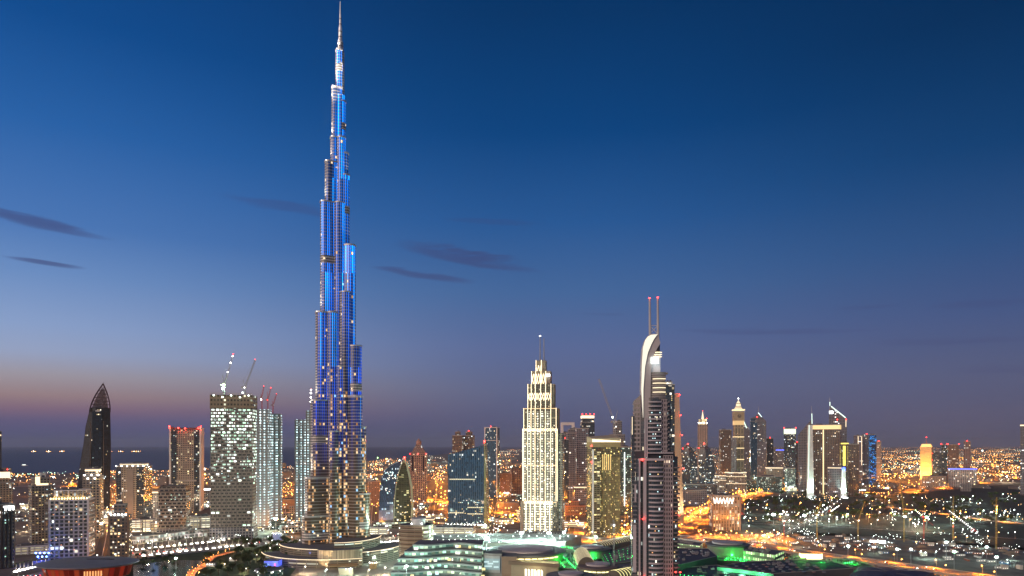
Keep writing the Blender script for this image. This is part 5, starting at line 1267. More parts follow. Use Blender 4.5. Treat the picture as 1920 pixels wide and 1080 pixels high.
BL = [  # name, label, xL, xR, yT, Y, rot, ratio, mat, kwargs
 ('apartment_tower', 'left half of the brown twin tower behind the slanted blue block, yellow lamp on top', 848, 869, 817, 2250, -8, .9, f_brown, dict(tiers=[(.5, 810)], win=30, wkeys=WK)),
 ('apartment_tower', 'right half of the brown twin tower behind the slanted blue block, with a red lamp', 869, 890, 817, 2270, -8, .9, f_brown, dict(tiers=[(.6, 810)], win=30, wkeys=WK, beacons=1)),
 ('office_tower', 'blue tower with white frame and red lamp behind the green fin of the slanted block', 909, 937, 802, 2200, -16, .9, f_blue, dict(win=24, wkeys=WC, ledges=(826,), trim=white_paint, beacons=1, corner=white_paint)),
 ('apartment_block', 'left brown block in orange light between the blue framed tower and the golden outlined tower', 936, 958, 887, 2250, 6, .8, f_orange, dict(win=16, wkeys=WK)),
 ('apartment_block', 'wider brown block in orange light just left of the golden outlined tower', 957, 980, 877, 2300, 6, .8, f_pink, dict(win=16, wkeys=WK)),
 ('apartment_block', 'terracotta block glowing orange between the tall blue tower and the sail tower', 690, 712, 902, 1900, 6, .8, f_orange, dict(win=8, wkeys=WK)),
 ('office_block', 'flat brown box under the orange lights left of the golden outlined tower', 932, 974, 942, 1750, -6, .5, plain('mall_stone', (.3, .2, .13), .85), dict()),
 ('office_tower', 'pale tower with a square arch at its top right of the golden outlined tower', 1050, 1078, 812, 2250, 0, .5, f_purple, dict(win=10, wkeys=WC)),
 ('apartment_tower', 'dark grey tower with a rounded shoulder right of the square arch tower', 1062, 1088, 812, 2050, 8, .7, f_purple, dict(win=10, tiers=[(.8, 806), (.5, 803)])),
 ('apartment_tower', 'grey slab tower close behind the left edge of the golden slab tower', 1079, 1104, 804, 1950, 8, .7, f_purple, dict(win=10, wkeys=WC)),
 ('apartment_tower', 'slim dark tower in front of the square arch tower', 1052, 1066, 824, 1900, 4, .7, f_dark, dict(win=6, beacons=1)),
 ('office_tower', 'tower with glowing cream crown and a row of red lamps left of the pale crane', 1088, 1115, 792, 2100, 10, .8, f_dark, dict(tiers=[(.92, 779)], win=30, wkeys=('win_white', 'win_cool'), beacons=4, crown=(9, emit('crown_glow', (1, .86, .62), 4)))),
 ('office_tower', 'grey tower under construction behind the golden slab tower, at the foot of the pale crane', 1143, 1172, 815, 1950, 10, .7, f_grey, dict(tiers=[(.6, 790)], win=8)),
 ('office_tower', 'teal glass tower with a vertical white light line left of the twin mast tower', 1161, 1186, 838, 1650, 0, .6, f_teal, dict(win=20, wkeys=WK + WC, strips=[(.4, 848, 948, 1.6, emit('strip_white', (.85, 1, .95), 4))])),
 ('hotel', 'red orange hotel block with blue lit ledges at the foot of the golden slab tower', 1058, 1098, 948, 1620, 8, .5, f_orange, dict(win=24, wkeys=WK, ledges=(963, 984), trim=plain('terracotta', (.45, .2, .12), .8), tiers=[(.4, 940)])),
 ('office_block', 'low pink lit block with a white parapet line between golden tower and golden slab', 1076, 1102, 912, 1800, 4, .6, f_purple, dict(win=6, crown=(3, cream_strip))),
 ('apartment_tower', 'dark tower with yellow lit corners directly right of the twin mast tower', 1243, 1265, 722, 1250, 14, .8, f_dark, dict(win=60, wkeys=WK, tiers=[(.6, 717)])),
 ('apartment_tower', 'plain brown tower left of the clock tower', 1348, 1372, 806, 2900, 10, .8, f_brown, dict(win=14, wkeys=WK)),
 ('office_tower', 'slim beige tower with white cut corner lights beside the clock tower', 1371, 1381, 822, 2650, 0, .8, f_grey, dict(win=8, wkeys=WC)),
 ('apartment_tower', 'grey tower with white balcony corners right of the clock tower', 1396, 1409, 808, 3000, 0, .8, f_purple, dict(win=20, wkeys=WC)),
 ('office_tower', 'faceted grey tower left part with blue glass side', 1406, 1420, 790, 2800, 10, .8, f_blue, dict(tiers=[(.9, 784)], win=10)),
 ('office_tower', 'small dark tower right of the faceted pointed tower', 1436, 1450, 822, 3100, 10, .8, f_dark, dict(win=14, beacons=1)),
 ('apartment_tower', 'pinkish slim tower behind the small dark tower', 1446, 1455, 838, 3300, 10, .8, f_grey, dict(win=10, wkeys=WK)),
 ('office_block', 'block with a blue lamp on its roof left of the green crowned tower', 1453, 1470, 843, 3300, 0, .7, f_grey, dict(win=12, crown=(3, blue_strip))),
 ('office_tower', 'dark tower with a glowing pale green crown and two rows of red lamps', 1470, 1492, 815, 2700, 0, .8, f_dark, dict(tiers=[(1.0, 804)], win=40, wkeys=('win_cool', 'win_yellow'), beacons=2, crown=(20, emit('green_crown', (.8, 1, .62), 1.4)))),
 ('office_tower', 'grey tower wing right of the green crowned tower', 1490, 1499, 830, 2750, 0, .8, f_purple, dict(win=12, beacons=1)),
 ('office_tower', 'wide dark glass tower with a glowing golden cornice and a vertical string of lights', 1520, 1577, 797, 2250, -6, .5, f_brown, dict(win=70, wkeys=WK + WC, crown=(14, emit('cornice_gold', (1, .66, .24), 1.1)), strips=[(.44, 806, 932, 3.2, emit('string_light', (1, .74, .36), 1.6))])),
 ('office_tower', 'stone tower with a yellow lit vertical slot right of the golden cornice tower', 1575, 1591, 830, 2300, 0, .7, f_grey, dict(strips=[(.5, 836, 873, 8, emit('yellow_slot', (1, .75, .12), 1.8))], crown=(5, emit('yellow_slot', (1, .75, .12), 1.8)), win=10)),
 ('apartment_tower', 'dark slab with sparse yellow windows right of the yellow slot tower', 1588, 1611, 833, 2250, 10, .8, f_brown, dict(win=50, wkeys=WK)),
 ('office_tower', 'grey tower with two white vertical light lines', 1600, 1618, 817, 2900, 8, .8, f_purple, dict(win=14, strips=[(.45, 818, 872, 2.4, cream_strip), (.85, 818, 872, 2.4, cream_strip)])),
 ('office_tower', 'plain mauve tower between the white light lines and the blue speckled wall', 1616, 1632, 815, 2950, 8, .8, f_grey, dict(win=8, beacons=1)),
 ('office_tower', 'slim tower covered in sparkling blue lights', 1629, 1643, 815, 2900, 8, .8, facade('blue_speckle', (.03, .04, .08), (.02, .03, .06), bay=3.2, floor=3.4, wx=.7, wy=.7, p=.75, ca=(.02, .22, 1), cb=(.05, .5, 1), seed=91, e=1.8), dict(win=30, wkeys=('win_cool',))),
 ('apartment_tower', 'faint dark tower right of the blue speckled tower', 1643, 1652, 828, 3300, 0, .8, f_grey, dict(win=6, beacons=1)),
 ('apartment_tower', 'dark tower with red rim lamps right of the golden lit tower', 1765, 1776, 834, 3000, 0, .8, f_dark, dict(win=20, wkeys=WK, beacons=2)),
 ('apartment_tower', 'brown tower with yellowish crown right of the golden lit tower', 1777, 1798, 834, 3200, 0, .8, f_brown, dict(win=26, wkeys=WK, beacons=2)),
 ('apartment_tower', 'low tower with red lamps directly right of the golden lit tower', 1749, 1766, 846, 2900, 0, .8, f_dark, dict(win=24, wkeys=WK + WC)),
 ('apartment_tower', 'thin reddish wall tower with a slanted top, farthest right of the dark cluster', 1807, 1820, 828, 2900, 0, .8, f_pink, dict(beacons=1)),
 ('apartment_tower', 'tower sliver at the right edge of the skyline with two lit roof bands', 1913, 1945, 796, 2300, 0, .8, f_purple, dict(win=14, crown=(5, cream_strip))),
 ('office_block', 'white and blue lit low block with a blue roof edge in the right distance', 1778, 1832, 878, 2750, -6, .6, f_white, dict(win=16, wkeys=WC, crown=(3, blue_strip))),
 ('exhibition_hall', 'low pale hall with golden windows in the right distance', 1728, 1775, 893, 2700, -4, .6, f_beige2, dict(win=10, wkeys=WK)),
 ('office_block', 'low teal lit office block left of the park edge', 1418, 1466, 893, 2450, 10, .5, f_teal, dict(win=24, wkeys=('win_green', 'win_cool'))),
 ('hotel', 'low palace like hotel with golden lit cornices, left part', 1340, 1362, 892, 2420, -4, .6, f_beige2, dict(win=12, wkeys=WK, ledges=(900,), trim=cream_strip)),
 ('hotel', 'taller palace like hotel wing with golden cornices under the clock tower', 1358, 1400, 886, 2420, -4, .6, f_beige2, dict(win=24, wkeys=WK, ledges=(893, 906), trim=cream_strip)),
 ('office_block', 'long terraced block with teal lights right of the palace hotel', 1398, 1424, 900, 2500, 0, .6, f_teal, dict(win=10)),
 ('hotel', 'beige building with a bright white crown between the highway and the dark park', 1330, 1388, 929, 1360, 16, .5, facade('fin_hall', (.26, .2, .15), (.09, .075, .055), bay=5.2, floor=6.5, wx=.5, wy=.84, p=.8, ca=(1, .66, .32), cb=(.9, 1, .85), seed=92, e=1.1), dict(win=26, corner=plain('hall_pier', (.2, .15, .12), .8), wkeys=('win_warm', 'win_white', 'win_orange'))),
 ('office_block', 'purple dark block with blue sign band beside the highway', 1276, 1326, 919, 1900, 6, .5, f_purple, dict(win=10, wkeys=WC)),
 ('office_block', 'low wide dark building at the foot of the two dark shells', 1280, 1345, 908, 2300, 6, .4, f_dark, dict(win=12, wkeys=WC)),
 ('office_block', 'striped office block behind the teal block', 1435, 1468, 876, 2700, 6, .6, f_beige2, dict(crown=(4, cream_strip), win=8)),
 ('office_tower', 'teal glass base block under the green crowned tower', 1471, 1492, 878, 2600, 0, .8, f_teal, dict(win=20, wkeys=('win_green', 'win_cool'))),
 ('office_block', 'grey striped base block right of the white green fin', 1552, 1578, 876, 2200, 0, .7, f_purple, dict(win=10, crown=(3, cream_strip))),
 ('office_tower', 'pale ribbed tower behind the white green fin, left', 1498, 1513, 824, 2350, 0, .8, f_purple, dict(win=12)),
 ('apartment_block', 'white parking block with bright sign band right of the red lamp tower', 378, 398, 915, 1900, 0, .8, f_grey, dict(win=8, crown=(5, sign_white))),
 ('apartment_block', 'beige block glowing pink at the foot of the dark leaf tower', 198, 216, 918, 1850, 0, .8, f_far2, dict(win=14)),
 ('apartment_block', 'grey block behind the dark hotel, right of the yellow windowed tower', 284, 300, 921, 1700, 0, .8, f_grey, dict(win=14, wkeys=WC, crown=(4, cream_strip))),
 ('apartment_block', 'low purple grey block behind the far left towers', 28, 52, 970, 1500, 0, .8, f_purple, dict(win=10)),
 ('apartment_block', 'orange washed flat block between the two unfinished tower groups', 528, 556, 936, 1800, 0, .7, plain('mall_stone', (.3, .2, .13), .85), dict()),
 ('apartment_block', 'low green tinted block at the foot of the slanted blue block, lit roof edge', 770, 815, 972, 1330, -8, .5, f_teal, dict(win=24, wkeys=WK, crown=(2, cream_strip))),
 ('office_block', 'small lit cabin stack in the construction yard with a white sign band', 1632, 1660, 1012, 1170, 0, .4, f_white, dict(crown=(5, sign_white))),
]
for nm, lb, a, b, yt, Yb, ro, ra, m, kw in BL:
    block(nm, lb, 'tower' if 'tower' in nm else 'building', a, b, yt, Yb, ro, ra, m, **kw)
# white square arch on its tower, curved shoulders
def arch_top():
    Y = 2240; t = thing('arch_frame', 'white square arch frame standing on the pale tower right of the golden outlined tower', 'roof frame', (gx(1064, Y), Y, gz(812, Y))); s = Y / F
    for a, b, y0, y1 in ((1051.5, 1056, 812, 792), (1072, 1077, 812, 792), (1056, 1072, 797, 792)):
        mb = MB(); mb.box((a - 1064) * s, (b - 1064) * s, -8, 8, (812 - y0) * s, (812 - y1) * s); mb.build('frame_beam', plain('arch_white', (.6, .6, .62), .6), t)
arch_top()
# tapered column tower right of the near tower
def fin_tower():
    Y = 1450; cx = gx(1272, Y); s = Y / F; t = thing('office_tower', 'tall blank beige fin tower tapering upward, red lamps down its edge', 'tower', (cx, Y, 0), -math.atan2(cx, Y))
    mb = MB(); mb.prism([(-12 * s, -9), (10 * s, -9), (10 * s, 14), (-12 * s, 14)], 0, gz(738, Y), 0, 0, top=[(-12 * s, -9), (1.5 * s, -9), (1.5 * s, 14), (-12 * s, 14)]); mb.build('wall', plain('fin_stone', (.3, .24, .185), .8, 0, .12, .02), t)
    for y, px in ((741, 1274), (779, 1276), (816, 1278.5), (878, 1281)): beacon(t, ((px - 1272) * s, -10, gz(y, Y)), 1.4, 3000)
    for k in range(3): mb = MB(); mb.ball((0, 0, 0), 1, 0); mb.build('uplight', orange_lamp, t, ((-8 + 7 * k) * s, -14, 2)); spot(t, ((-8 + 7 * k) * s, -30, 2), ((-8 + 7 * k) * s, -9, 60), 260000, (1, .72, .42), 60, 1)
fin_tower()
# dark shells
def shell(xL, xR, yT, Y, label, seed):
    cx = gx((xL + xR) / 2, Y); s = Y / F; hw_ = (xR - xL) / 2 * s; t = thing('office_tower', label, 'tower', (cx, Y, 0), -math.atan2(cx, Y))
    n = 12; zt = gz(yT, Y); prof = []
    mb = MB(); prev = None
    for i in range(n + 1):
        f = i / n; xr = hw_ * (1 if f < .25 else math.sqrt(max(0, 1 - ((f - .25) / .75) ** 2.2)) * 1.25 - .25); xl = -hw_ * (1 if f < .6 else 1 - (f - .6) * .55)
        xr = max(xr, xl + 2); z = zt * f; dd = 14 * math.sqrt(1 - (f * .9) ** 2)
        cur = [(xl, -dd * .6), ((xl + xr) / 2, -dd), (xr, -dd * .6), (xr, dd), (xl, dd)]
        if prev: mb.prism(prev[0], prev[1], z, 0, 1 if i == n else None, top=cur)
        prev = (cur, z)
    mb.sm = False; mb.build('shell_wall', [f_dark, roofing], t)
    beacon(t, (-hw_ * .3, -10, zt + 3), 2.8, 16000); beacon(t, (-hw_ * .95, -8, zt - 14), 2.2)
    lit_windows(t, [(-hw_ * .9, -13.5, hw_ * .7, -13.5, 20, zt * .7)], 46, 4, 3, (2.8, 1.8), ('win_yellow', 'win_cool', 'win_white'), seed)
shell(1280, 1308, 834, 2600, 'left of two dark glass shell towers with red lamps', 3)
shell(1310, 1340, 833, 2600, 'right of two dark glass shell towers with red lamps', 4)
# beige spire tower
def spire_tower():
    Y = 3000; cx, w, d, rz = fit(1308, 1327, Y, 0, .8); t = thing('hotel_tower', 'beige tower with a glowing lantern crown and lit spike behind the dark shells', 'tower', (cx, Y, 0), rz)
    mb = MB(); mb.prism(rect(w, d), 0, gz(796, Y), 0, 1); mb.build('wall', [facade('rib_wall', (.3, .24, .21), (.08, .07, .07), bay=9, floor=60, wx=.3, wy=.95, p=0, seed=95), roofing], t)
    mb = MB(); mb.prism(rect(w * .8, d * .8), gz(796, Y), gz(786, Y), 0, 1); mb.build('lantern', [facade('lantern_wall', (.4, .3, .2), bay=5, floor=9, wx=.5, wy=.8, p=9, ca=(1, .8, .4), cb=(1, .85, .5), seed=96, e=1.6), roofing], t)
    for k in range(4): mb = MB(); mb.ball((0, 0, 0), 2, 0); mb.build('lamp', white_lamp, t, ((-.4 + k * .27) * w, -d / 2, gz(793, Y)))
    mb = MB(); mb.lathe([(5.5, gz(786, Y)), (3.4, gz(780, Y)), (1.5, gz(774, Y)), (.2, gz(770, Y))], 8); mb.build('spike', emit('spike_glow', (1, .76, .45), 1.5), t)
    beacon(t, (w * .4, -d / 2, gz(785, Y)), 2); beacon(t, (0, 0, gz(770, Y)), 1.3)
spire_tower()
# clock tower
def clock_tower():
    Y = 2700; cx, w, d, rz = fit(1373, 1396, Y, 12, .95); s = Y / F; t = thing('clock_tower', 'tall beige clock tower with lit clock stage, golden band and tiered lantern top', 'tower', (cx, Y, 0), rz)
    st = plain('clock_stone', (.36, .3, .2), .8); mb = MB()
    mb.prism(rect(w * .88, d * .88), 0, gz(797, Y), 0, 1); mb.build('shaft', [facade('clock_shaft', (.3, .25, .17), (.06, .06, .05), bay=11, floor=26, wx=.3, wy=.8, p=.1, seed=97), roofing], t)
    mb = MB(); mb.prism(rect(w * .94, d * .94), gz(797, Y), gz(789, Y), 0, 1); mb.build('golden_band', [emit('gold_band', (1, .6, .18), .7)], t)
    mb = MB(); mb.prism(rect(w, d), gz(789, Y), gz(772, Y), 0, 0, True); mb.build('clock_stage', st, t)
    for nx, ny, rz_ in ((0, -1, 0), (-1, 0, -math.pi / 2), (1, 0, math.pi / 2)):
        mb = MB(); n = 20; c = [(7.6 * math.cos(2 * math.pi * i / n), 7.6 * math.sin(2 * math.pi * i / n)) for i in range(n)]
        mb.face([(a, -.4, b) for a, b in c]); f = mb.build('clock_face', plain('clock_dial', (.12, .1, .08), .5), t, (nx * w / 2 + (0), ny * d / 2, gz(780.5, Y))); f.rotation_euler = (0, 0, rz_)
        mb = MB(); mb.bar((0, -.8, 0), (0, -.8, 5.6), .8); mb.bar((0, -.8, 0), (3.6, -.8, 1.8), .9)
        for i in range(12):
            a = 2 * math.pi * i / 12; mb.bar((5.9 * math.cos(a), -.6, 5.9 * math.sin(a)), (7.1 * math.cos(a), -.6, 7.1 * math.sin(a)), .7)
        mb.build('clock_hands', plain('clock_hand', (.6, .5, .35), .5), f)
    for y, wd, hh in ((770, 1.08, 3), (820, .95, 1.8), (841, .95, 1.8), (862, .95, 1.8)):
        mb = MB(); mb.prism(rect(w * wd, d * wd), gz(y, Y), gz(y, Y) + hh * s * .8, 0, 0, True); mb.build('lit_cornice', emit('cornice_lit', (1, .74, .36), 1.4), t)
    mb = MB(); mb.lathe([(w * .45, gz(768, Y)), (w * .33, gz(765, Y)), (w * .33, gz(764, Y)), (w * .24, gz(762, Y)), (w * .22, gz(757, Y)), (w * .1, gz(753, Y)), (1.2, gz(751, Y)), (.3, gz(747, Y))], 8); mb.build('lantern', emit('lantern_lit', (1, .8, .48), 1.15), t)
    for y, r_ in ((765, .36), (762, .28), (757, .25)):
        mb = MB(); mb.lathe([(w * r_, gz(y, Y) - 1.4), (w * (r_ + .03), gz(y, Y)), (w * r_, gz(y, Y) + 1.2)], 8); mb.build('lantern_ring', st, t)
    mb = MB(); mb.ball((0, 0, gz(747, Y)), 2, 0); mb.build('top_lamp', white_lamp, t)
    lit_windows(t, faces_of(w * .88, d * .88, 30, gz(800, Y), 12), 30, 4, 4, (2.4, 2.2), WK, 7)
clock_tower()
# slanted white topped tower behind, and the pointed faceted tower
def wedge_tower(name, label, base, top, Y, m, extras):
    """base: (xL, xR), top: list of (px, py) roof outline from left to right"""
    cx = gx((base[0] + base[1]) / 2, Y); s = Y / F; t = thing(name, label, 'tower', (cx, Y, 0), -math.atan2(cx, Y)); mid = (base[0] + base[1]) / 2
    pts = [((base[0] - mid) * s, 0), ((base[1] - mid) * s, 0)] + [((a - mid) * s, gz(b, Y)) for a, b in reversed(top)]
    dp = (base[1] - base[0]) * s * .4; mb = MB()
    mb.face([(x, -dp, z) for x, z in pts], [(x, z) for x, z in pts]); mb.face([(x, dp, z) for x, z in reversed(pts)], [(x, z) for x, z in reversed(pts)])
    for i in range(len(pts)):
        a, b = pts[i], pts[(i + 1) % len(pts)]; mb.face([(b[0], -dp, b[1]), (a[0], -dp, a[1]), (a[0], dp, a[1]), (b[0], dp, b[1])], [(-dp, b[1]), (-dp, a[1]), (dp, a[1]), (dp, b[1])], 0)
    mb.build('wall', m, t)
    for kind, a, b, th, mm in extras:
        mb = MB(); mb.bar(((a[0] - mid) * s, -dp - .6, gz(a[1], Y)), ((b[0] - mid) * s, -dp - .6, gz(b[1], Y)), th * s, 0, 4, th * s * (.4 if kind == 'spire' else 1)); mb.build(kind, mm, t)
    return t, s, mid, dp
gw = emit('green_white', (.75, 1, .85), 1.5)
wedge_tower('office_tower', 'grey tower with a white lit slanted edge behind the clock tower', (1393, 1408), [(1393, 789), (1396, 790), (1408, 810)], 2950, f_purple, [('light_edge', (1394.5, 789), (1400, 803), 2.2, gw)])
t, s, mid, dp = wedge_tower('office_tower', 'faceted dark tower with a pointed roof and green tipped spire', (1416, 1436), [(1416, 782), (1421, 776), (1428, 782), (1436, 790)], 2800, f_purple, [('spire', (1422, 778), (1422.5, 762), 1.2, steel), ('light_edge', (1422, 774), (1428, 782), 1.2, cool_strip)])
lit_windows(t, [(-8 * s, -dp, 8 * s, -dp, 20, 250)], 40, 4, 4, (2.8, 2), WC + WK, 11); beacon(t, (-6 * s, -dp, gz(782, 2800)), 2)
t, s, mid, dp = wedge_tower('office_tower', 'pale triangular tower rising to a needle spire left of the golden cornice tower', (1497, 1522), [(1497, 816), (1521, 786), (1522, 790)], 2330, f_purple, [('spire', (1521.5, 795), (1520.5, 762), 1.6, steel), ('light_edge', (1521.5, 795), (1521, 776), 1.8, gw)])
t, s, mid, dp = wedge_tower('office_tower', 'white triangular topped tower with a bright slanting light edge and needle', (1556, 1586), [(1556, 770), (1558, 761), (1584, 785), (1586, 786)], 2400, f_purple, [('light_edge', (1559.5, 762), (1584, 784), 2.6, gw), ('spire', (1557.5, 770), (1557, 745), 1.5, steel), ('light_edge', (1557.5, 761), (1557.5, 754), 2, gw), ('light_edge', (1584.5, 788), (1584.5, 801), 1.6, cream_strip)])
mb = MB(); mb.box((1556.5 - mid) * s, (1563 - mid) * s, -dp - 1.2, -dp - .3, gz(776, 2400), gz(771, 2400)); mb.build('roof_sign', sign_white, t)
beacon(t, (-1 * s, -dp - 2, gz(787, 2400)), 1.8); beacon(t, (14 * s, -dp - 2, gz(787, 2400)), 1.8)
# glowing fins
def glow_fin(px, wd, y0, y1, Y, label, top=None):
    cx = gx(px, Y); s = Y / F; t = thing('light_fin', label, 'fin wall', (cx, Y, 0), 0); h = gz(y0, Y)
    mb = MB(); mb.prism([(-wd * s / 2, -3), (wd * s / 2, -3), (wd * s / 2, 3), (-wd * s / 2, 3)], 0, h, 0, 0, top=[(-wd * s * .3, -3), (wd * s * .3, -3), (wd * s * .3, 3), (-wd * s * .3, 3)]); mb.build('fin', plain('fin_white', (.7, .72, .7), .6), t)
    for k in range(3):
        spot(t, ((k - 1) * wd * s * .25, -14, 2), ((k - 1) * wd * s * .25, -3, 50), 600000, (.62, 1, .82), 60, .8)
    mb = MB(); mb.box(-wd * s * .4, wd * s * .4, -15, -13, 0, 2); mb.build('uplight', cool_lamp, t)
    mb = MB(); mb.bar((-wd * s * .33, -3.5, 20), (-wd * s * .2, -3.5, h), 2.0); mb.build('light_line', gw, t)
    return t
glow_fin(1519, 13, 797, 930, 2190, 'tall white green glowing fin wall left of the golden cornice tower')
t = glow_fin(1581, 11, 880, 932, 2180, 'short white green glowing fin wall with a blue lamp on top')
mb = MB(); mb.ball((0, -4, 0), 6, 0); mb.build('blue_lamp', blue_strip, t, (0, 0, gz(879, 2180)))
# golden lit tower (right)
def gold_right():
    Y = 2950; cx, w, d, rz = fit(1725, 1749, Y, -8, .8); t = thing('office_tower', 'tower floodlit golden orange with a glowing cap and red mast in the right distance', 'tower', (cx, Y, 0), rz); z = gz(838, Y)
    fm = facade('gold_right_wall', (.5, .42, .3), (.2, .16, .1), bay=4, floor=3.6, wx=.5, wy=.45, p=.05, ca=(1, .6, .2), cb=(1, .7, .3), seed=98, e=1)
    mb = MB(); mb.prism(rect(w, d), 0, z, 0, 1); mb.build('wall', [fm, roofing], t)
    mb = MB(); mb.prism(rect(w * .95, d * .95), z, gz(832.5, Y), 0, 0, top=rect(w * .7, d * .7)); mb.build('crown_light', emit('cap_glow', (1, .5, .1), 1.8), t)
    mb = MB(); mb.bar((0, 0, gz(833, Y)), (0, 0, gz(820, Y)), 2.4, 0, 6, 1); mb.build('mast', plain('mast_red', (.5, .2, .15), .6), t); beacon(t, (0, 0, gz(820, Y)), 2)
    for x in (-.5, 0, .5): spot(t, (x * w, -d / 2 - 45, 2), (x * w * .6, -d / 2, 70), 1500000, (1, .42, .06), 80, 1)
    for y in (850, 862, 874): beacon(t, (w / 2 + 2, -d / 2, gz(y, Y)), 1.6)
gold_right()
# extra lamps of multi-lamp towers
for px, y, Yb in ((1471, 832, 2680), (1479, 832, 2680), (1487, 832, 2680), (1495, 832, 2680), (1468, 869, 2680), (1489, 869, 2680), (1498, 869, 2680)): pass
# crown zigzag of the beige hall
def zig():
    Y = 1352; x0, x1 = 1334, 1370; s = Y / F; t = thing('zigzag_screen', 'bright white zigzag light screen along the top of the beige building by the park', 'light screen', (gx(1352, Y), Y - 16, gz(943, Y)), -.26 + .0)
    for k in range(6):
        a = (-18 + 6 * k) * s; mb = MB(); mb.bar((a, 0, 11), (a + 3 * s, 0, 0), 1.4); mb.bar((a + 3 * s, 0, 0), (a + 6 * s, 0, 11), 1.4); mb.build('zigzag', emit('zig_white', (1, .96, .85), 3.5), t)
zig()

# ------------------------------------------------------------------ the mall and the front buildings
roof_grey = plain('mall_roof', (.11, .115, .125), .75, 0, .2, .03); roof_lt = plain('mall_roof_light', (.25, .24, .25), .8, 0, .15, .03); tan_wall = plain('tan_wall', (.34, .26, .18), .8); mall_green = plain('mall_green_wall', (.25, .3, .22), .7)
glass_g = facade('terrace_glass', (.16, .2, .18), (.03, .06, .055), bay=5, floor=7.4, wx=.9, wy=.62, p=.95, ca=(.9, 1, .6), cb=(.35, .9, .7), seed=101, e=1.3, clump=.6, dim=.16)
def local(t_, pts): x, y = t_.location[0], t_.location[1]; return [(a - x, b - y) for a, b in pts]
def wavy():
    # stacked wavy glass terraces
    Y = 872; t = thing('mall_terraces', 'wavy stacked glass terraces glowing green white in the front centre', 'building', (gx(830, Y), Y, 0))
    for i in range(6):
        zt = 43 - i * 7.4; front = []; xa = (778, 764, 754, 748, 744, 742)[i]
        for k in range(31):
            px = xa + (906 - xa) * k / 30; f = k / 30
            yy = Y - 12 - i * 5.5 - 10 * math.sin(f * math.pi * 2.1 + .6 + i * .12) - 10 * (1 - f) * 0
            front.append((gx(px, Y), yy))
        loc_f = local(t, front); back = local(t, [(gx(906, Y), Y + 20), (gx(xa + 6, Y), Y + 20)])
        mb = MB(); mb.prism(loc_f + back, zt - 7.4, zt - 1, 0, 1); mb.build('terrace_glass', [glass_g, roof_grey], t)
        fr = [(a, b - 1.8) for a, b in loc_f]; mb = MB(); mb.prism(fr + back, zt - 1.2, zt + .5, 0, 1, True); mb.build('terrace_slab', [plain('slab_white', (.2, .23, .22), .5), roof_grey], t)
        mb = MB()
        for a, b in zip(fr, fr[1:]): mb.bar((a[0], a[1] - .2, zt - 1.5), (b[0], b[1] - .2, zt - 1.5), .45)
        mb.build('slab_light', emit('slab_glow', (.7, 1, .82), .55), t)
    rng = random.Random(3)
    for k in range(46):
        i = rng.randrange(6); zt = 43 - i * 7.4; f = rng.uniform(.15, 1); px = 752 + 160 * f; yy = Y - 12 - i * 5.5 - 10 * math.sin(f * math.pi * 2.1 + .6 + i * .12)
        inst(window_mesh(rng.uniform(2, 5).__round__(0), 3.0, rng.choice(('win_green', 'win_cool', 'win_yellow', 'win_white'))), 'lit_window', t, (gx(px, Y) - t.location[0], yy - Y - .3, zt - 4.6))
    for px in (770, 800, 835, 870, 900): point(t, (gx(px, Y) - t.location[0], -75, 10), 9000, (.75, 1, .88), 1)
wavy()
def prow():
    # brown louvred prow building with a round roof drum
    Y = 955; t = thing('hotel_building', 'brown louvred prow shaped building with a dark roof and a pale round drum', 'building', (gx(782, Y), Y, 0))
    s = Y / F; n = 12
    def pl(k): 
        P = [(-33, -8), (-28, -22), (-14, -30), (13, -34)] + [(13 + 17 * math.sin(R(a)) , -34 + 34 * (1 - math.cos(R(a)))) for a in range(15, 91, 15)] + [(26, 18), (8, 30), (-18, 26), (-30, 10)]
        return [(x * s * k, y * s * k * .8) for x, y in P]
    zt = gz(983, Y); mb = MB(); q = pl(1); ms = [0 if i < 3 else 1 for i in range(len(q))]
    mb.prism(q, 0, zt, 0, 2, ms=ms); mb.build('wall', [facade('brown_louvre', (.2, .13, .085), (.07, .05, .04), bay=30, floor=2.7, wx=.98, wy=.4, p=.02, seed=102), facade('prow_glass', (.34, .3, .22), (.06, .05, .03), bay=7, floor=5.6, wx=.95, wy=.5, p=1.3, ca=(1, .85, .4), cb=(.8, 1, .8), seed=103, e=1.3), plain('prow_roof', (.035, .04, .055), .8)], t)
    for i in range(6):
        mb = MB(); zz = zt - i * 5.6; mb.prism([(a * 1.015, b * 1.015) for a, b in q], zz - .5, zz + .6, 0, None, True); mb.build('floor_rim', plain('prow_rim', (.28, .24, .17), .7), t)
    mb = MB(); mb.lathe([(13 * s * 1, zt), (13.4 * s, zt + 8.5), (12.6 * s, zt + 8.5), (0, zt + 7.8)], 24, 0, 2, 0); mb.sm = True; mb.build('roof_drum', plain('drum_pale', (.42, .41, .4), .5), t)
    for x in (-6, 8): mb = MB(); mb.ball((0, 0, 0), .9, 0); mb.build('lamp', white_lamp, t, (x, -13 * s - 1.4, zt + 2))
    spot(t, (6, -34, zt + 2), (2, 0, zt + 6), 8000, (.9, 1, .95), 80, .5)
    for k in range(14): mb = MB(); mb.ball((0, 0, 0), .6, 0); mb.build('lamp', white_lamp, t, ((-31 + 2.2 * k) * s, (-12 - k * 1.1) * s * .9, zt - 4 - (k % 3) * 3))
prow()
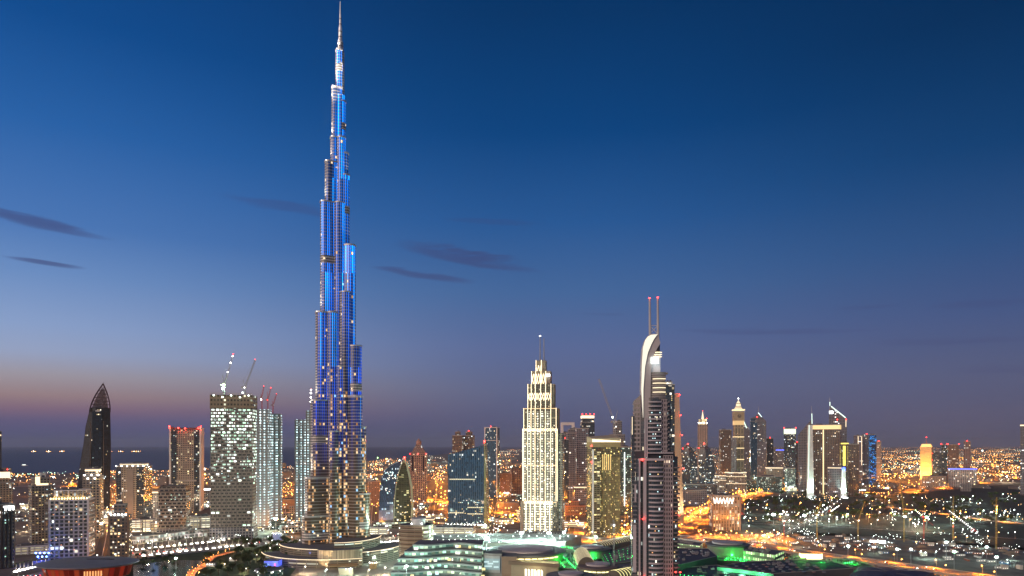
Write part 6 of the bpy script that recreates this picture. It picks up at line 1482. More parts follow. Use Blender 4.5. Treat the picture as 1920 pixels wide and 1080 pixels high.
def disc_hall(name, label, px, py, rx_px, zt, wallm, roofm, inner=None, lights=0, lm=None, hole=None):
    Y = gY(py, zt); s = Y / F; t = thing(name, label, 'building', (gx(px, Y), Y, 0)); r = rx_px * s
    mb = MB(); mb.lathe([(r * .93, 0), (r * .93, zt - 2.5)], 40, 0); mb.lathe([(r * .93, zt - 2.5), (r, zt - 1.6), (r, zt), (r * .9, zt + .4), (0, zt + .8)], 40, 1); mb.build('drum_wall', [wallm, roofm], t)
    if inner: mb = MB(); mb.lathe([(r * inner, zt + .3), (r * inner, zt + 2.6), (0, zt + 3.4)], 40); mb.build('roof_disc', plain('disc_pale', (.42, .39, .4), .75), t)
    if lights:
        for k in range(lights):
            a = R(225 + 95 * k / max(lights - 1, 1)); mb = MB(); q = R(95 / max(lights - 1, 1) * .4)
            p0 = (r * .945 * math.cos(a - q), r * .945 * math.sin(a - q)); p1 = (r * .945 * math.cos(a + q), r * .945 * math.sin(a + q)); mb.bar((p0[0], p0[1], zt - 4.2), (p1[0], p1[1], zt - 4.2), 1.5, 0); mb.build('light_panel', lm, t)
    return t, r, Y
rim_y = emit('rim_yellow', (1, .88, .42), 2.4)
t, r, Y = disc_hall('mall_rotunda', 'large round hall with a pale grey disc roof and a rim of yellow light panels', 985, 1031, 76, 29, tan_wall, roof_grey, .68, 11, rim_y)
point(t, (r * .5, -r * 1.25, 12), 36000, (1, .82, .35), 1)
disc_hall('round_hall', 'small dark round roof right of the ribbed vault', 1121, 1060, 38, 26, plain('court_wall', (.2, .2, .15), .8), plain('disc_brown', (.13, .105, .1), .8), .6, 8, rim_y)
disc_hall('round_hall', 'dark flat round roof behind the ribbed vault among the green courts', 1110, 1027, 36, 28, mall_green, roof_grey, .6)
t, r, Y = disc_hall('round_hall', 'dark round roof on a green lit drum right of the twin mast tower', 1364, 1019, 40, 30, mall_green, roof_grey, .7)
point(t, (0, -r * 1.3, 10), 22000, (.25, 1, .2), 1)
disc_hall('round_hall', 'grey round roof at the bottom beside the lit letters hall', 1070, 1078, 46, 27, tan_wall, roof_grey, .5)
# screen and letters hall
def screen_hall():
    Y = 856; t = thing('mall_facade', 'tan mall front with a framed curved screen at its left end', 'building', (gx(945, Y), Y, 0)); s = Y / F
    pts = [(-40, 2), (-38, -12), (-20, -20), (-4, -22), (-4, 22), (-36, 24)]
    mb = MB(); mb.prism([(a * s, b * s) for a, b in pts], 0, gz(1035, Y), 0, 1); mb.build('wall', [plain('screen_frame_wall', (.3, .32, .3), .7), roof_grey], t)
    mb = MB(); mb.prism([(-4 * s, -22 * s), (24 * s, -24 * s), (24 * s, 20 * s), (-4 * s, 20 * s)], 0, gz(1040, Y), 0, 1); mb.build('wall', [tan_wall, roof_grey], t)
    c = [(-36, -14.2), (-28, -18), (-19, -20.9), (-7, -22.2)]
    for y0, y1, mm, nm, off in ((1070, 1039, plain('frame_pale', (.45, .5, .48), .5), 'screen_frame', .5), (1064.5, 1044, emit('screen_teal', (.1, .24, .26), .9), 'screen', 1.1)):
        mb = MB()
        for a, b in zip(c, c[1:]):
            p, q = (a[0] * s, a[1] * s - off), (b[0] * s, b[1] * s - off); mb.face([(p[0], p[1], gz(y0, Y)), (q[0], q[1], gz(y0, Y)), (q[0], q[1], gz(y1, Y)), (p[0], p[1], gz(y1, Y))]); mb.face([(q[0], q[1] + .4, gz(y0, Y)), (p[0], p[1] + .4, gz(y0, Y)), (p[0], p[1] + .4, gz(y1, Y)), (q[0], q[1] + .4, gz(y1, Y))])
        mb.build(nm, mm, t)
    for x, z, ln in ((-32, 1050, 6), (-24, 1053, 8), (-15, 1049, 7), (-27, 1058, 12), (-14, 1059, 6)):
        mb = MB(); y = -16.5 - (x + 34) * .25; mb.box(x * s - ln / 2, x * s + ln / 2, y * s - 2.2, y * s - 2, gz(z, Y) - 1, gz(z, Y) + 1); mb.build('screen_mark', emit('screen_mark', (.55, .8, .8), .9), t)
screen_hall()
def letters_hall():
    Y = 826; x0 = gx(1000, Y); t = thing('mall_entrance', 'cream walled mall hall with six glowing white letter shapes along its slanting front', 'building', (x0, Y, 0), R(-20)); s = Y / F
    mb = MB(); mb.prism([(-42 * s, -4), (50 * s, -4), (38 * s, 26), (-30 * s, 30)], 0, 24, 0, 1); mb.build('wall', [plain('cream_wall', (.36, .32, .22), .8), plain('cream_roof', (.48, .44, .28), .8, 0, .2, .2)], t)
    mb = MB(); mb.prism([(-46 * s, -7), (54 * s, -7), (54 * s, -4), (-46 * s, -4)], 22.6, 26.4, 0, 0, True); mb.build('parapet', plain('hall_brown', (.2, .16, .11), .8), t)
    lm = emit('letter_glow', (1, .9, .66), 1.9)
    shapes = [[(0, 0, 3, 8)], [(0, 0, 3, 7.6)], [(0, 0, 3, 7), (.5, 0, 3, 7.6)], [(0, 0, 2.6, 7.6)], [(0, 0, 2.6, 7.2)], [(0, 0, 2.8, 7.6)]]
    for k in range(6):   # six upright glyphs: two legs joined at top and waist, as far as the photograph lets them be read
        x = (-15 + 7.6 * k) * s * .82; mb = MB(); hh = 8.2
        mb.box(x, x + .8, -8.3, -7.5, 10.5, 10.5 + hh); mb.box(x + 1.5, x + 2.3, -8.3, -7.5, 10.5, 10.5 + hh * (.82 if k % 2 else 1))
        mb.box(x + .8, x + 1.5, -8.3, -7.5, 10.5 + hh * .8, 10.5 + hh * .94) if k in (0, 1, 3, 5) else mb.box(x + .8, x + 1.5, -8.3, -7.5, 10.5, 11.8)
        if k in (0, 2, 4): mb.box(x + .8, x + 1.5, -8.3, -7.5, 14, 15)
        mb.build('letter', lm, t)
    point(t, (4, -14, 16), 6000, (1, .8, .45), .6)
    for k in range(3): point(t, ((-20 + 26 * k) * s, 12, 34), 5000, (1, .92, .6), .6)
letters_hall()
# mall roofs, courts and vaults
def slab_bldg(name, label, pxs, h, wallm, roofm, extra=None):
    p = [gp(a, b, h) for a, b in pxs]; s_ = sum(p[i][0] * p[(i + 1) % len(p)][1] - p[(i + 1) % len(p)][0] * p[i][1] for i in range(len(p)))
    if s_ < 0: p.reverse()
    cx, cy = sum(q[0] for q in p) / len(p), sum(q[1] for q in p) / len(p); t = thing(name, label, 'building', (cx, cy, 0)); lp = [(a - cx, b - cy) for a, b in p]
    mb = MB(); mb.prism(lp, 0, h, 0, 1); mb.build('wall', [wallm, roofm], t)
    mb = MB()
    for a, b in zip(lp, lp[1:] + lp[:1]): mb.bar((a[0], a[1], h + .4), (b[0], b[1], h + .4), 1.0)
    mb.build('parapet', concrete, t)
    rng = random.Random(len(label))
    for k in range(40 if 'washed' in label else 16):
        i_, j_ = rng.randrange(len(lp)), rng.randrange(len(lp)); f1, f2 = rng.random() * .85, rng.random() * .85
        x = (lp[i_][0] * f1 + lp[j_][0] * (1 - f1)) * f2; y = (lp[i_][1] * f1 + lp[j_][1] * (1 - f1)) * f2
        mb = MB(); a_, b_ = rng.uniform(2, 6), rng.uniform(2, 5); mb.prism(rect(a_, b_), 0, rng.uniform(1, 2.6), 0, 0); mb.bar((a_ * .2, 0, 2), (a_ * .2, 0, 3.2), .8); mb.build('rooftop_unit', roof_lt, t, (x, y, h))
    return t, lp, cx, cy
def green_lights(t, cx, cy, pxs, h, n, pw=2600, m=green_strip, r=.9, colr=(.02, 1, .1)):
    pw *= .45
    a, b = gp(*pxs[0], h), gp(*pxs[1], h)
    for k in range(n):
        f = k / max(n - 1, 1); x, y = a[0] + (b[0] - a[0]) * f - cx, a[1] + (b[1] - a[1]) * f - cy
        mb = MB(); mb.ball((0, 0, 0), r, 0); mb.build('green_lamp' if m is green_strip else 'lamp', m, t, (x, y, h + r))
        if pw and k % 3 == 0: point(t, (x, y - 1, h + 4), pw * 2.2, colr, .6)
gmat = plain('court_green', (.1, .16, .1), .7)
S = slab_bldg
t, lp, cx, cy = S('mall_wing', 'low mall roof between the wavy terraces and the golden towers, washed cool white', [(810, 1003), (1000, 1000), (1090, 1004), (1060, 1016), (940, 1018), (815, 1022)], 18, plain('mall_wall', (.3, .3, .26), .8), plain('mall_roof_pale', (.24, .26, .25), .8, 0, .5, .06))
green_lights(t, cx, cy, ((820, 1013), (1050, 1010)), 18.5, 22, 0, white_lamp, .55)
green_lights(t, cx, cy, ((830, 1006), (1080, 1006)), 18.5, 18, 0, cool_lamp, .6)
green_lights(t, cx, cy, ((900, 1018), (1040, 1014)), 18.5, 9, 9000, cool_lamp, .6, (.7, 1, .9))
for q in range(5):
    a, b = gp(815 + q * 14, 1005 + q * 3.2, 18), gp(1075 - q * 8, 1002.5 + q * 2.6, 18); mb = MB(); mb.bar((a[0] - cx, a[1] - cy, 19), (b[0] - cx, b[1] - cy, 19), 1.6 + q * .4); mb.build('roof_duct', plain('duct', (.34, .36, .35), .6), t)
t, lp, cx, cy = S('mall_wing', 'green lit court roof left of the ribbed vault', [(1035, 1040), (1068, 1035), (1085, 1068), (1052, 1066)], 16, gmat, plain('court_floor', (.12, .15, .12), .8))
green_lights(t, cx, cy, ((1052, 1042), (1078, 1066)), 16.5, 11, 7000); green_lights(t, cx, cy, ((1045, 1048), (1058, 1064)), 16.5, 6, 7000)
t, lp, cx, cy = S('mall_wing', 'green lit court roof right of the ribbed vault', [(1103, 1036), (1135, 1031), (1138, 1046), (1112, 1052)], 17, gmat, plain('court_floor', (.12, .15, .12), .8))
green_lights(t, cx, cy, ((1106, 1040), (1134, 1034)), 17.5, 7, 8000); green_lights(t, cx, cy, ((1112, 1048), (1124, 1046)), 17.5, 3, 8000)
t, lp, cx, cy = S('mall_wing', 'narrow green lit ledge between the round halls', [(1050, 1024), (1075, 1026), (1078, 1032), (1056, 1030)], 20, gmat, plain('court_floor', (.12, .15, .12), .8))
green_lights(t, cx, cy, ((1053, 1026), (1073, 1029)), 20.5, 7, 5000)
t, lp, cx, cy = S('mall_wing', 'dark dotted roof between the ribbed arcs and the twin mast tower', [(1128, 1040), (1186, 1022), (1200, 1052), (1140, 1058)], 22, roof_grey, roof_grey)
for q in range(5): green_lights(t, cx, cy, ((1134 + q * 2, 1041 + q * 3.6), (1184, 1026 + q * 5)), 22.2, 7, 0, green_strip, .35)
t, lp, cx, cy = S('mall_wing', 'dark blue grey roof in front of the small round hall', [(1130, 1060), (1200, 1050), (1200, 1095), (1150, 1095)], 21, roof_grey, roof_grey)
t, lp, cx, cy = S('mall_wing', 'bottom dark mall roof under the small ribbed vault', [(1030, 1083), (1150, 1070), (1200, 1085), (1190, 1110), (1030, 1110)], 19, tan_wall, roof_grey)
def vault(label, pa, pb, wpx, h, n, ribm, skin, name='ribbed_vault', rise=9, solid=True):
    a, b = Vector(gp(*pa, h) + (h,)), Vector(gp(*pb, h) + (h,)); t = thing(name, label, 'roof vault', (a.x, a.y, 0)); ax = (b - a); ln = ax.length; ax.normalize(); sd = Vector((ax.y, -ax.x, 0)); w_ = wpx * a.y / F / 2
    def arc_pt(f, th, k=1.0): p = ax * (ln * f) + sd * (math.cos(th) * w_ * k); return (p.x, p.y, h + math.sin(th) * rise * k)
    if solid:
        mb = MB(); m_ = 12
        for i in range(m_):
            t0, t1 = math.pi * i / m_, math.pi * (i + 1) / m_
            mb.face([arc_pt(0, t0, .97), arc_pt(1, t0, .97), arc_pt(1, t1, .97), arc_pt(0, t1, .97)])
        for f in (0, 1): mb.face([arc_pt(f, math.pi * i / m_, .97) for i in range(m_ + 1)])
        mb.sm = False; mb.build('vault_skin', skin, t)
        mb = MB(); p = [ax * 0 + sd * w_, ax * ln + sd * w_, ax * ln - sd * w_, ax * 0 - sd * w_]; mb.prism([(q.x, q.y) for q in p], 0, h, 0, 0); mb.build('vault_base', roof_grey, t)
    for k in range(n):
        mb = MB(); f = (k + .5) / n; m_ = 9
        for i in range(m_): mb.bar(arc_pt(f, math.pi * i / m_), arc_pt(f, math.pi * (i + 1) / m_), .8)
        mb.build('vault_rib', ribm, t)
    return t
rib_lit = emit('rib_cream', (1, .82, .42), .5)
vault('barrel vault with cream ribs standing among the green lit courts', (1090, 1042), (1100, 1062), 30, 24, 13, rib_lit, plain('vault_dark', (.14, .12, .09), .7), rise=11)
vault('long arc of cream roof ribs left of the twin mast tower', (1118, 1024), (1186, 1010), 26, 26, 17, rib_lit, plain('vault_dark', (.14, .12, .09), .7), rise=5)
vault('small bottom vault with yellow lit ribs left of the twin mast tower', (1150, 1083), (1200, 1074), 34, 20, 9, emit('rib_yellow', (1, .88, .35), 1.2), plain('vault_dark', (.14, .12, .09), .7), rise=8)
# right half
def longhall(label, pxs, h, green_front, n=10):
    t, lp, cx, cy = S('mall_hall', label, pxs, h, facade('hall_green', (.22, .3, .2), (.12, .16, .08), bay=3.4, floor=7, wx=.7, wy=.5, p=4, ca=(.5, 1, .4), cb=(.95, 1, .6), seed=105, e=1.1), roof_grey); return t, lp, cx, cy
t, lp, cx, cy = longhall('long low green lit hall just right of the twin mast tower', [(1262, 1012), (1318, 1018), (1312, 1024), (1262, 1018)], 24, 1)
green_lights(t, cx, cy, ((1264, 1029), (1280, 1030)), 12, 4, 12000, green_strip, .9)
t, lp, cx, cy = longhall('long green walled hall with a row of windows in the middle of the mall', [(1397, 1026), (1470, 1033), (1452, 1041), (1394, 1033)], 26, 1)
green_lights(t, cx, cy, ((1396, 1042), (1452, 1050)), 14, 10, 9000)
t, lp, cx, cy = S('mall_wing', 'dark faceted mall roof right beside the twin mast tower', [(1262, 1028), (1328, 1029), (1345, 1043), (1262, 1062)], 28, gmat, plain('dark_roof', (.035, .045, .055), .6))
t, lp, cx, cy = S('mall_wing', 'green lit court with a long string of green lamps', [(1330, 1036), (1400, 1040), (1470, 1050), (1420, 1056), (1340, 1050)], 14, gmat, plain('court_floor', (.12, .15, .12), .8))
green_lights(t, cx, cy, ((1334, 1042), (1348, 1043)), 14.5, 4, 11000); green_lights(t, cx, cy, ((1356, 1043), (1400, 1051)), 14.5, 9, 9000); green_lights(t, cx, cy, ((1362, 1049), (1396, 1053)), 14.5, 5, 8000)
t, lp, cx, cy = S('mall_wing', 'broad dark roof dotted with pale skylight discs', [(1398, 1054), (1480, 1050), (1560, 1052), (1600, 1066), (1450, 1076), (1350, 1062)], 22, roof_grey, plain('disc_roof', (.05, .052, .06), .7))
rng = random.Random(12)
for k in range(36):
    u_, v_ = k % 9, k // 9; a = gp(1385 + u_ * 19 + v_ * 6 - 10, 1057 + v_ * 4.2 + u_ * .35, 22.5); mb = MB(); mb.lathe([(2.3, 22), (2.3, 22.8), (0, 23)], 10, 0); mb.build('skylight', [rng.choice([plain('sky_a', (.2, .2, .22), .5), plain('sky_b', (.3, .18, .16), .5), plain('sky_c', (.16, .2, .26), .5), plain('sky_d', (.28, .3, .28), .5)])], t, (a[0] - cx, a[1] - cy, 0))
t, lp, cx, cy = S('mall_wing', 'bottom roof with a green lit wall facing the viewer', [(1262, 1066), (1345, 1060), (1440, 1078), (1420, 1100), (1262, 1100)], 22, gmat, plain('dark_roof', (.035, .045, .055), .6))
mb = MB(); a, b = gp(1345, 1063, 26), gp(1450, 1076, 26); mb.prism([(a[0] - cx, a[1] - cy), (b[0] - cx, b[1] - cy), (b[0] - cx, b[1] - cy + 2), (a[0] - cx, a[1] - cy + 2)], 12, 26, 0, 0); mb.build('green_wall', plain('green_panel', (.12, .4, .22), .6), t)
for f in (.1, .4, .7): point(t, (a[0] + (b[0] - a[0]) * f - cx, a[1] + (b[1] - a[1]) * f - cy - 9, 24), 9000, (.3, 1, .55), 1)
green_lights(t, cx, cy, ((1268, 1078), (1330, 1084)), 23, 9, 6000, green_strip, .5)
t, lp, cx, cy = S('mall_wing', 'green domed hall roof left of the glowing billboard', [(1478, 1044), (1492, 1038), (1508, 1042), (1512, 1048), (1484, 1050)], 22, gmat, plain('green_dome', (.1, .22, .07), .7)); point(t, (0, -14, 30), 12000, (.2, 1, .1), 1); green_lights(t, cx, cy, ((1498, 1054), (1512, 1054)), 15, 3, 8000)
t, lp, cx, cy = S('mall_wing', 'dull olive roof strip with green lamps right of the skylight roof', [(1512, 1046), (1600, 1050), (1640, 1062), (1560, 1068), (1500, 1056)], 20, mall_green, plain('olive_roof', (.09, .09, .06), .8)); green_lights(t, cx, cy, ((1540, 1057), (1545, 1057)), 20.5, 1, 6000); green_lights(t, cx, cy, ((1585, 1057), (1597, 1056)), 20.5, 4, 8000)
def billboard():
    Y = gY(1048, 20); t = thing('billboard', 'glowing cream box billboard on the mall roof beside the orange raised road', 'billboard', (gx(1521, Y), Y, 0), R(-4)); s = Y / F
    mb = MB(); mb.prism(rect(40 * s, 12 * s), 0, 20, 0, 0); mb.build('base', mall_green, t)
    mb = MB(); mb.prism([(-20 * s, -6 * s), (14 * s, -6 * s), (20 * s, -2 * s), (20 * s, 6 * s), (-20 * s, 6 * s)], 20.2, 27, 0, 1); mb.build('light_box', [emit('billboard_cream', (1, .85, .5), 2.6), roofing], t)
    point(t, (0, -14, 22), 12000, (1, .75, .35), 1)
billboard()
def shell_roof(label, outline, h, skin, bump=10):
    # big dark shell: footprint from pixel outline, domed
    p = [gp(a, b, h) for a, b in outline]; s_ = sum(p[i][0] * p[(i + 1) % len(p)][1] - p[(i + 1) % len(p)][0] * p[i][1] for i in range(len(p)))
    if s_ < 0: p.reverse()
    cx, cy = sum(q[0] for q in p) / len(p), sum(q[1] for q in p) / len(p); t = thing('shell_roof', label, 'roof', (cx, cy, 0)); lp = [(a - cx, b - cy) for a, b in p]
    mb = MB(); prev = lp; z = 0; mb.prism(lp, 0, h - bump, 0, None)
    for k in range(1, 7):
        f = k / 6; sc_ = math.cos(f * math.pi / 2 * .93); cur = [(a * sc_, b * sc_) for a, b in lp]; z0, z1 = h - bump + bump * math.sin((k - 1) / 6 * math.pi / 2), h - bump + bump * math.sin(f * math.pi / 2)
        mb.prism(prev, z0, z1, 0, 0 if k == 6 else None, top=cur); prev = cur
    mb.sm = True; mb.build('shell', skin, t)
    mb = MB()
    for k in range(0, len(lp)):
        a = lp[k]; q = [(a[0] * math.cos(f / 6 * math.pi / 2 * .93), a[1] * math.cos(f / 6 * math.pi / 2 * .93), h - bump + bump * math.sin(f / 6 * math.pi / 2) + .3) for f in range(7)]
        for u_, v_ in zip(q, q[1:]): mb.bar(u_, v_, .6)
    mb.build('seam', plain('seam_metal', (.12, .11, .14), .6), t)
    return t
sk = plain('shell_skin', (.055, .05, .075), .55, .1)
shell_roof('large dark blue shell roof at the bottom right of the mall', [(1592, 1062), (1606, 1050), (1680, 1052), (1756, 1064), (1770, 1090), (1700, 1110), (1600, 1100)], 30, sk, 12)
shell_roof('dark shell roof at the bottom edge, left of the largest one', [(1448, 1082), (1500, 1068), (1600, 1072), (1700, 1092), (1690, 1120), (1450, 1120)], 26, sk, 12)
shell_roof('small brown scalloped shell at the right end of the dark roofs', [(1690, 1092), (1716, 1070), (1752, 1066), (1762, 1094), (1740, 1104)], 27, plain('shell_brown', (.13, .09, .09), .8), 8)
# opera house
def opera():
    Y = 884; t = thing('opera_house', 'low building with a sweeping grey boat shaped roof over a red lit glass wall', 'building', (gx(165, Y), Y, 0)); s = Y / F
    def ell(a, b, n=28, dx_=0): return [(dx_ + a * s * math.cos(2 * math.pi * i / n), b * math.sin(2 * math.pi * i / n)) for i in range(n)]
    mb = MB(); mb.prism(ell(74, 36), 0, 13, 0, 1, top=ell(80, 39)); mb.build('glass_wall', [facade('red_glass', (.2, .03, .02), (.2, .02, .01), bay=6, floor=18, wx=.9, wy=.95, p=9, ca=(.9, .05, .02), cb=(1, .25, .06), seed=106, e=.12, clump=.3), roofing], t)
    mb = MB(); mb.prism(ell(80, 41), 13, 15, 0, None, True, top=ell(90, 46)); mb.prism(ell(90, 46), 15, 16, 0, None); mb.prism(ell(90, 46), 16, 18.5, 0, None, top=ell(70, 34)); mb.prism(ell(70, 34), 18.5, 20, 0, 0, top=ell(40, 18)); mb.sm = True; mb.build('roof', plain('opera_roof', (.17, .19, .21), .55, .1, .1), t)
    mb = MB(); mb.prism(ell(26, 6, 20, 16), 19.4, 20.3, 0, 0); mb.build('roof_slot', dark_metal, t)
    for k in range(7): mb = MB(); mb.box(-.8, .8, -.3, .3, 0, 7); mb.build('lit_panel', emit('opera_amber', (1, .4, .1), 1.1), t, ((28 + 4.2 * k) * s, -38 + .9 * k, 4))
    point(t, (0, -52, 8), 3000, (1, .12, .05), 1)
opera()
t = thing('light_stage', 'small stage with intense blue lights left of the grey boat shaped roof', 'stage', (gx(80, 960), 960, 0))
mb = MB(); mb.prism(rect(20, 12), 0, 5, 0, 0); mb.build('platform', plain('stage_blue', (.1, .12, .3), .6), t)
mb = MB()
for x in (-9, 9): mb.bar((x, 0, 5), (x, 0, 17), .6)
mb.bar((-9, 0, 17), (9, 0, 17), .6); mb.build('truss', steel, t)
for k in range(7): mb = MB(); mb.ball((0, 0, 0), 1.1, 0); mb.build('blue_lamp', emit('stage_lamp', (.12, .3, 1), 18), t, (-9 + 3 * k, -1, 16 - (k % 2) * 5))
point(t, (0, -9, 14), 22000, (.04, .12, 1), 1)
def pavilion():
    Y = 930; t = thing('pavilion', 'blue lit pavilion with a long low railing beside the park trees', 'pavilion', (gx(512, Y), Y, 0)); s = Y / F
    mb = MB(); mb.prism(rect(26 * s, 16), 0, 11, 0, 1); mb.build('wall', [emit('pavilion_blue', (.03, .08, .8), 1.2), plain('pav_roof', (.1, .12, .35), .6)], t)
    mb = MB(); mb.prism(rect(34 * s, 26, -2), 0, 3.4, 0, 1); mb.build('deck', [plain('deck_blue', (.12, .14, .4), .6), pave], t)
    mb = MB(); mb.box(-16 * s, 14 * s, -14.2, -13.6, 2.8, 3.4); mb.build('light_line', blue_strip, t)
    mb = MB(); mb.box(6 * s, 9 * s, -9, -8.2, 4, 8); mb.build('lit_panel', emit('pav_pink', (.9, .1, .4), 1.5), t)
    point(t, (0, -20, 8), 16000, (.1, .2, 1), 1)
pavilion()
for i, (px, py, w_, h_, lb) in enumerate([(505, 1078, 50, 7, 'curved low terrace building with lit rim lamps under the blue pavilion'), (395, 1062, 16, 4, 'small pale kiosk by the footbridge'), (437, 1052, 12, 5, 'small lit kiosk among the park trees'), (520, 1012, 16, 12, 'blue lit round drum behind the park trees'), (650, 1077, 26, 8, 'small lit entrance hall right of the tall tower podium'), (590, 1004, 20, 6, 'low orange lit shed left of the tall tower foot'), (700, 1066, 14, 9, 'bronze domed kiosk at the right of the podium'), (128, 1036, 20, 12, 'brown low house between pale gridded and low brown tower')]):
    Y = gY(py, 0); s = Y / F; t = thing('kiosk' if w_ < 20 else 'low_building', lb, 'building', (gx(px, Y), Y, 0)); mb = MB(); r = w_ * s / 2
    if i in (0, 3, 6): mb.lathe([(r, 0), (r, h_), (r * .9, h_ + .5), (0, h_ + .9)], 22, 0)
    else: mb.prism(rect(r * 2, r * 1.1), 0, h_, 0, 0)
    mb.build('wall', [(f_teal, plain('kiosk_white', (.6, .6, .58), .7), plain('kiosk_white', (.6, .6, .58), .7), emit('drum_blue', (.12, .2, .5), .55), tan_wall, f_orange, plain('bronze_dome', (.35, .25, .12), .5), f_brown)[i]], t)
    mb = MB(); mb.lathe([(r * 1.05, h_), (r * 1.05, h_ + .6), (r * .9, h_ + .9)], 22) if i in (0, 3, 6) else mb.prism(rect(r * 2.1, r * 1.2), h_, h_ + .6, 0, 0, True); mb.build('roof_rim', concrete, t)
    for k in range(5): mb = MB(); mb.ball((0, 0, 0), .5, 0); mb.build('lamp', white_lamp, t, (r * math.cos(R(200 + 35 * k)), r * (1 if i in (0, 3, 6) else .5) * math.sin(R(200 + 35 * k)) - .6, h_ - .5))
# arcade along the boulevard
arc_pts = [gp(a, b) for a, b in [(246, 1021), (300, 1016), (360, 1008), (420, 1002), (466, 996)]]
for i, (a, b) in enumerate(zip(arc_pts, arc_pts[1:])):
    L_ = math.hypot(b[0] - a[0], b[1] - a[1]); an = math.atan2(b[1] - a[1], b[0] - a[0])
    t = thing('shop_arcade', ['leftmost', 'second', 'third', 'rightmost'][i] + ' section of the curved two storey shop arcade along the boulevard', 'building', ((a[0] + b[0]) / 2, (a[1] + b[1]) / 2, 0), an)
    mb = MB(); mb.prism(rect(L_ * 1.0, 18, 0, 9), 0, 13, 0, 1); mb.build('wall', [facade('arcade_shops', (.34, .32, .28), (.12, .13, .12), bay=7, floor=6.4, wx=.7, wy=.62, p=.8, ca=(1, .9, .7), cb=(.75, 1, .95), seed=110, e=1.4), plain('arcade_roof', (.2, .22, .2), .8)], t)
    mb = MB(); mb.box(-L_ / 2, L_ / 2, -2.4, 0, 6.4, 7.2); mb.build('canopy', white_paint, t)
    for k in range(int(L_ / 7)):
        mb = MB(); mb.box(-.5, .5, -2.3, -1.5, 0, 6.4); mb.build('column', white_paint, t, (-L_ / 2 + 3.5 + 7 * k, 0, 0))
    for k in range(2): point(t, ((-.25 + .5 * k) * L_, -7, 4), 3500, (1, .93, .85), .6)

# ------------------------------------------------------------------ palms, trees
leafm = [plain('tree_leaf_a', (.045, .075, .02), .8, 0, .5, .4), plain('tree_leaf_b', (.07, .085, .025), .8, 0, .5, .4)]
bark = plain('bark', (.1, .07, .045), .9); palm_bark = plain('palm_bark', (.4, .34, .27), .9); palm_leaf = plain('palm_leaf', (.07, .1, .03), .7)
def tree_meshes(seed):
    rng = random.Random(seed); h = rng.uniform(3.0, 4.0); mt = MB(); mt.bar((0, 0, 0), (.1, 0, h), .6, 0, 6, .36); tips = []
    for k in range(5):
        a = 2 * math.pi * k / 5 + rng.random(); e = (math.cos(a) * rng.uniform(1.4, 2.6), math.sin(a) * rng.uniform(1.4, 2.6), h + rng.uniform(1.2, 3)); mt.bar((.1, 0, h * .85), e, .3, 0, 4, .1); tips.append(e)
    tips.append((0, 0, h + 3.4)); mc = MB()
    for c in tips:
        for q in range(3):
            cc = (c[0] + rng.uniform(-.9, .9), c[1] + rng.uniform(-.9, .9), c[2] + rng.uniform(-.5, .9)); rr = rng.uniform(.9, 1.7)
            for _ in range(16):
                th, ph = rng.uniform(0, 6.283), math.acos(rng.uniform(-.7, 1)); r_ = rr * rng.uniform(.55, 1.05)
                p = Vector((cc[0] + r_ * math.sin(ph) * math.cos(th), cc[1] + r_ * math.sin(ph) * math.sin(th), cc[2] + r_ * .8 * math.cos(ph)))
                n = Vector((rng.gauss(0, 1), rng.gauss(0, 1), rng.gauss(0, .7) + .6)).normalized(); x = n.orthogonal().normalized() * rng.uniform(.25, .5); y = n.cross(x.normalized()) * rng.uniform(.2, .42)
                mc.face([p - x - y, p + x - y, p + x + y, p - x + y])
    return mt.mesh('trunk', bark), mc.mesh('crown', leafm[seed % 2])
TREES = [tree_meshes(s) for s in range(4)]
def tree(x, y, k, label, group, s=1.0):
    t = thing('tree', label, 'tree', (x, y, 0), random.uniform(0, 6), group); a, b = TREES[k % 4]; inst(a, 'trunk', t); inst(b, 'crown', t); t.scale = (s, s, s * random.uniform(.9, 1.15)); return t
def palm_meshes():
    mt = MB(); mt.bar((0, 0, 0), (.15, 0, 5), .62, 0, 6, .46); mt.bar((.15, 0, 5), (.1, .1, 9), .46, 0, 6, .4); mc = MB()
    for k in range(16):
        a = 2 * math.pi * k / 16; el = .9 if k % 2 else .35; p = Vector((.1, .1, 9)); d = Vector((math.cos(a) * math.cos(el), math.sin(a) * math.cos(el), math.sin(el)))
        for q in range(4):
            sd = Vector((-math.sin(a), math.cos(a), 0)) * (.55 - .12 * q); nx = p + d * .95; d = (d + Vector((0, 0, -.42))).normalized(); mc.face([p - sd, p + sd, nx + sd * .8, nx - sd * .8]); p = nx
    return mt.mesh('trunk', palm_bark), mc.mesh('fronds', palm_leaf)
PT, PC = palm_meshes(); mb = MB(); mb.box(-.7, .7, -.5, .5, 0, .9); UPM = mb.mesh('uplight', emit('palm_uplight', (1, .95, .85), 22))
upl = bpy.data.lights.new('palm_flood', 'SPOT'); upl.energy = 14000; upl.color = (1, .93, .82); upl.spot_size = R(70); upl.spot_blend = .7; upl.shadow_soft_size = .5
def palm(x, y, label, group, lit=True, s=1.0):
    t = thing('palm_tree', label, 'palm tree', (x, y, 0), random.uniform(0, 6), group); inst(PT, 'trunk', t); inst(PC, 'fronds', t); t.scale = (s,) * 3
    if lit:
        t.rotation_euler = (0, 0, random.uniform(-.3, .3))
        for sx in (-1.2, 1.2): inst(UPM, 'uplight', t, (sx, -1.4, 0))
        o = bpy.data.objects.new('palm_flood', upl); col.objects.link(o); o.parent = t; o.location = (0, -2.6, .8); o.rotation_euler = (R(155), 0, 0)
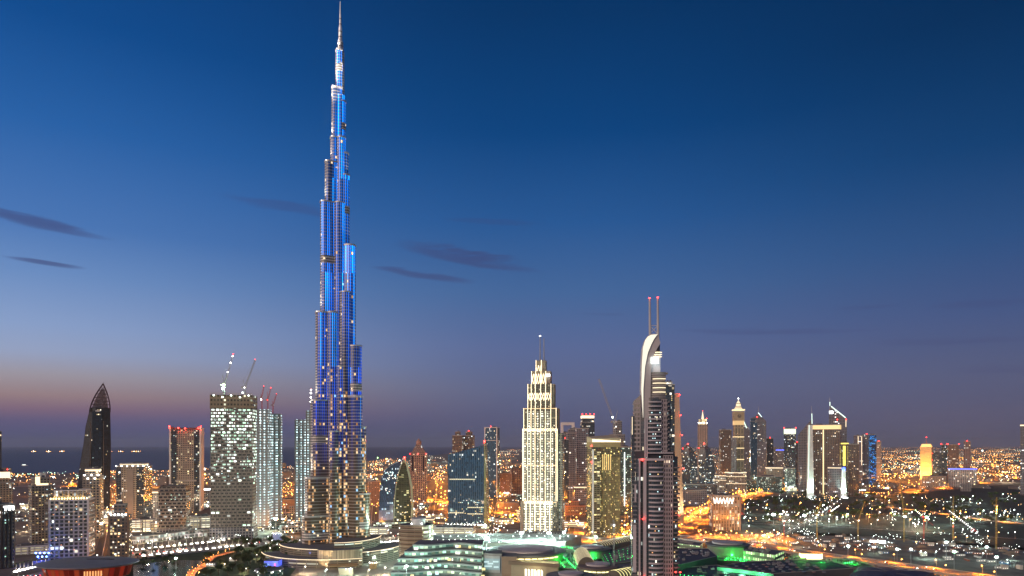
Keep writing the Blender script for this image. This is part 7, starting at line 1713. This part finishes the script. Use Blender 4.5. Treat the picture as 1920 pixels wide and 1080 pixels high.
for row, (pts, st) in enumerate([([(246, 1032), (300, 1026), (360, 1020), (420, 1013), (462, 1008)], 9.5), ([(270, 1042), (330, 1035), (400, 1028), (450, 1022)], 10.5)]):
    for p in resample([gp(a, b) for a, b in pts], st): palm(p[0], p[1], 'uplit white trunked palm in the ' + ('back' if row == 0 else 'front') + ' row along the curved boulevard', 'boulevard palms ' + ('back' if row == 0 else 'front') + ' row', True, 1.1)
for p in resample([gp(a, b) for a, b in [(30, 1072), (55, 1066), (95, 1058)]], 7): palm(p[0], p[1], 'uplit palm near the blue stage lights at bottom left', 'palms near the blue stage', True, 1.1)
for p in resample([gp(a, b) for a, b in [(692, 1020), (750, 1014)]], 8): palm(p[0], p[1], 'uplit palm below the white striped low block right of the tall tower', 'palms right of the tall tower', True, 1.1)
rng = random.Random(21)
for k in range(95):
    px, py = rng.uniform(440, 560), rng.uniform(1018, 1062)
    if rng.random() < .25: px, py = rng.uniform(380, 520), rng.uniform(1050, 1085)
    x, y = gp(px, py); tree(x, y, k, 'leafy tree in the park left of the tall tower podium', 'park trees left of the tall tower', rng.uniform(1.0, 1.6))
for k in range(14):
    x, y = gp(rng.uniform(250, 350), rng.uniform(1040, 1066)); tree(x, y, k, 'low tree on the lawn in front of the arcade', 'lawn trees', rng.uniform(.8, 1.1))
for k in range(150):
    px, py = rng.uniform(1395, 1905), rng.uniform(928, 985)
    x, y = gp(px, py); tree(x, y, k, 'dark tree in the wide unlit park at right', 'trees of the dark right park', rng.uniform(1.3, 2.3))
for k in range(8): point(None, gp(rng.uniform(440, 550), rng.uniform(1025, 1060)) + (7,), 9000, (1, .75, .35), .6) if 0 else None
for px, py in ((455, 1030), (480, 1048), (505, 1035), (530, 1050), (420, 1066), (460, 1075), (548, 1036)):
    x, y = gp(px, py); street_lamp(x, y, 0, 'white', 'small warm lamp between the park trees left of the tall tower', 'park path lamps', 12000, 0, .5, 'POINT')
for k in range(84):
    px, py = rng.uniform(1395, 1910), rng.choice([rng.uniform(932, 1000), rng.uniform(962, 990)]); x, y = gp(px, py)
    street_lamp(x, y, 0, rng.choice(['orange', 'cool', 'white', 'cool']), 'scattered small lamp in the dark right park', 'scattered park lamps', 22000, 0, rng.uniform(.8, 1.3), 'POINT')
for k in range(40):
    px, py = rng.uniform(1405, 1900), rng.uniform(1004, 1062); x, y = gp(px, py)
    if py > 1012 + (px - 1400) * .1 + 0: 
        if py > 1030 + (px - 1500) * .09: continue
    street_lamp(x, y, 0, rng.choice(['orange', 'cool', 'cool']), 'work lamp on a pole in the construction yard at right', 'yard lamps', 7000, 0, rng.uniform(.5, .8), 'POINT')
# cranes over the park and yard
for lb, a in [('red tower crane standing at the left end of the dark yard', (1470, 1030, 977, (1452, 972), (1476, 975), 1150, red_c)), ('pale tower crane left of the office cabins', (1532, 1024, 965, (1540, 940), (1528, 958), 1180, yel_c)), ('tower crane with green lamps behind the office cabins', (1609, 1022, 976, (1622, 940), (1600, 972), 1190, yel_c)),
        ('brown tower crane in the middle of the right yard', (1695, 1026, 968, (1688, 905), (1699, 962), 1180, yel_c)), ('tower crane behind the lattice boom in the right yard', (1732, 1030, 970, (1750, 985), (1724, 968), 1160, red_c)), ('tall lamp strung crane near the right side of the park', (1787, 1018, 960, (1788, 930), (1784, 955), 1200, yel_c)), ('tall orange lamp strung crane at the far right of the yard', (1868, 1040, 948, (1869, 932), (1860, 944), 1100, yel_c)),
        ('thin lattice crane mast in front of the ribbed arcs, left of the twin mast tower', (1151, 1120, 985, (1150, 975), (1153, 980), 800, grey_c))]:
    crane(lb, *a, 1.5, [(k / 5 - .9, rng.choice([green_lamp, orange_lamp, white_lamp, red_lamp]), .7) for k in range(5)] if a[0] > 1700 else [(0, white_lamp, .7)], z0=0)
def boom(label, p0, p1, Y, ncol, h0=0):
    t = thing('lattice_boom', label, 'crane boom', (gx(p0[0], Y), Y, 0)); s = Y / F; mb = MB(); b = ((p1[0] - p0[0]) * s, 0, gz(p1[1], Y)); a = (0, 0, 2); lattice(mb, a, b, 2.6, 14, 0, .6); mb.build('boom', grey_c, t)
    for k in range(14): mb = MB(); mb.ball((0, 0, 0), .55, 0); f = (k + .5) / 14; mb.build('lamp', ncol, t, (b[0] * f, -1.8, 2 + (b[2] - 2) * f))
    mb = MB(); mb.box(-4, 4, -3, 3, 0, 3); mb.box(-3, 1, -1.5, 1.5, 3, 6); mb.build('crawler', red_c, t)
boom('long lattice boom strung with white lamps, leaning left over the right yard', (1826, 1020), (1778, 957), 1330, white_lamp)
boom('lattice boom strung with lamps leaning right, beside the park street', (1556, 985), (1573, 948), 1700, white_lamp)
boom('short red and white lattice boom by the car park', (1392, 1000), (1409, 988), 1650, orange_lamp)

# site clutter
def cabin_meshes():
    out = []
    for w_, d_, h_, c_ in ((12, 3, 2.8, (.5, .5, .48)), (12, 2.5, 2.6, (.3, .09, .05)), (9, 3, 5.6, (.55, .53, .46)), (12, 2.5, 2.6, (.08, .16, .3))):
        mb = MB(); mb.prism(rect(w_, d_), .2, h_, 0, 0); mb.prism(rect(w_ * 1.04, d_ * 1.1), h_, h_ + .25, 1, 1)
        for q in range(3): mb.box(-w_ * .35 + q * w_ * .3, -w_ * .35 + q * w_ * .3 + 1.2, -d_ / 2 - .06, -d_ / 2, 1.0, 2.0, 2)
        out.append(mb.mesh('site_cabin', [plain('cab%d' % len(out), c_, .6), concrete, MATS['win_white']]))
    return out
CM = cabin_meshes(); r4 = random.Random(9)
for k in range(80):
    px = r4.uniform(1405, 1915); lo = 1004 + max(0, px - 1560) * .075; py = r4.uniform(lo, lo + 16 + (px - 1400) * .05)
    x, y = gp(px, py); me = r4.choice(CM); o = inst(me, 'site_cabin', None, (x, y, .1), r4.choice([0, .1, 1.5]) + r4.uniform(-.1, .1)); tag(o, ['pale', 'rust red', 'tall cream', 'blue'][CM.index(me)] + ' cabin or container on the lit construction yard', 'site cabin', 'yard cabins ' + ['pale', 'red', 'cream', 'blue'][CM.index(me)])
def pile_mesh(seed):
    r5_ = random.Random(seed); mb = MB(); n = 9; rings = [(7, 0), (5.4, 1.6), (3, 2.9), (.9, 3.6)]
    jit = [[(r_ * r5_.uniform(.75, 1.2), z_ + r5_.uniform(-.2, .3) * (z_ > 0)) for _ in range(n)] for r_, z_ in rings]
    for (ra, rb) in zip(jit, jit[1:]):
        for i in range(n):
            j = (i + 1) % n; P = lambda R_, q: (R_[q][0] * math.cos(6.283 * q / n), R_[q][0] * math.sin(6.283 * q / n), R_[q][1]); mb.face([P(ra, i), P(ra, j), P(rb, j), P(rb, i)])
    mb.face([(jit[-1][q][0] * math.cos(6.283 * q / n), jit[-1][q][0] * math.sin(6.283 * q / n), jit[-1][q][1]) for q in range(n)])
    return mb.mesh('soil_pile', plain('soil', (.22, .18, .13), .95))
PM_ = [pile_mesh(s) for s in range(3)]
for k in range(40):
    px = r4.uniform(1405, 1915); lo = 1002 + max(0, px - 1560) * .075; py = r4.uniform(lo, lo + 22); x, y = gp(px, py)
    o = inst(PM_[k % 3], 'soil_pile', None, (x, y, .05), r4.uniform(0, 6)); o.scale = (r4.uniform(.7, 1.6),) * 2 + (r4.uniform(.6, 1.2),); tag(o, 'heap of pale soil on the construction yard', 'soil heap', 'yard soil heaps')
# ------------------------------------------------------------------ cars
def car_meshes():
    mb = MB(); mb.prism([(-2.2, -.9), (2.2, -.9), (2.2, .9), (-2.2, .9)], .35, .95, 0, 0, top=[(-2.1, -.85), (2.1, -.85), (2.1, .85), (-2.1, .85)]); mb.prism([(-1.7, -.8), (1.1, -.8), (1.1, .8), (-1.7, .8)], .95, 1.5, 1, 0, top=[(-1.2, -.68), (.6, -.68), (.6, .68), (-1.2, .68)])
    wm = MB()
    for r_ in range(1): wm.lathe([(0, 0), (.34, 0), (.34, .22), (0, .22)], 10)
    hm = MB(); hm.ball((0, 0, 0), .42, 0)
    return mb, wm, hm
mbc, wm, hm = car_meshes(); CARB = [mbc.mesh('body', [plain(k, c, .35), plain('car_glass', (.02, .02, .025), .1)]) for k, c in (('car_white', (.6, .6, .6)), ('car_black', (.03, .03, .03)), ('car_silver', (.35, .36, .38)), ('car_red', (.3, .03, .02)))]
WH = wm.mesh('wheel', plain('rubber', (.02, .02, .02), .9)); HL = hm.mesh('headlight', white_lamp); TL = hm.mesh('tail_light', emit('tail_red', (1, .03, .02), 9))
def car(x, y, z, a, label, group, lights=True):
    t = thing('car', label, 'car', (x, y, z), a, group); inst(rng.choice(CARB), 'body', t)
    for sx in (-1.35, 1.35):
        for sy in (-1, 1): w_ = inst(WH, 'wheel', t, (sx, sy * .92, .34)); w_.rotation_euler = (R(90) * sy, 0, 0)
    if lights:
        for sy in (-.6, .6): inst(HL, 'headlight', t, (2.15, sy, .75)); inst(TL, 'tail_light', t, (-2.15, sy, .8))
def cars_on(key_pts, width, z, step, label, group):
    pts = resample(key_pts, 6)
    i = 0
    while i < len(pts) - 1:
        p, q = pts[i], pts[i + 1]; a = math.atan2(q[1] - p[1], q[0] - p[0]); lane = rng.choice([-.38, -.24, -.1, .1, .24, .38]); o = lane * width
        car(p[0] + math.sin(a) * o, p[1] - math.cos(a) * o, z, a + (math.pi if lane < 0 else 0), label, group); i += max(1, int(rng.expovariate(1 / step)))
cars_on(hw, 46, .28, 4, 'car with lights on among traffic on the wide highway behind the glass towers', 'cars on the wide highway')
cars_on(hw2, 40, .38, 4, 'car with lights on on the highway right of the twin mast tower', 'cars right of the twin mast tower')
cars_on(bl, 26, .28, 3.5, 'car with lights on driving along the curved boulevard', 'cars on the boulevard')
cars_on(hw3, 26, 9.3, 6, 'car with lights on on the raised road behind the mall', 'cars on the raised road')
cars_on(r8, 22, .33, 4, 'car with lights on on the road behind the mall', 'cars on the mall road')
for k in range(70):
    i, j = k % 14, k // 14; x, y = gp(1300 + i * 9 + j * 2, 993 + j * 3.2 + i * .6)
    if rng.random() < .8: car(x, y, .2, R(80) + rng.uniform(-.1, .1), 'parked car in the car park in front of the beige building by the park', 'parked cars by the beige building', False)

# low blocks filling the streets between the towers
r6 = random.Random(31); PAL = [f_park, f_teal, f_beige2, f_white, facade('lit_shops', (.3, .24, .17), (.1, .09, .06), bay=6, floor=5, wx=.75, wy=.55, p=1.3, ca=(1, .7, .3), cb=(1, .92, .75), seed=120, e=1.6), facade('lit_shops_cool', (.26, .27, .26), (.08, .1, .1), bay=6, floor=5, wx=.75, wy=.55, p=1.1, ca=(.7, 1, .9), cb=(1, 1, .95), seed=121, e=1.5)]
k = 0
while k < 96:
    z = r6.random()
    if z < .42: px, py = r6.uniform(-5, 575), r6.uniform(918, 1008)
    elif z < .8: px, py = r6.uniform(695, 1185), r6.uniform(905, 992)
    else: px, py = r6.uniform(1275, 1660), r6.uniform(903, 926)
    x, y = gp(px, py); w_ = r6.uniform(22, 52) * (y / 1500) ** .5; h = r6.choice([9, 12, 14, 18, 24]); d_ = r6.uniform(14, 26)
    if 560 < px < 700: continue
    m = r6.choice(PAL); t = thing('low_block', 'low lit block filling the streets between the towers, ' + ('left' if z < .42 else 'centre' if z < .8 else 'right') + ' part', 'building', (x, y, 0), -math.atan2(x, y) + r6.uniform(-.35, .35), 'low blocks between the towers ' + ('left' if z < .42 else 'centre' if z < .8 else 'right'))
    mb = MB(); mb.prism(rect(w_, d_), 0, h, 0, 1); mb.build('wall', [m, roofing], t)
    mb = MB(); mb.prism(rect(w_ + 1, d_ + 1), h, h + .9, 0, 0, True); mb.build('parapet', concrete, t)
    for q in range(4):
        mb = MB(); mb.ball((0, 0, 0), .8 * (y / 1300), 0); mb.build('lamp', r6.choice([white_lamp, white_lamp, orange_lamp, cool_lamp]), t, (r6.uniform(-.5, .5) * w_, -d_ / 2 - 1, r6.choice([3, h + 1.5])))
    k += 1
for px, py in ((570, 1070), (610, 1078), (700, 1052), (735, 1040), (720, 1072), (560, 1030), (600, 1022), (680, 1018), (730, 1022), (780, 1010), (840, 1012), (930, 1012), (745, 1058), (755, 1075), (655, 1076), (690, 1076)):
    x, y = gp(px, py, 4); street_lamp(x, y, 0, 'cool' if px % 3 else 'white', 'bright plaza lamp around the tall tower podium and the terraces', 'plaza lamps', 26000, 0, .75, 'POINT')
build_lamps()
# ------------------------------------------------------------------ far city
def low_block(k, px, Y, w_, d_, h, m, label, group):
    mb = MB(); mb.prism(rect(w_, d_), 0, h, 0, 1); mb.prism(rect(w_ * .3, d_ * .3, w_ * .15, 0), h, h + 3, 0, 1)
    o = mb.build('low_building', [m, roofing], None, (gx(px, Y), Y, 0)); o.rotation_euler = (0, 0, rng.uniform(-.5, .5)); tag(o, label, 'building', group)
n = 0
while n < 298:
    px = rng.uniform(-30, 1950); Y = math.exp(rng.uniform(math.log(1900), math.log(9000))); py = PY + H0 * F / Y
    lim = [c for c in coast if c[0] >= px]; cy = 800
    for a, b in zip(coast, coast[1:]):
        if a[0] <= px <= b[0]: cy = a[1] + (b[1] - a[1]) * (px - a[0]) / (b[0] - a[0])
    if py < cy + 1.5: continue
    if 1390 < px and 924 < py: continue
    if 1260 < px < 1420 and py > 915: continue
    if abs(py - 940) < 26 and px < 1180 : continue
    w_, d_, h = rng.uniform(18, 60), rng.uniform(14, 40), rng.choice([8, 10, 12, 14, 18, 24, 34])
    if px > 1640: h *= .8
    side = 'left shore' if px < 700 else 'centre' if px < 1200 else 'right'
    low_block(n, px, Y, w_, d_, h, rng.choice([f_far, f_far2, f_far, f_grey]), 'small low block in the far city, ' + side + ' part', 'far low blocks ' + side); n += 1
# far city lights beyond counting: one object
def light_field(name, m, cnt, seed, rs, label, xr=(-60, 1980), ymax=905, pw=1.25, ymin=838.2, excl=True):
    r2 = random.Random(seed); v, f = [], []; c = 0
    while c < cnt:
        px = r2.uniform(*xr); py = ymin + (r2.random() ** pw) * (ymax - ymin); cy = 0
        for a, b in zip(coast, coast[1:]):
            if a[0] <= px <= b[0]: cy = a[1] + (b[1] - a[1]) * (px - a[0]) / (b[0] - a[0])
        if py < cy + .6 or (excl and px > 1390 and py > 924): continue
        Y = gY(py); x = gx(px, Y)
        for q in range(r2.choice([1, 1, 1, 2, 3, 6])):
            xx = x + q * Y * .0035; yy = Y + r2.uniform(-15, 15); zz = r2.uniform(6, 16); rr = r2.uniform(*rs) * (Y / 4500) ** .6; b = len(v)
            v += [(xx - rr, yy, zz), (xx + rr, yy, zz), (xx, yy - rr, zz), (xx, yy + rr, zz), (xx, yy, zz - rr), (xx, yy, zz + rr)]
            f += [(b, b + 2, b + 5), (b + 2, b + 1, b + 5), (b + 1, b + 3, b + 5), (b + 3, b, b + 5), (b + 2, b, b + 4), (b + 1, b + 2, b + 4), (b + 3, b + 1, b + 4), (b, b + 3, b + 4)]; c += 1
    me = bpy.data.meshes.new(name); me.from_pydata(v, [], f); me.materials.append(m); o = bpy.data.objects.new(name, me); col.objects.link(o); tag(o, label, 'city lights', kind='stuff')
light_field('distant_orange_lights', emit('far_orange', (1, .4, .1), 8), 2900, 1, (1.3, 2.6), 'countless orange lights of the far city up to the horizon')
light_field('distant_white_lights', emit('far_white', (1, .82, .6), 6.5), 1900, 2, (1.2, 2.5), 'countless warm white lights of the far city up to the horizon')
light_field('distant_green_lights', emit('far_green', (.6, 1, .75), 7), 650, 3, (1.2, 2.6), 'countless greenish white lights of the far city up to the horizon')
light_field('distant_highway_lights', emit('far_amber', (1, .42, .07), 8), 900, 4, (1.6, 2.8), 'dense amber lights of the far district at the right', (1640, 1960), 900, 1.0)
for q_, (nm, lb, mt_, xr_, y0_, y1_, n_, rs_) in enumerate([
    ('shop_lights', 'countless warm shop and sign lights in the streets at left', emit('street_warm', (1, .6, .25), 7), (0, 575), 905, 1005, 420, (1.3, 2.2)), ('shop_lights', 'countless white shop lights in the streets at left', emit('street_white', (.9, 1, .95), 7), (0, 575), 905, 1030, 260, (1.2, 2.0)),
    ('shop_lights', 'countless amber shop lights between the centre towers', emit('street_amber', (1, .42, .08), 7), (695, 1185), 900, 995, 420, (1.3, 2.2)), ('shop_lights', 'countless white lights around the centre tower feet', emit('street_white', (.9, 1, .95), 7), (695, 1185), 930, 1012, 260, (1.2, 2.0)),
    ('shop_lights', 'countless lights at the feet of the right skyline', emit('street_amber', (1, .42, .08), 7), (1275, 1660), 895, 932, 240, (1.3, 2.2)), ('site_lights', 'countless small white work lights across the right yard', emit('street_white', (.9, 1, .95), 7), (1400, 1915), 1004, 1046, 190, (.9, 1.5)),
    ('park_lights', 'countless small lights among the dark right park', emit('street_white', (.9, 1, .95), 7), (1395, 1915), 935, 990, 170, (.9, 1.6)), ('park_lights', 'countless small amber lights among the dark right park', emit('street_warm', (1, .6, .25), 7), (1395, 1915), 930, 985, 110, (.9, 1.6))]):
    light_field(nm, mt_, n_, 50 + q_, rs_, lb, xr_, y1_, 1.0, y0_, False)
# bright distant lamps
for i, (px, py, colm, rr) in enumerate([(708, 861, green_lamp, 7), (728, 868, white_lamp, 5), (1002, 842, green_lamp, 5), (150, 886, cool_lamp, 6), (1842, 845, cool_lamp, 9), (1322, 918, white_lamp, 3.5), (958, 868, orange_lamp, 5), (100, 902, white_lamp, 4), (1370, 840, white_lamp, 4), (1000, 905, white_lamp, 2.5)]):
    Y = min(gY(py), 9000); t = thing('floodlight_mast', ['green tinted', 'white', 'yellow green', 'cool', 'widest cool', 'square white', 'orange', 'warm white', 'small white', 'low white'][i] + ' far floodlight, ' + ['above the shore right of the tall tower', 'just right of the green tinted one', 'over the horizon left of the golden outlined tower', 'beside the dark leaf tower', 'on the right horizon', 'left of the beige building by the park', 'left of the golden outlined tower', 'over the left shore road', 'between the dark shells and the brown tower', 'left foot of the golden outlined tower'][i], 'floodlight mast', (gx(px, Y), Y, 0))
    mb = MB(); mb.bar((0, 0, 0), (0, 0, max(gz(py, Y), 18)), rr * .2); mb.build('pole', steel, t); mb = MB(); mb.ball((0, 0, 0), rr * .8, 0); mb.build('lamp_head', colm, t, (0, 0, max(gz(py, Y), 18)))
for i, (px, y, tw) in enumerate([(64, 833, 3), (92, 833, 3.4), (117, 834, 2.4), (207, 831, 2.2), (227, 831, 2.6), (252, 830.5, 2.4), (260, 830.5, 2)]):
    Y = 16000; t = thing('ship', 'anchored ship with deck lamps on the sea horizon, number ' .replace(', number ', ', ') + ['farthest left', 'second from left', 'faint one left of the leaf tower', 'just right of the leaf tower', 'pair right of the leaf tower', 'second from right', 'farthest right'][i], 'ship', (gx(px, Y), Y, .6))
    mb = MB(); mb.prism([(-70, -8), (62, -8), (80, 0), (62, 8), (-70, 8)], 0, 9, 0, 0); mb.build('hull', dark_metal, t); mb = MB(); mb.box(-62, -38, -6, 6, 9, 26); mb.build('bridge', white_paint, t)
    for k in range(3): mb = MB(); mb.ball((0, 0, 0), 10 * tw / 3 if k == 1 else 5, 0); mb.build('deck_lamp', orange_lamp if k != 1 else emit('ship_lamp', (1, .75, .5), 14), t, (-50 + 45 * k, -8, 26))
t = thing('boat', 'small pale lit boat on the sea nearer than the ships', 'boat', (gx(46, 5600), 5600, .6)); mb = MB(); mb.prism([(-22, -5), (18, -5), (28, 0), (18, 5), (-22, 5)], 0, 5, 0, 0); mb.build('hull', white_paint, t); mb = MB(); mb.box(-16, 8, -3, 3, 5, 10); mb.build('cabin', emit('boat_glow', (.9, 1, .9), 2), t)
# ------------------------------------------------------------------ evening haze over the whole place
mb = MB(); mb.box(-62000, 62000, -400, 92000, -1.5, 905)
hz = bpy.data.materials.new('haze_air'); hz.use_nodes = True; hn = hz.node_tree; hn.nodes.clear()
pv = hn.nodes.new('ShaderNodeVolumePrincipled'); pv.inputs['Color'].default_value = (.7, .78, .92, 1); pv.inputs['Density'].default_value = 1.7e-5; pv.inputs['Anisotropy'].default_value = .2
ho = hn.nodes.new('ShaderNodeOutputMaterial'); hn.links.new(pv.outputs[0], ho.inputs['Volume'])
tag(mb.build('haze', hz), 'thin evening haze hanging over the whole city and sea', 'haze', kind='stuff')
